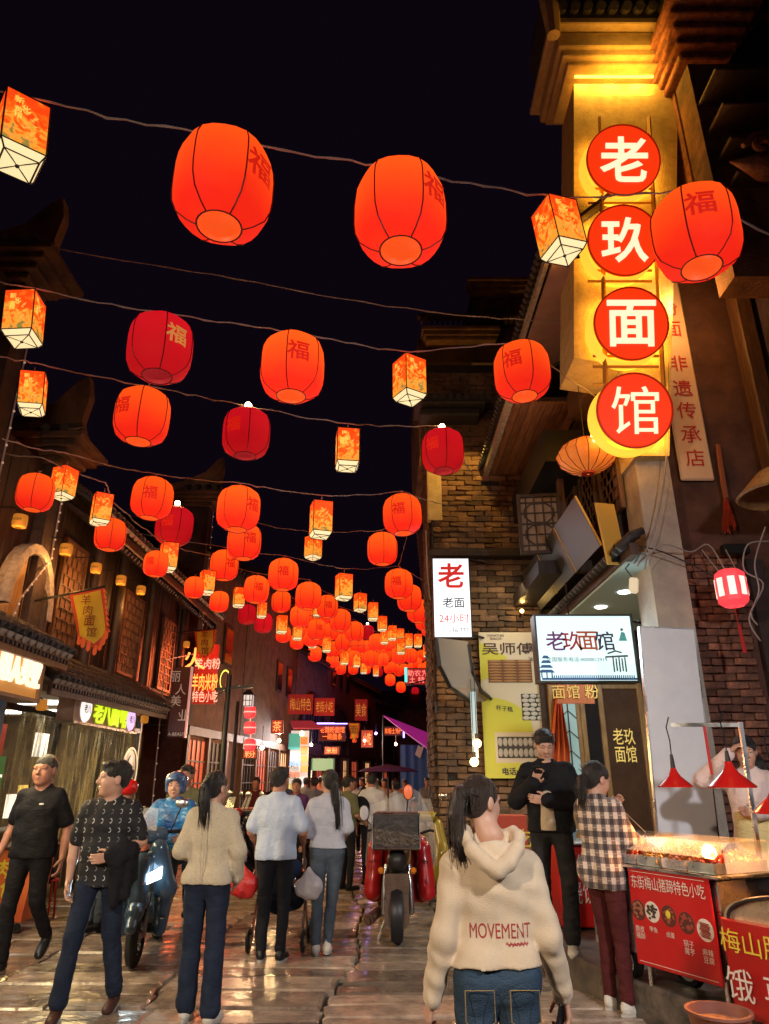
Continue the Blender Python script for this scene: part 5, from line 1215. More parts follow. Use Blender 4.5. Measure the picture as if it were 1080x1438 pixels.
# ---------------- lanterns over the street ----------------
def lantern_cloth(name, c_mid, c_hot, es, base, z_hot=.12):
    "lit cloth: brightness falls off with the distance from the bulb that hangs inside (object space), panels slightly uneven"
    m = mat(name, tuple(c * .5 for c in base), .7, spec=.15); n, l, p = nodes_of(m)
    tc = n.new('ShaderNodeTexCoord'); vs = n.new('ShaderNodeVectorMath'); vs.operation = 'DISTANCE'; vs.inputs[1].default_value = (0, 0, z_hot + .16)
    l.new(tc.outputs['Object'], vs.inputs[0])
    r = n.new('ShaderNodeMapRange'); r.inputs[1].default_value = .26; r.inputs[2].default_value = .58; r.inputs[3].default_value = 1; r.inputs[4].default_value = 0
    l.new(vs.outputs['Value'], r.inputs[0])
    no = n.new('ShaderNodeTexNoise'); no.inputs['Scale'].default_value = 5; l.new(tc.outputs['Object'], no.inputs['Vector'])
    ma = n.new('ShaderNodeMath'); ma.operation = 'MULTIPLY_ADD'; l.new(no.outputs[0], ma.inputs[0]); ma.inputs[1].default_value = .25; l.new(r.outputs[0], ma.inputs[2])
    ms = n.new('ShaderNodeMath'); ms.operation = 'SUBTRACT'; ms.use_clamp = True; l.new(ma.outputs[0], ms.inputs[0]); ms.inputs[1].default_value = .12
    mx = n.new('ShaderNodeMixRGB'); mx.inputs[1].default_value = (*c_mid, 1); mx.inputs[2].default_value = (*c_hot, 1); l.new(ms.outputs[0], mx.inputs[0])
    oi = n.new('ShaderNodeObjectInfo'); mr = n.new('ShaderNodeMapRange'); mr.inputs[3].default_value = es * .82; mr.inputs[4].default_value = es * 1.15; l.new(oi.outputs['Random'], mr.inputs[0])
    l.new(mx.outputs[0], p.inputs['Emission Color']); l.new(mr.outputs[0], p.inputs['Emission Strength']); return m
M_lit = lantern_cloth('lit_red_cloth', (.44, .0085, .003), (.6, .05, .004), 2.2, (.55, .02, .01))
M_dim = lantern_cloth('dim_red_cloth', (.36, .003, .006), (.5, .005, .011), 1.1, (.5, .012, .015))  # weak glow put into the cloth of the dim lanterns
M_rib = mat('lantern_rib', (.10, .004, .004), .5); M_rim_i = glow('lantern_inner', (1, .095, .012), .85, (.4, .05, .01))
M_rim_d = mat('lantern_inner_dim', (.5, .03, .03), .6, emit=(.6, .02, .03), es=.35)
M_fu = mat('fu_dark', (.3, .01, .006), .6, emit=(.5, .01, .003), es=1.1); M_fug = mat('fu_gold', (.75, .4, .12), .5, emit=(1, .4, .08), es=.28)
D0 = .6; RL = D0 / 2
PROF = [(.135, -.345), (.19, -.318), (.262, -.255), (.292, -.17), (.3, -.08), (.3, .08), (.292, .17), (.262, .255), (.19, .318), (.135, .345)]
PROF = [(r, z * .9) for r, z in PROF]
def lantern_meshes():
    out = {}
    for n_ in (1, 0):
        seg = 24 if n_ else 12; b = MB(); vs = []; N = len(PROF)
        for r_, z in PROF:
            for k in range(seg):
                a = 2 * PI * k / seg; ph = (a % (PI / 3)) - PI / 6; rr_ = r_ * (1 - .028 * (1 - abs(ph) / (PI / 6)))  # cloth pulled flat between six ribs
                vs.append((rr_ * math.cos(a), rr_ * math.sin(a), z))
        b.add(vs, [(i * seg + k, i * seg + (k + 1) % seg, (i + 1) * seg + (k + 1) % seg, (i + 1) * seg + k) for i in range(N - 1) for k in range(seg)])
        out['cloth%d' % n_] = b
        b = MB()
        for k in range(6):
            a = 2 * PI * k / 6; b.tube([((r_ + .003) * math.cos(a), (r_ + .003) * math.sin(a), z) for r_, z in PROF], .005 if n_ else .006, 4)
        for z in (-.31, .31): b.lathe([(.135, z - .006), (.141, z), (.135, z + .006), (.129, z), (.135, z - .006)], seg, (0, 0, 0))
        out['rib%d' % n_] = b
        b = MB(); b.lathe([(.133, -.306), (.12, -.26), (.001, -.24)], seg, (0, 0, 0)); out['in%d' % n_] = b
    return out
LB = lantern_meshes()
LM = {}
for n_ in (1, 0):
    for d_ in (0, 1):
        LM['cloth', n_, d_] = LB['cloth%d' % n_].mesh('cloth', M_dim if d_ else M_lit, 2)
        LM['in', n_, d_] = LB['in%d' % n_].mesh('inner_ring', M_rim_d if d_ else M_rim_i, 2)
    LM['rib', n_] = LB['rib%d' % n_].mesh('rib_frame', M_rib)
v, f, sz = text_mesh('福', .02); s_ = .2 / sz[1]; N_ = 1
def fu_mesh(m):
    b = MB(); vs = []
    for x, y, z in v:
        x *= s_; y *= s_; a = x / .3 - PI / 2; rr_ = .3055
        vs.append((rr_ * math.cos(a), rr_ * math.sin(a), y))
    b.add(vs, f); return b.mesh('fu_character', m)
FU = {0: fu_mesh(M_fu), 1: fu_mesh(M_fug)}
ROW_N = ['first', 'second', 'third', 'fourth', 'fifth']
# centre x, centre y, width, dim, bulb, fu angle (deg from facing the camera; None = none seen)
ROUND = [
 (314, 262, 136, 0, 0, 42, 'large lit red lantern, left one of the nearest row'), (562, 300, 128, 0, 0, 48, 'large lit red lantern in the middle of the nearest row'),
 (977, 328, 117, 0, 0, 12, 'large red lantern hanging in front of the pilaster beside the round signs'),
 (225, 489, 90, 1, 0, 25, 'dim crimson lantern with gold character in the second row'), (411, 516, 90, 0, 0, 8, 'lit red lantern in the middle of the second row'), (733, 522, 78, 0, 0, -18, 'lit red lantern with dark character in front of the wooden eaves'),
 (200, 585, 76, 0, 0, -48, 'lit orange red lantern hanging just below the dim crimson one'), (346, 609, 67, 1, 1, -35, 'crimson dim lantern with a bright bulb on top, left of the centre'), (622, 634, 60, 1, 1, -30, 'crimson dim lantern with a bright bulb on top before the brick wall'),
 (50, 692, 50, 0, 0, None, 'red lantern at the left edge beside a square printed lantern'), (214, 700, 56, 0, 0, -8, 'red lantern with dark character left of the tall fire wall'), (245, 739, 52, 1, 1, -25, 'dim crimson lantern with bulb overlapping a brighter one'),
 (335, 715, 60, 0, 0, 40, 'big lit lantern over the fire wall edge'), (343, 761, 48, 0, 0, 20, 'lantern tucked right under the big lit one'), (565, 723, 54, 0, 0, -12, 'lit lantern beside the edge of the brick gable'), (537, 771, 43, 0, 0, None, 'half lit lantern below and left of the one by the gable'),
 (155, 751, 43, 0, 0, None, 'red lantern above the large yellow pennant'), (219, 792, 34, 0, 0, -30, 'small red lantern partly behind a printed box lantern'), (315, 794, 40, 0, 0, 25, 'red lantern at the foot of the fire wall'),
 (398, 807, 42, 0, 0, 0, 'red lantern topping the dense cluster'), (273, 825, 28, 0, 0, None, 'small lantern behind a round framed box lantern'), (308, 845, 27, 0, 0, None, 'small round lantern over the glowing sign'),
 (360, 828, 36, 0, 0, 10, None), (347, 863, 26, 1, 0, None, None), (370, 875, 26, 1, 0, None, None), (395, 845, 28, 0, 0, None, None), (433, 837, 36, 0, 0, None, None), (460, 852, 30, 0, 0, 5, None), (421, 866, 28, 0, 0, None, None), (478, 871, 29, 0, 0, None, None),
 (445, 884, 27, 0, 0, 15, None), (465, 887, 22, 0, 0, None, None), (498, 887, 26, 0, 0, None, None), (516, 888, 19, 1, 1, None, None), (481, 902, 22, 0, 0, None, None), (502, 906, 20, 0, 0, None, None), (529, 902, 22, 0, 0, None, None), (547, 906, 17, 0, 0, None, None),
 (398, 891, 21, 0, 0, None, None), (417, 901, 20, 0, 0, None, None), (442, 918, 20, 0, 0, None, None), (467, 928, 18, 0, 0, None, None), (478, 938, 17, 0, 0, None, None), (496, 939, 15, 0, 0, None, None), (521, 924, 20, 0, 0, None, None), (538, 926, 17, 0, 0, None, None),
 (561, 920, 22, 0, 0, None, None), (577, 921, 19, 0, 0, None, None), (546, 938, 15, 0, 0, None, None), (560, 942, 14, 0, 0, None, None), (514, 939, 14, 0, 0, None, None), (548, 955, 15, 0, 0, None, None), (563, 965, 14, 0, 0, None, None), (586, 931, 14, 0, 0, None, None), (600, 935, 12, 0, 0, None, None), (531, 943, 14, 1, 0, None, None),
 (560, 820, 39, 0, 0, -10, 'front lantern of the right hand chain descending to the white sign'), (575, 840, 35, 0, 0, None, None), (587, 858, 31, 0, 0, None, None), (596, 871, 27, 0, 0, None, None), (602, 882, 22, 0, 0, None, None), (623, 973, 9, 0, 0, None, None), (630, 976, 8, 0, 0, None, None), (583, 971, 11, 1, 0, None, None)]
SQ = [(29, 190, 60, 6, '新\n化|黄精', 'nearest printed box lantern with green leaves, cut by the left edge'), (784, 322, 62, 38, '新\n化|水酒', 'tilted printed box lantern with fish and flowers beside the round signs'),
 (34, 446, 52, -28, '新\n化|黄精', 'printed box lantern at the left edge over the carved horn'), (575, 532, 46, 35, '新\n化|水酒', 'printed box lantern right of the middle in the second row'), (46, 551, 36, -12, '新\n化|黄精', 'narrow printed box lantern on the third cable at left'),
 (488, 630, 32, 5, '梅\n山|歌', 'printed box lantern alone in the dark middle sky'), (90, 677, 33, 42, '', 'glowing box lantern overlapping a red lantern at left'), (143, 714, 26, 8, '', 'small box lantern above the planked eave'),
 (451, 728, 31, 12, '', 'box lantern in the middle above its twin'), (440, 768, 24, 45, '', 'box lantern directly under another, facing by its corner'), (237, 781, 24, 10, '', 'box lantern in front of a small red lantern'), (291, 817, 21, 15, '', 'box lantern with a ring motif over the fire wall foot'),
 (483, 823, 24, 20, '', 'box lantern at the upper edge of the cluster'), (506, 845, 18, 30, '', 'box lantern with one white side in the cluster'), (524, 858, 14, 5, '', None), (537, 875, 13, 15, '', None), (551, 888, 12, 10, '', None), (562, 890, 11, 30, '', None), (574, 899, 11, 5, '', None), (587, 899, 11, 10, '', None), (600, 913, 11, 12, '', None),
 (396, 876, 15, 10, '', None), (418, 886, 13, 5, '', None), (439, 900, 12, 20, '', None), (459, 904, 12, 5, '', None), (484, 923, 11, 8, '', None), (501, 927, 10, 5, '', None), (511, 938, 9, 10, '', None), (528, 941, 8, 0, '', None), (563, 907, 11, 0, '', None), (540, 894, 11, 8, '', None), (336, 838, 16, 8, '', None), (368, 856, 13, 10, '', None), (446, 855, 12, 8, '', None), (611, 915, 7, 8, '', None), (636, 972, 7, 0, '', None)]
# printed paper of the box lanterns: orange ground with gold leaf clumps and reeds at the foot
def printed_panel():
    m = mat('printed_panel', (.6, .2, .04), .5); n, l, p = nodes_of(m)
    tc = n.new('ShaderNodeTexCoord'); oi = n.new('ShaderNodeObjectInfo'); ad = n.new('ShaderNodeVectorMath'); ad.operation = 'ADD'
    cm = n.new('ShaderNodeCombineXYZ'); mu = n.new('ShaderNodeMath'); mu.operation = 'MULTIPLY'; mu.inputs[1].default_value = 37; l.new(oi.outputs['Random'], mu.inputs[0]); l.new(mu.outputs[0], cm.inputs[0]); l.new(mu.outputs[0], cm.inputs[1])
    l.new(tc.outputs['Object'], ad.inputs[0]); l.new(cm.outputs[0], ad.inputs[1])
    no = n.new('ShaderNodeTexNoise'); no.inputs['Scale'].default_value = 9; no.inputs['Detail'].default_value = 3; no.inputs['Distortion'].default_value = 1.5; l.new(ad.outputs[0], no.inputs['Vector'])
    sp = n.new('ShaderNodeSeparateXYZ'); l.new(tc.outputs['Object'], sp.inputs[0])
    mr = n.new('ShaderNodeMapRange'); mr.inputs[1].default_value = -.22; mr.inputs[2].default_value = .2; mr.inputs[3].default_value = .17; mr.inputs[4].default_value = -.13; l.new(sp.outputs[2], mr.inputs[0])
    a2 = n.new('ShaderNodeMath'); l.new(no.outputs[0], a2.inputs[0]); l.new(mr.outputs[0], a2.inputs[1])
    r = n.new('ShaderNodeValToRGB'); e = r.color_ramp.elements; e[0].position = .4; e[0].color = (1, .06, .005, 1); e[1].position = .52; e[1].color = (1, .14, .008, 1)
    for po_, c_ in ((.6, (1, .33, .03, 1)), (.64, (.6, .33, .03, 1)), (.7, (1, .3, .04, 1)), (.78, (.25, .2, .04, 1))): q = e.new(po_); q.color = c_
    l.new(a2.outputs[0], r.inputs[0]); l.new(r.outputs[0], p.inputs['Emission Color']); l.new(r.outputs[0], p.inputs['Base Color']); p.inputs['Emission Strength'].default_value = 1.0
    return m
M_print = printed_panel(); M_bottom = glow('pale_bottom', (1, .78, .4), 1.0); M_frameL = mat('lantern_frame', (.012, .01, .01), .4)
M_goldp = glow('gold_letters', (1, .6, .08), 1.0)
hw, hh_ = .135, .22
b = MB(); b.box2((-hw + .006, -hw, -hh_), (hw - .006, -hw + .004, hh_)); PANEL = b.mesh('printed_panel', M_print)
# leaf sprig printed in relief on each panel
lf = MB(); rr = random.Random(2)
for k in range(13):
    x = rr.uniform(-.07, .09); z = -.16 + .02 * k + rr.uniform(-.01, .01); an = (.7 if k % 2 else PI - .7) + rr.uniform(-.3, .3); L = rr.uniform(.035, .06); d = Vector((math.cos(an), 0, math.sin(an))); n_ = Vector((-d.z, 0, d.x)); c_ = Vector((.02 + .03 * math.sin(k), -hw - .0015, z))
    lf.add([c_, c_ + d * L * .4 + n_ * L * .2, c_ + d * L, c_ + d * L * .4 - n_ * L * .2], [(0, 1, 2, 3)])
LEAF = lf.mesh('leaf_print', glow('leaf_print', (.85, .4, .05), 1.0))
fb = MB()
for sx in (-1, 1):
    for sy in (-1, 1): fb.tube([(sx * hw, sy * hw, hh_ + .005), (sx * hw, sy * hw, -hh_)], .006, 4); fb.tube([(sx * hw, sy * hw, -hh_), (sx * hw * .78, sy * hw * .78, -hh_ - .055)], .006, 4); fb.tube([(sx * hw * .78, sy * hw * .78, -hh_ - .055), (0, 0, -hh_ - .05)], .005, 4)
for z, s2 in ((hh_, 1), (-hh_, 1), (-hh_ - .055, .78)):
    P_ = [(-hw * s2, -hw * s2, z), (hw * s2, -hw * s2, z), (hw * s2, hw * s2, z), (-hw * s2, hw * s2, z)]
    for i in range(4): fb.tube([P_[i], P_[(i + 1) % 4]], .006, 4)
fb.tube([(-hw, 0, hh_), (hw, 0, hh_)], .005, 4); fb.ball((0, 0, -hh_ - .052), .016, 8)
FRM = fb.mesh('frame', M_frameL)
bb = MB(); q1 = hw - .004; q2 = hw * .78 - .004
bb.add([(-q1, -q1, -hh_), (q1, -q1, -hh_), (q1, q1, -hh_), (-q1, q1, -hh_), (-q2, -q2, -hh_ - .052), (q2, -q2, -hh_ - .052), (q2, q2, -hh_ - .052), (-q2, q2, -hh_ - .052)], [(0, 1, 5, 4), (1, 2, 6, 5), (2, 3, 7, 6), (3, 0, 4, 7), (4, 5, 6, 7)]); BOT = bb.mesh('pale_bottom', M_bottom)
ch = MB()
for i in range(4): ch.lathe([(.008, -.003), (.012, 0), (.008, .003)], 6, (0, 0, hh_ + .03 + i * .024), Euler((PI / 2, 0, i * PI / 2)).to_matrix().to_4x4())
ch.tube([(0, 0, hh_), (0, 0, hh_ + .13)], .003, 4); CHN = ch.mesh('hanging_chain', M_cable_w)
tw = MB(); tw.tube([(0, 0, .30), (0, 0, .39)], .006, 5); tw.tube([(-.03, 0, .4), (0, .01, .385), (.03, 0, .41)], .006, 5); HOOK = tw.mesh('hook_wire', M_cable_w)
tops = {}
def left_x(y):
    P = [(0, -4.2), (9.2, -3.45), (17.3, -3.6), (29, -3.1), (41, -1.1), (60, 1)]
    for (a, b_), (c, d) in zip(P, P[1:]):
        if y <= c: return b_ + (d - b_) * (y - a) / (c - a)
    return 1
def place(px, py, w, D):
    "distance from the lantern's size, kept within the house fronts (a smaller lantern nearer)"
    t = D * FPX / w; p = atd(px, py, t)
    while p.x < left_x(p.y) and t > 4: t *= .98; p = atd(px, py, t)
    return p
def psc(p, px, py, w, D): return (p - atd(px, py, 0)).length / (atd(px, py, D * FPX / w) - atd(px, py, 0)).length
ORD = ['leftmost', 'second from left', 'third from left', 'fourth from left', 'fifth from left', 'sixth from left', 'seventh from left', 'eighth from left', 'ninth from left', 'tenth from left', 'eleventh from left', 'twelfth from left', 'thirteenth from left', 'fifth from right', 'fourth from right', 'third from right', 'second from right', 'rightmost', 'far rightmost', 'extreme rightmost']
def fill_labels(L, what):
    "labels for the cluster: by height band and order from the left"
    bands = (('topmost band', 0, 852), ('second band', 852, 874), ('third band', 874, 891), ('fourth band', 891, 903), ('fifth band', 903, 915), ('sixth band', 915, 929), ('seventh band', 929, 941), ('lowest band', 941, 990))
    for bn, a, b_ in bands:
        m = sorted([i for i, e in enumerate(L) if e[-1] is None and a <= e[1] < b_], key=lambda i: L[i][0])
        for k, i in enumerate(m): L[i] = (*L[i][:-1], '%s of the %s in the %s of the distant lantern cluster' % (ORD[k], what, bn))
r5 = random.Random(21); pix = [(e[0], e[1]) for e in ROUND]
while len(ROUND) < 92:
    u = r5.random(); px = 425 + 175 * u; py = 872 + 68 * u + r5.uniform(-26, 30) * (1 - .35 * u); w = 23 - 10 * u + r5.uniform(-2, 2)
    if py > 955 or min(math.hypot(px - a, (py - c) * .8) for a, c in pix) < w * .48: w = 0
    if w: ROUND.append((px, py, w, 0, 0, None, None)); pix.append((px, py))
    elif r5.random() < .01: break
fill_labels(ROUND, 'red lanterns'); fill_labels(SQ, 'box lanterns')
for i, (px, py, w, dim, bulb, fa, lab) in enumerate(ROUND):
    p = place(px, py, w, D0); near = w > 30
    if not lab: lab = 'red lantern in the dense far cluster over the street'
    face = math.degrees(math.atan2(-p.x, p.y))
    rz = R((fa if fa is not None else rnd.uniform(-60, 60)) + face)
    t = thing('round_lantern', lab, 'lantern', p, rz, 'round red lanterns strung over the street')
    t.rotation_euler = (rnd.gauss(0, .025), rnd.gauss(0, .025), rz); t.scale = [psc(p, px, py, w, D0)] * 3
    link(LM['cloth', int(near), dim], 'cloth', t, False)['kind'] = 'thing' if False else ''
    r_ = link(LM['rib', int(near)], 'rib_frame', t, False); 
    link(LM['in', int(near), dim], 'inner_ring', t, False)
    for o in t.children:
        if 'kind' in o.keys(): del o['kind']
        o.rotation_euler = (0, 0, PI / 6 * .35)
    if fa is not None: o = link(FU[1 if dim and w > 80 else 0], 'fu_character', t, False)
    if w > 22: link(HOOK, 'hook_wire', t, False)
    if bulb:
        b = MB(); b.ball((0, 0, .40), .045, 12); o = b.build('bulb', glow('bulb_top', (1, .8, .45), 22), t, world=False); point('lantern_bulb', p + Vector((0, -.03, .47)), 9, (1, .6, .2), .05)
    tops[i] = p + Vector((0, 0, .4))
sqt = {}
for i, (px, py, w, rot, tx, lab) in enumerate(SQ):
    c_, s2 = abs(math.cos(R(rot))), abs(math.sin(R(rot))); p = place(px, py, w, .27 * (c_ + s2) * .96); ks = psc(p, px, py, w, .27 * (c_ + s2) * .96)
    if not lab: lab = 'small printed box lantern glowing in the far cluster'
    t = thing('box_lantern', lab, 'lantern', p, R(rot) + math.atan2(-p.x, p.y) * 1.0, 'printed box lanterns strung over the street'); t.scale = (ks, ks, ks)
    t.rotation_euler = (Matrix.Rotation((540 - px) / 540 * -.11 if px < 540 else -.1, 3, 'Y') @ Matrix.Rotation(t.rotation_euler[2], 3, 'Z')).to_euler() if i in (0, 1, 2, 4) else t.rotation_euler
    for k in range(4):
        o = link(PANEL, 'printed_panel', t, False); o.rotation_euler = (0, 0, k * PI / 2)
        if w > 20: lo = link(LEAF, 'leaf_print', o, False)
        if tx and k in (0, 1, 3):
            aa, bb_ = tx.split('|')
            for s3, cx_, cz2, h3 in ((aa[0], -.055, .15, .06), (aa[-1], -.01, .1, .055), ('\n'.join(bb_), -.055, .04, .1)):
                vv, ff, ss = text_mesh(s3, .015, .9); mb = MB(); k3 = h3 / ss[1]; mb.add([(x * k3 + cx_, -hw - .002, y * k3 + cz2) for x, y, z in vv], ff); o3 = link(mb.mesh('gold_print', M_goldp), 'gold_print', o, False)
    link(FRM, 'frame', t, False); link(BOT, 'pale_bottom', t, False); link(CHN, 'hanging_chain', t, False)
    sqt[i] = p + Vector((0, 0, hh_ + .13))
# cables carrying them (cat's-cradle of real wires between the two sides)
def cable(label, pts, r=.007, m=None, n=10, twist=True):
    P_ = [Vector(p) for p in pts]; out = []
    for a, c in zip(P_, P_[1:]):
        L = (c - a).length; out += tube_line(a, c, min(.06, L * .012), n, .012 if twist else 0)[:-1]
    out.append(P_[-1]); b = MB(); b.tube(out, r, 5)
    if twist: 
        o2 = [p + Vector((.008 * math.cos(i * 2.1), .004, .008 * math.sin(i * 2.1))) for i, p in enumerate(out)]; b.tube(o2, r * .7, 4)
    return tag(b.build('cable', m or M_cable_w, smooth=2), label, 'cable', 'cables strung across the street')
A = lambda px, py, Y: at(px, py, Y)
def ext(p, q, t): return p + (q - p) * t
cable('nearest cable carrying the largest lanterns', [ext(sqt[0], tops[0], -.5), sqt[0], tops[0], tops[1], sqt[1], tops[2], Vector((4.6, 5.2, tops[2].z + .1))])
cable('bare slack cable between the first and second lantern rows', [A(-20, 328, 7), A(300, 385, 7.4), A(600, 437, 7.8), A(800, 452, 8.2), Vector((3.05, 8.0, A(800, 455, 8.1).z))])
cable('second cable with the crimson dim lantern', [ext(sqt[2], tops[3], -.4), sqt[2], tops[3], tops[4], sqt[3], tops[5], Vector((3.0, 8.2, tops[5].z + .2))])
cable('third cable with the two bulb topped crimson lanterns', [ext(sqt[4], tops[6], -.4), sqt[4], ext(sqt[4], tops[7], .52), tops[7], sqt[5], tops[8], Vector((1.6, 11.2, tops[8].z + .25))])
cable('fourth cable past the box lantern at left', [ext(sqt[6], tops[10], -.5), sqt[6], tops[10], tops[12], sqt[8], tops[14], Vector((1.3, 11.6, tops[14].z + .3))])
cable('fifth cable over the timber house roof', [A(-10, 630, 8.2), tops[9], sqt[7], ext(tops[16], sqt[7], .1), tops[17], A(300, 780, 14)])
cable('sixth cable behind the tall fire wall', [A(150, 740, 13), tops[18], tops[19], sqt[12], tops[56], A(640, 840, 15)])
cable('seventh cable crossing the middle of the sky', [A(330, 690, 14.2), tops[13], sqt[9], tops[15], A(600, 700, 14)])
cable('cable chain down the right row of lanterns', [tops[14], tops[15] + Vector((.5, .5, 0)), tops[56], tops[57], tops[58], tops[59], tops[60]])
for (i0, i1, i2), wd in zip(((22, 26, 27), (25, 28, 29), (30, 32, 36), (38, 40, 46)), ('highest', 'second highest', 'third highest', 'lowest')):
    a, m_, c = tops[i0], tops[i1], tops[i2]; cable(wd + ' thin cable within the dense far cluster of lanterns', [ext(a, c, -.3), a, m_, c, ext(a, c, 1.4)], .009, n=5, twist=False)
# oval amber lantern by the column
q = at(823, 640, 8.0); t = thing('oval_lantern', 'large ribbed amber oval lantern hanging left of the lowest round sign', 'lantern', q)
b = MB(); N = 20; vs = []; pr = [(.05, .22), (.16, .2), (.3, .12), (.38, 0), (.34, -.1), (.22, -.19), (.08, -.235)]; seg = 60
for r_, z in pr:
    for k in range(seg):
        a = 2 * PI * k / seg; vs.append((q.x + r_ * (1 - .05 * abs(math.cos(a * 8))) * math.cos(a), q.y + r_ * (1 - .05 * abs(math.cos(a * 8))) * math.sin(a), q.z + z))
b.add(vs, [(i * seg + k, i * seg + (k + 1) % seg, (i + 1) * seg + (k + 1) % seg, (i + 1) * seg + k) for i in range(len(pr) - 1) for k in range(seg)])
ma = mat('amber_cloth', (.6, .24, .06), .5, alpha=.9, emit=(1, .22, .03), es=.42, col2=(.45, .15, .03), nscale=6); b.build('ribbed_cloth', ma, t, smooth=2)
b = MB()
for k in range(16):
    a = 2 * PI * (k + .5) / 16; b.tube([(q.x + r_ * 1.0 * math.cos(a), q.y + r_ * 1.0 * math.sin(a), q.z + z) for r_, z in pr], .005, 4)
b.build('rib_wires', M_rib, t)
b = MB(); b.lathe([(.1, .2), (.1, .235), (.02, .24)], 16, q); b.lathe([(.08, -.235), (.08, -.26), (.02, -.26)], 16, q); b.build('end_cap', mat('cap_red', (.4, .03, .02), .5), t)
b = MB(); b.ball(q + Vector((0, -.395, .02)), .022, 8); b.ball(q + Vector((-.01, -.36, .1)), .022, 8); b.build('bulb', L_bulb, t)
b = MB(); b.tube([q + Vector((0, 0, .24)), q + Vector((0, 0, 1.2))], .006, 5); b.build('cord', M_cable, t)
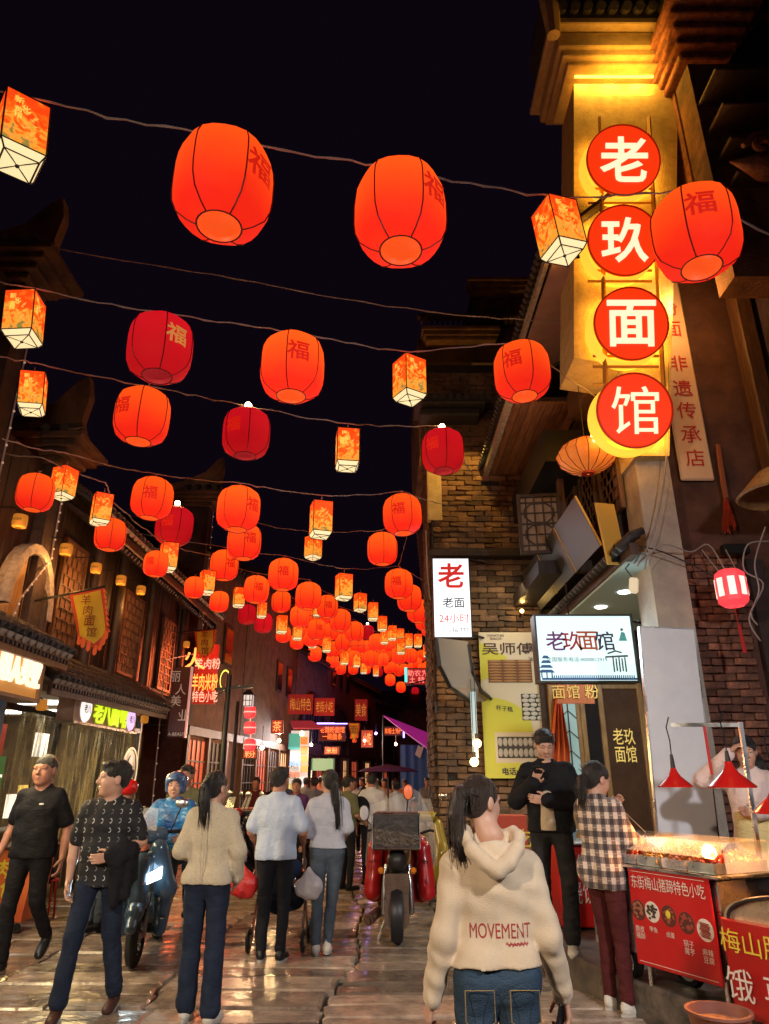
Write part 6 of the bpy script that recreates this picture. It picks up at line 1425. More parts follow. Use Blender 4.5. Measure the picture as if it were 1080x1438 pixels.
# ---------------- implicit surfaces ----------------
V3 = lambda *a: np.array(a if len(a) > 1 else a[0], dtype=np.float64)
class SDF:
    def __init__(s): s.p = []
    def cone(s, a, b, ra, rb=None, k=.02, sub=False, fl=1., fold=0., ph=0.): s.p.append(('c', V3(tuple(a)), V3(tuple(b)), ra, rb if rb is not None else ra, k, sub, fl, fold, ph)); return s
    def ell(s, c, r, k=.02, sub=False, rot=None): s.p.append(('e', V3(tuple(c)), V3(tuple(r)), rot, 0, k, sub, 1, 0, 0)); return s
    def clip(s, p, n): s.p.append(('p', V3(tuple(p)), V3(tuple(n)), 0, 0, 0, True, 1, 0, 0)); return s
    def mesh(s, name, m, vox=.01, noise=None, smooth=True):
        lo = np.full(3, 9.); hi = np.full(3, -9.)
        for q in s.p:
            if q[6]: continue
            if q[0] == 'c': r = max(q[3], q[4]) * max(1, q[7]) + .02; lo = np.minimum(lo, np.minimum(q[1], q[2]) - r); hi = np.maximum(hi, np.maximum(q[1], q[2]) + r)
            else: r = (q[2] if q[3] is None else np.full(3, q[2].max())) + .02; lo = np.minimum(lo, q[1] - r); hi = np.maximum(hi, q[1] + r)
        lo -= 3 * vox; n = np.ceil((hi - lo) / vox).astype(int) + 4
        ax = [(lo[i] + np.arange(n[i]) * vox).astype(np.float32) for i in range(3)]
        D = np.full(tuple(n), .08, np.float32)
        for kind, a, b_, c, d, k, sub, fl, fold, ph in s.p:
            if kind == 'p':
                h = (ax[0][:, None, None] - a[0]) * b_[0] + (ax[1][None, :, None] - a[1]) * b_[1] + (ax[2][None, None, :] - a[2]) * b_[2]
                D = np.maximum(D, h.astype(np.float32)); continue
            mg = k + 4 * vox + .01
            if kind == 'c': r = max(c, d) * max(1, fl); l2 = np.minimum(a, b_) - r - mg; h2 = np.maximum(a, b_) + r + mg
            else: r = b_ if c is None else np.full(3, b_.max()); l2 = a - r - mg; h2 = a + r + mg
            i0 = np.clip(np.floor((l2 - lo) / vox).astype(int), 0, n); i1 = np.clip(np.ceil((h2 - lo) / vox).astype(int) + 1, 0, n)
            if (i1 <= i0).any(): continue
            X = ax[0][i0[0]:i1[0], None, None]; Y = ax[1][None, i0[1]:i1[1], None]; Z = ax[2][None, None, i0[2]:i1[2]]
            if kind == 'c':
                ab = b_ - a; L2 = float(ab @ ab) + 1e-12
                px, py, pz = X - a[0], Y - a[1], Z - a[2]
                t = np.clip((px * ab[0] + py * ab[1] + pz * ab[2]) / L2, 0, 1)
                dx, dy, dz = px - t * ab[0], py - t * ab[1], pz - t * ab[2]
                if fl != 1: dy = dy / fl
                rad = c + (d - c) * t
                if fold:
                    L = math.sqrt(L2); an_ = np.arctan2(dx, dy + 1e-6); rad = rad + fold * (.6 * np.sin(t * L * 95 + 2.6 * np.sin(an_ + ph) + ph) + .5 * np.sin(t * L * 52 - 2.4 * np.sin(an_ * 2 + ph) + 2 * ph)) * (.2 + .8 * np.abs(t - .5) * 2) * (.5 + .5 * np.sin(an_ + ph * 2))
                dd = (np.sqrt(dx * dx + dy * dy + dz * dz) - rad) * (min(1, fl) if fl != 1 else 1)
            else:
                p = [X - a[0], Y - a[1], Z - a[2]]
                if c is not None:
                    Rm = np.array(c)  # columns = local axes
                    p = [p[0] * Rm[0, j] + p[1] * Rm[1, j] + p[2] * Rm[2, j] for j in range(3)]
                k0 = np.sqrt((p[0] / b_[0]) ** 2 + (p[1] / b_[1]) ** 2 + (p[2] / b_[2]) ** 2)
                k1 = np.sqrt((p[0] / b_[0] ** 2) ** 2 + (p[1] / b_[1] ** 2) ** 2 + (p[2] / b_[2] ** 2) ** 2) + 1e-9
                dd = k0 * (k0 - 1) / k1
            S_ = D[i0[0]:i1[0], i0[1]:i1[1], i0[2]:i1[2]]
            k = max(k, 1e-4)
            if sub:
                dd = -dd; h = np.maximum(k - np.abs(S_ - dd), 0) / k; D[i0[0]:i1[0], i0[1]:i1[1], i0[2]:i1[2]] = np.maximum(S_, dd) + h * h * k * .25
            else:
                h = np.maximum(k - np.abs(S_ - dd), 0) / k; D[i0[0]:i1[0], i0[1]:i1[1], i0[2]:i1[2]] = np.minimum(S_, dd) - h * h * k * .25
        if noise:
            X, Y, Z = ax[0][:, None, None], ax[1][None, :, None], ax[2][None, None, :]
            for amp, fx, fy, fz, sd in noise:
                r2 = np.random.RandomState(sd); acc = 0
                for i in range(3):
                    w = r2.randn(3) * (fx, fy, fz); w2 = r2.randn(3) * (fx, fy, fz) * .6; ph = r2.rand(2) * 6
                    acc = acc + np.sin(X * w[0] + Y * w[1] + Z * w[2] + ph[0] + 1.3 * np.sin(X * w2[0] + Y * w2[1] + Z * w2[2] + ph[1]))
                D += (amp / 2) * acc.astype(np.float32)
        D[0] = D[-1] = .08; D[:, 0] = D[:, -1] = .08; D[:, :, 0] = D[:, :, -1] = .08
        B = 3 * vox; D = np.clip(D, -B, B).astype(np.float32)
        g = openvdb.FloatGrid(B); g.copyFromArray(D)
        v, f = g.convertToQuads(isovalue=0.)
        v = v * vox + lo
        me = bpy.data.meshes.new(name); me.vertices.add(len(v)); me.vertices.foreach_set('co', v.astype(np.float32).ravel())
        me.loops.add(len(f) * 4); me.loops.foreach_set('vertex_index', f.astype(np.int32).ravel()); me.polygons.add(len(f))
        me.polygons.foreach_set('loop_start', np.arange(0, len(f) * 4, 4, dtype=np.int32))
        try: me.polygons.foreach_set('loop_total', np.full(len(f), 4, dtype=np.int32))
        except Exception: pass
        me.polygons.foreach_set('use_smooth', np.ones(len(f), dtype=bool)); me.update(calc_edges=True)
        p0, p1, p2, p3 = (v[f[:, i]] for i in range(4))
        vol = np.einsum('ij,ij->i', p0, np.cross(p1, p2)).sum()
        if vol < 0: me.flip_normals()
        me.materials.append(m); return me
# ---------------- materials for people ----------------
SKIN = [mat('skin_a', (.43, .2, .125), .5, col2=(.36, .15, .09), nscale=12, bump=.05, bscale=300, sss=.12), mat('skin_b', (.58, .34, .24), .5, col2=(.52, .28, .19), nscale=12, bump=.05, bscale=300, sss=.12), mat('skin_c', (.42, .22, .13), .5, col2=(.36, .17, .1), nscale=12, bump=.05, bscale=300, sss=.12)]
M_hair = mat('black_hair', (.012, .01, .01), .38, bump=.9, bscale=60, stretch=(4, 4, .35), spec=.6)
M_hairb = mat('brown_black_hair', (.03, .017, .012), .4, bump=.9, bscale=60, stretch=(4, 4, .35), spec=.6)
M_eyew = mat('eye_white', (.6, .57, .53), .2); M_iris = mat('iris_dark', (.01, .007, .005), .1); M_lip = mat('lips', (.38, .13, .1), .4)
def cloth(name, col, col2=None, rough=.85, b=.3, bs=60, ns=10, sheen=.15, stretch=(1, 1, 1)):
    if name in MATS: return MATS[name]
    return creases(mat(name, col, rough, col2=col2, nscale=ns, bump=b, bscale=bs, sheen=sheen if max(col) > .2 else 0, stretch=stretch, spec=.5 if max(col) > .2 else .25))
def creases(m, k=.35, sc=5.):
    "soft folds: bump from a distorted noise, laid under the weave bump"
    n, l, p = nodes_of(m); tc = n.new('ShaderNodeTexCoord'); mp = n.new('ShaderNodeMapping'); mp.inputs['Rotation'].default_value = (.3, .5, .2); mp.inputs['Scale'].default_value = (1, 1, 1.9); l.new(tc.outputs['Object'], mp.inputs[0])
    t = n.new('ShaderNodeTexNoise'); t.inputs['Scale'].default_value = sc; t.inputs['Detail'].default_value = 1.5; t.inputs['Distortion'].default_value = 1.2; l.new(mp.outputs[0], t.inputs['Vector'])
    a = n.new('ShaderNodeMath'); a.operation = 'SUBTRACT'; l.new(t.outputs[0], a.inputs[0]); a.inputs[1].default_value = .5; a2 = n.new('ShaderNodeMath'); a2.operation = 'ABSOLUTE'; l.new(a.outputs[0], a2.inputs[0]); a3 = n.new('ShaderNodeMath'); a3.operation = 'POWER'; l.new(a2.outputs[0], a3.inputs[0]); a3.inputs[1].default_value = .6
    b_ = n.new('ShaderNodeBump'); b_.inputs['Strength'].default_value = k; b_.inputs['Distance'].default_value = .028; l.new(a3.outputs[0], b_.inputs['Height'])
    old = p.inputs['Normal'].links[0].from_node if p.inputs['Normal'].links else None
    if old: l.new(b_.outputs[0], old.inputs['Normal'])
    else: l.new(b_.outputs[0], p.inputs['Normal'])
    return m
C_black = cloth('black_cotton', (.007, .007, .009), (.012, .012, .015)); C_jean = cloth('dark_denim', (.01, .017, .036), (.02, .03, .058), b=.4, bs=180, ns=5)
C_jeanb = cloth('blue_denim', (.022, .045, .08), (.05, .085, .13), b=.4, bs=180, ns=4); C_jeang = cloth('grey_denim', (.07, .09, .12), (.1, .13, .16), b=.4, bs=180, ns=4)
C_lblue = cloth('light_blue_cotton', (.5, .58, .72), (.45, .53, .68)); C_pale = cloth('pale_blouse', (.55, .56, .62), (.48, .5, .56)); C_cream = mat('cream_fleece', (.66, .52, .36), .9, col2=(.6, .46, .31), nscale=6, bump=.25, bscale=220, sheen=.3)
C_tweed = mat('cream_tweed', (.8, .7, .5), .95, col2=(.6, .5, .34), nscale=160, bump=.9, bscale=170, sheen=.3, detail=2)
C_wine = cloth('wine_trousers', (.1, .018, .018), (.07, .012, .012), b=.4, bs=180); C_olive = cloth('olive_cotton', (.12, .12, .06)); C_purple = cloth('purple_coat', (.1, .03, .12)); C_mag = cloth('magenta_top', (.35, .06, .4)); C_orange = cloth('salmon_top', (.6, .18, .11)); C_white = cloth('white_cotton', (.65, .63, .6)); C_pink = cloth('pink_top', (.6, .35, .3)); C_grey = cloth('grey_cotton', (.2, .2, .22)); C_navy = cloth('navy_cotton', (.02, .03, .07)); C_apron = cloth('cream_apron', (.65, .55, .25)); C_peach = cloth('peach_shirt', (.75, .6, .55))
C_bluej = creases(mat('blue_sport_jacket', (.01, .04, .2), .4, col2=(.02, .22, .5), nscale=6, bump=.3, bscale=20, stretch=(1, 1, .4)), .6)
def mk_pattern_shirt():
    m = mat('printed_black_tee', (.012, .012, .014), .8); n, l, p = nodes_of(m); tc = n.new('ShaderNodeTexCoord'); mp = n.new('ShaderNodeMapping'); mp.inputs['Scale'].default_value = (15, 1, 15); l.new(tc.outputs['Object'], mp.inputs[0])
    # rows of small hook shaped marks: ring segment inside each cell
    fr_ = n.new('ShaderNodeVectorMath'); fr_.operation = 'FRACTION'; l.new(mp.outputs[0], fr_.inputs[0]); sb_ = n.new('ShaderNodeVectorMath'); sb_.operation = 'SUBTRACT'; sb_.inputs[1].default_value = (.5, 0, .5); l.new(fr_.outputs[0], sb_.inputs[0])
    ml_ = n.new('ShaderNodeVectorMath'); ml_.operation = 'MULTIPLY'; ml_.inputs[1].default_value = (1.5, 0, 1); l.new(sb_.outputs[0], ml_.inputs[0]); ln = n.new('ShaderNodeVectorMath'); ln.operation = 'LENGTH'; l.new(ml_.outputs[0], ln.inputs[0])
    def cmp(src, a, op, o='Value'): q = n.new('ShaderNodeMath'); q.operation = op; l.new(src, q.inputs[0]); q.inputs[1].default_value = a; return q.outputs[0]
    def mul(a, b_): q = n.new('ShaderNodeMath'); q.operation = 'MULTIPLY'; l.new(a, q.inputs[0]); l.new(b_, q.inputs[1]); return q.outputs[0]
    ring = mul(cmp(ln.outputs['Value'], .17, 'GREATER_THAN'), cmp(ln.outputs['Value'], .27, 'LESS_THAN')); sx = n.new('ShaderNodeSeparateXYZ'); l.new(sb_.outputs[0], sx.inputs[0]); ring = mul(ring, cmp(sx.outputs[0], .06, 'LESS_THAN'))
    no = n.new('ShaderNodeTexWhiteNoise'); fl_ = n.new('ShaderNodeVectorMath'); fl_.operation = 'FLOOR'; l.new(mp.outputs[0], fl_.inputs[0]); l.new(fl_.outputs[0], no.inputs['Vector']); ring = mul(ring, no.outputs['Value'])
    mx = n.new('ShaderNodeMixRGB'); mx.inputs[1].default_value = (.012, .012, .014, 1); mx.inputs[2].default_value = (.6, .6, .6, 1); l.new(ring, mx.inputs[0]); l.new(mx.outputs[0], p.inputs['Base Color']); return m
C_print = creases(mk_pattern_shirt())
def mk_plaid():
    m = mat('plaid_flannel', (.5, .4, .3), .9, sheen=.3); n, l, p = nodes_of(m); tc = n.new('ShaderNodeTexCoord'); sp = n.new('ShaderNodeSeparateXYZ'); l.new(tc.outputs['Object'], sp.inputs[0])
    ad = n.new('ShaderNodeMath'); l.new(sp.outputs[0], ad.inputs[0]); l.new(sp.outputs[1], ad.inputs[1])
    def stripes(src, f, w, ph=0):
        a = n.new('ShaderNodeMath'); a.operation = 'MULTIPLY_ADD'; l.new(src, a.inputs[0]); a.inputs[1].default_value = f; a.inputs[2].default_value = ph + 50; b_ = n.new('ShaderNodeMath'); b_.operation = 'FRACT'; l.new(a.outputs[0], b_.inputs[0]); c_ = n.new('ShaderNodeMath'); c_.operation = 'LESS_THAN'; l.new(b_.outputs[0], c_.inputs[0]); c_.inputs[1].default_value = w; return c_.outputs[0]
    cur = None
    for src, f, w, ph, colr, fac in ((ad.outputs[0], 11, .48, 0, (.01, .008, .018, 1), .78), (sp.outputs[2], 11, .48, 0, (.01, .008, .018, 1), .78), (ad.outputs[0], 11, .06, .27, (.6, .5, .45, 1), .6), (sp.outputs[2], 11, .06, .27, (.6, .5, .45, 1), .6), (ad.outputs[0], 22, .08, .1, (.3, .08, .06, 1), .4)):
        s1 = stripes(src, f, w, ph); k = n.new('ShaderNodeMath'); k.operation = 'MULTIPLY'; k.inputs[1].default_value = fac; l.new(s1, k.inputs[0]); mx = n.new('ShaderNodeMixRGB'); mx.inputs[2].default_value = colr; l.new(k.outputs[0], mx.inputs[0])
        if cur is None: mx.inputs[1].default_value = (.75, .58, .45, 1)
        else: l.new(cur, mx.inputs[1])
        cur = mx.outputs[0]
    l.new(cur, p.inputs['Base Color']); return m
C_plaid = creases(mk_plaid())
def rotz(a): c, s_ = math.cos(a), math.sin(a); return np.array(((c, -s_, 0), (s_, c, 0), (0, 0, 1)))
def rotx(a): c, s_ = math.cos(a), math.sin(a); return np.array(((1, 0, 0), (0, c, -s_), (0, s_, c)))
def roty(a): c, s_ = math.cos(a), math.sin(a); return np.array(((c, 0, s_), (0, 1, 0), (-s_, 0, c)))
DEF = dict(pelvis=(0, 0, .93), waist=(0, .01, 1.06), chest=(0, .0, 1.25), neck=(0, -.015, 1.44), head=(0, .015, 1.577),
           shR=(.158, 0, 1.355), shL=(-.158, 0, 1.355), elR=(.215, -.02, 1.08), elL=(-.215, -.02, 1.08), haR=(.235, .04, .86), haL=(-.235, .04, .86),
           hipR=(.085, 0, .9), hipL=(-.085, 0, .9), knR=(.095, .02, .5), knL=(-.095, .02, .5), anR=(.1, -.01, .085), anL=(-.1, -.01, .085))
def hand(sd, wrist, d, n, side, s, curl=.5, thumb=.6, spread=.0, fine=True):
    "palm, four curled fingers of unequal length and an opposed thumb; d = hand direction, n = palm normal, side = thumb side"
    w = V3(tuple(wrist)); d = V3(tuple(d)); d /= np.linalg.norm(d); n = V3(tuple(n)); n = n - d * (n @ d); n /= np.linalg.norm(n); t = np.cross(d, n) * side
    pe = w + d * .085 * s
    for o in (-.026, -.009, .009, .026): sd.cone(w + t * o * .6 * s, pe + t * o * s, .014 * s, .0125 * s, k=.012)
    if not fine: sd.cone(pe, pe + (d * .6 + n * curl * .6) * .07 * s, .03 * s, .018 * s, k=.01); return
    for o, L in ((.028, .07), (.0095, .078), (-.0095, .073), (-.027, .058)):
        p = pe + t * o * s; a = .15 + curl * .35; q = p
        for i, f_ in enumerate((.45, .31, .24)):
            dd = d * math.cos(a) + n * math.sin(a) + t * spread * o * 8; e = q + dd * L * f_ * s * 1.15; sd.cone(q, e, (.0088 - .0006 * i) * s, (.0082 - .0007 * i) * s, k=.003); q = e; a += curl * 1.15
    b0 = w + d * .022 * s + t * .026 * s; a1 = b0 + (d * .55 + t * .65 + n * thumb * .5) / 1.1 * .04 * s; a2 = a1 + (d * .8 + t * .15 + n * thumb) / 1.3 * .035 * s; a3 = a2 + (d * .8 - t * .05 + n * thumb * 1.1) / 1.35 * .026 * s
    sd.cone(b0, a1, .014 * s, .0115 * s, k=.01); sd.cone(a1, a2, .0108 * s, .0095 * s, k=.004); sd.cone(a2, a3, .0095 * s, .0078 * s, k=.003)
N_person = 0
def person(label, loc, face, H=1.7, J=None, top=C_black, sleeve='short', hem=.9, bottom=C_jean, shoe=None, hair='short', yaw=0., pitch=0., roll=0., vox=.009, skin=0, bulk=1., tuck=False, loose=.012, handL=None, handR=None, foot=None,
           flare=0., female=False, group=None, hairm=None, collar=False, tail=None, legs=True, wr=1., name='person', cuff=True, roundhead=1., fold=.0035, hsc=1.05):
    global N_person; N_person += 1
    far = vox > .015; s = H / 1.7; j = {k: V3(v) * s for k, v in DEF.items()}
    if female:
        for k in ('shR', 'shL'): j[k] *= (.9, 1, 1)
    for k, v in (J or {}).items(): j[k] = V3(v) * s
    root = thing(name, label, 'person', loc, face, group)
    # --- body ---
    b = SDF(); Rh = rotz(yaw) @ rotx(pitch) @ roty(roll); hc = j['head']; hs = s * (1.0 if not female else .97) * hsc
    Hp = lambda *p: hc + Rh @ (V3(*p) * hs)
    E = lambda c, r, k=.02, sub=False: b.ell(Hp(*c), V3(*r) * hs, k * hs, sub, Rh)
    E((0, -.012, .03), (.074, .092, .082)); E((0, .018, -.03), (.061 * roundhead, .07, .082), .03); E((0, .03, -.072), (.045 * roundhead, .046, .034), .03); E((0, .064, -.094), (.02, .017, .015), .03)
    if not far:
        for sg in (-1, 1):
            E((sg * .036, .05, -.03), (.024, .028, .03), .03); E((sg * .031, .1, .006), (.018, .016, .011), .014, True); E((sg * .0115, .092, -.027), (.0085, .01, .007), .008); E((sg * .076, -.008, -.008), (.009, .021, .033), .008)
            E((sg * .031, .0765, .0135), (.017, .013, .006), .004)
        E((0, .074, .026), (.05, .016, .011), .02); b.cone(Hp(0, .083, .012), Hp(0, .105, -.022), .008 * hs, .0125 * hs, k=.014)
        E((0, .084, -.0535), (.022, .012, .0055), .006); E((0, .082, -.0655), (.019, .012, .0065), .006)
    else:
        b.cone(Hp(0, .08, .01), Hp(0, .1, -.025), .01 * hs, .014 * hs, k=.01)
    nk = .049 * s * (bulk if bulk > 1 else 1) * (.86 if female else 1)
    b.cone(Hp(0, -.022, -.05), j['neck'], nk, nk * 1.08, k=.03); b.cone(j['neck'], (j['shR'] + j['shL']) / 2 - V3(0, 0, .05) * s, nk * 1.1, nk * 1.3, k=.04)
    b.cone(j['shR'], j['shL'], .05 * s, k=.04); b.cone(j['chest'], j['waist'], .1 * s, .09 * s, k=.06, fl=.75); b.cone(j['chest'], (j['shR'] + j['shL']) / 2, .09 * s, .07 * s, k=.05, fl=.8); b.cone(j['waist'], j['pelvis'], .09 * s, .095 * s, k=.05, fl=.8)
    for q in 'RL':
        sh, el, ha = j['sh' + q], j['el' + q], j['ha' + q]; m_ = (.9 if female else 1.) * (bulk ** .5)
        b.cone(sh, el, .047 * s * m_, .038 * s * m_, k=.02); b.cone(el, el + (ha - el) * .4, .04 * s * m_, .037 * s * m_, k=.015); b.cone(el + (ha - el) * .4, ha, .037 * s * m_, .025 * s * m_, k=.015)
        hd = (handR if q == 'R' else handL) or {}; d = V3(hd['d']) if 'd' in hd else (ha - el); n_ = V3(hd['n']) if 'n' in hd else V3(-1 if q == 'R' else 1, .25, 0)
        hand(b, ha, d, n_, (1 if q == 'R' else -1) * hd.get('side', 1), s * (.92 if female else 1), hd.get('curl', .45), hd.get('thumb', .6), fine=not far)
        if legs: b.cone(j['hip' + q], j['kn' + q], .07 * s, .05 * s, k=.03); b.cone(j['kn' + q], j['an' + q], .05 * s, .035 * s, k=.02)
    body = link(b.mesh('body', SKIN[skin], vox * (.72 if not far else .9)), 'body', root, False)
    # --- face details ---
    def bl(nm, parts, m):
        q = MB(); 
        for c_, r_ in parts: q.M = Matrix.Translation(Hp(*c_)) @ Matrix([list(r) for r in Rh]).to_4x4(); q.ball((0, 0, 0), tuple(x * hs for x in r_), 10)
        o = q.build(nm, m, root, 2, world=False); return o
    if not far and (yaw, pitch) is not None and face is not None and not getattr(root, 'back', False):
        for sg in (-1, 1):
            o = bl('eye', [((sg * .031, .0745, .0065), (.0135, .0115, .0068))], M_eyew); o2 = bl('iris', [((sg * .031, .0825, .0065), (.0058, .004, .0058))], M_iris); o2.parent = o
            q = MB(); q.tube([Hp(sg * .014, .0885, .024), Hp(sg * .031, .088, .03), Hp(sg * .05, .074, .024)], [.0035 * hs, .0042 * hs, .002 * hs], 6); q.build('eyebrow', M_hair, root, 2, world=False)
        bl('lips', [((0, .0865, -.0545), (.0215, .0105, .0045)), ((0, .0845, -.0645), (.018, .0105, .0055))], M_lip)
    # --- hair ---
    if hair:
        h = SDF(); EH = lambda c, r, k=.015, sub=False: h.ell(Hp(*c), V3(*r) * hs, k, sub, Rh); hm = hairm or M_hair
        if hair == 'short':
            EH((0, -.016, .04), (.083, .1, .085)); EH((0, -.052, -.005), (.07, .052, .062)); EH((0, .055, .088), (.058, .034, .024), .02)
            EH((0, .11, -.02), (.085, .062, .078), .012, True)
            for sg in (-1, 1): EH((sg * .085, .035, -.055), (.028, .05, .06), .01, True); EH((sg * .088, -.008, -.012), (.022, .026, .036), .006, True)
        elif hair == 'buzz':
            EH((0, -.014, .034), (.0785, .097, .083)); EH((0, .115, -.04), (.075, .07, .085), .02, True)
            for sg in (-1, 1): EH((sg * .09, .05, -.06), (.03, .045, .055), .01, True); EH((sg * .088, -.008, -.012), (.02, .024, .034), .006, True)
            EH((0, -.05, -.01), (.064, .046, .06))
        elif hair in ('pony', 'bun', 'down'):
            EH((0, -.016, .036), (.083, .102, .09)); EH((0, -.05, -.02), (.07, .05, .06)); 
            if hair != 'down': EH((0, .112, -.025), (.078, .066, .09), .01, True)
            else: EH((0, .115, -.02), (.066, .066, .085), .01, True); h.cone(Hp(0, -.05, 0), Hp(0, -.075, -.22), .07 * hs, .06 * hs, k=.03, fl=.6)
            for sg in (-1, 1):
                EH((sg * .09, -.005, -.015), (.02, .022, .034), .006, True)
                if hair == 'down': h.cone(Hp(sg * .07, .01, 0), Hp(sg * .078, .01, -.2), .028 * hs, .025 * hs, k=.02)
            T_ = tail or [(0, -.1, .03), (0, -.15, .0), (0, -.155, -.1), (0, -.13, -.23), (0, -.12, -.3)]; rr_ = [.024, .036, .034, .026, .008]
            if hair == 'pony':
                for i in range(len(T_) - 1): h.cone(Hp(*T_[i]), Hp(*T_[i + 1]), rr_[min(i, 4)] * hs, rr_[min(i + 1, 4)] * hs, k=.012)
            elif hair == 'bun': EH((0, -.115, .04), (.04, .036, .04))
        nz = [(.0016, 130, 130, 14, 1), (.0028, 60, 60, 7, 2)] if not far else [(.004, 40, 40, 10, 1)]
        ho = link(h.mesh('hair', hm, vox * .75 if not far else vox, noise=nz), 'hair', root, False)
        if hair == 'short' and not far:
            q = MB(); rr2 = random.Random(N_person)
            for i in range(240):
                a = rr2.uniform(0, 2 * PI); z = rr2.uniform(-.03, .082); c_ = math.sqrt(max(.03, 1 - (z / .087) ** 2)); n_ = Vector((math.cos(a) * c_, math.sin(a) * c_, z / .087))
                if n_.y > .5 and z < .055 or (abs(n_.x) > .8 and z < -.01): continue
                p0 = Vector((n_.x * .083, -.016 + n_.y * .1, .04 + z)); d_ = Vector((n_.x * .4 + rr2.gauss(0, .25), (.6 if n_.z > .5 else -.1) + rr2.gauss(0, .2), -.5 + n_.z * .6)).normalized()
                q.tube([Hp(*(p0 * .985)), Hp(*(p0 + d_ * .014 + n_ * .004)), Hp(*(p0 + d_ * .03 + n_ * .003))], [.0018, .0015, .0004], 3)
            q.build('loose_strands', hm, ho, 2, world=False)['kind'] = 'stuff'
        if hair == 'pony' and not far:
            q = MB(); rr2 = random.Random(N_person)
            for i in range(70):
                o_ = (rr2.gauss(0, .017), rr2.gauss(0, .014)); pts = []
                for k, p_ in enumerate(T_): w_ = (.35, 1.2, 1.25, 1.15, 1.2 + .5 * rr2.random())[min(k, 4)]; pts.append(Hp(p_[0] + o_[0] * w_, p_[1] + o_[1] * w_, p_[2] - (rr2.random() * .05 if k == len(T_) - 1 else 0)))
                q.tube(pts, [.0022 * hs] * (len(pts) - 1) + [.0005], 3)
            for i in range(26):
                a = rr2.uniform(0, 2 * PI); z = rr2.uniform(-.02, .09); c_ = math.sqrt(max(.05, 1 - ((z - .036) / .09) ** 2)); p0 = (.084 * c_ * math.cos(a), -.016 + .103 * c_ * math.sin(a), z)
                if p0[1] > .02: continue
                q.tube([Hp(*p0), Hp(p0[0] * .9 + rr2.gauss(0, .006), p0[1] * .9 - .05, p0[2] + .015), Hp(0, -.1, .03)], .0014, 3)
            o = q.build('loose_strands', hm, ho, 2, world=False); o['kind'] = 'stuff'
            q = MB(); q.M = Matrix.Translation(Hp(*T_[0])); q.lathe([(.024 * hs, -.01), (.03 * hs, 0), (.024 * hs, .01)], 12, (0, 0, 0), Matrix.Rotation(.9, 4, 'X')); q.build('hair_tie', cloth('hair_tie', (.4, .35, .35)) if female else M_hair, root, 2, world=False)
    # --- top ---
    if top:
        t = SDF(); ex = loose * s; bk = bulk; wz = j['waist']; cz_ = j['chest']; msh = (j['shR'] + j['shL']) / 2; pel = j['pelvis']
        hv = V3(pel[0], pel[1], hem * s); wr_ = (.12 if not female else .107) * s * bk; 
        t.cone(j['shR'] * .93 + msh * .07 - V3(0, 0, .012) * s, j['shL'] * .93 + msh * .07 - V3(0, 0, .012) * s, .058 * s + ex * .6, k=.03, fl=1)
        t.cone(msh - V3(0, 0, .01) * s, j['neck'] - V3(0, 0, .006) * s, .075 * s, .06 * s, k=.03)
        for q in 'RL': t.cone(j['neck'] + V3(0, -.012, -.012) * s, j['sh' + q] + V3(0, -.005, .008) * s, .046 * s, .05 * s, k=.04)
        for sg in (-1, 1):
            o = V3(sg * .052, 0, 0) * s * bk
            o = rotz(math.atan2(*( (j['shR'] - j['shL'])[[1, 0]] ))) @ o
            t.cone(cz_ + o, wz + o, wr_ * .93 + ex, wr_ * .86 + ex, k=.05, fl=.82); t.cone(cz_ + o, msh + o * .9 - V3(0, 0, .05) * s, wr_ * .93 + ex, .085 * s + ex, k=.05, fl=.85)
            t.cone(wz + o, hv + o + V3(0, 0, .03) * s, wr_ * .86 + ex, wr_ * .95 + ex, k=.04, fl=.85, fold=fold)
            if female: t.ell(cz_ + o * 1.15 + V3(0, .075, -.02) * s, V3(.065, .05, .065) * s, .05)
        
        for q in 'RL':
            if hem < .97: t.ell(j['hip' + q] + V3(0, -.045, .02) * s, V3(.1, .09, .11) * s + ex * .5, .04)
        t.clip(hv, (0, 0, -1) if not J or 'tiltn' not in J else tuple(J['tiltn']))
        for q in 'RL':
            sh, el, ha = j['sh' + q], j['el' + q], j['ha' + q]; m_ = (.9 if female else 1.) * (bk ** .5)
            if sleeve == 'short': e = sh + (el - sh) * .78; t.cone(sh, e, .056 * s * m_ + ex * .8, .05 * s * m_ + ex * 1.3, k=.025, fold=fold * .7); 
            else:
                f_ = .97 if sleeve == 'long' else .35; e = el + (ha - el) * f_
                t.cone(sh, el, .058 * s * m_ + ex, .047 * s * m_ + ex, k=.03, fold=fold, ph=1); t.cone(el, e, .049 * s * m_ + ex, (.034 if cuff else .04) * s * m_ + ex, k=.02, fold=fold * 1.4, ph=2)
                if cuff: d = (ha - el) / np.linalg.norm(ha - el); t.cone(e - d * .03, e, .033 * s + ex * .7, .031 * s + ex * .6, k=.006)
        if collar == 'hood':
            n0 = j['neck']
            n0 = j['neck']; R_ = [(.075, .06, -.005), (.108, .02, .012), (.118, -.04, 0), (.095, -.1, -.04), (.045, -.14, -.09), (0, -.152, -.115)]
            for sg in (-1, 1):
                for a_, c_ in zip(R_, R_[1:]): t.cone(n0 + V3(sg * a_[0], a_[1], a_[2]) * s, n0 + V3(sg * c_[0], c_[1], c_[2]) * s, .031 * s, .029 * s, k=.014)
            t.ell(n0 + V3(0, -.075, -.065) * s, V3(.088, .05, .07) * s, .015); t.ell(n0 + V3(0, -.045, .035) * s, V3(.074, .07, .07) * s, .014, True)
        elif collar: 
            for a0 in np.linspace(-2.6, 2.6, 13): a1 = a0 + .42; n0 = j['neck']; t.cone(n0 + V3(.062 * math.sin(a0), -.066 * math.cos(a0), .012) * s, n0 + V3(.062 * math.sin(a1), -.066 * math.cos(a1), .012) * s, .012 * s, k=.008)
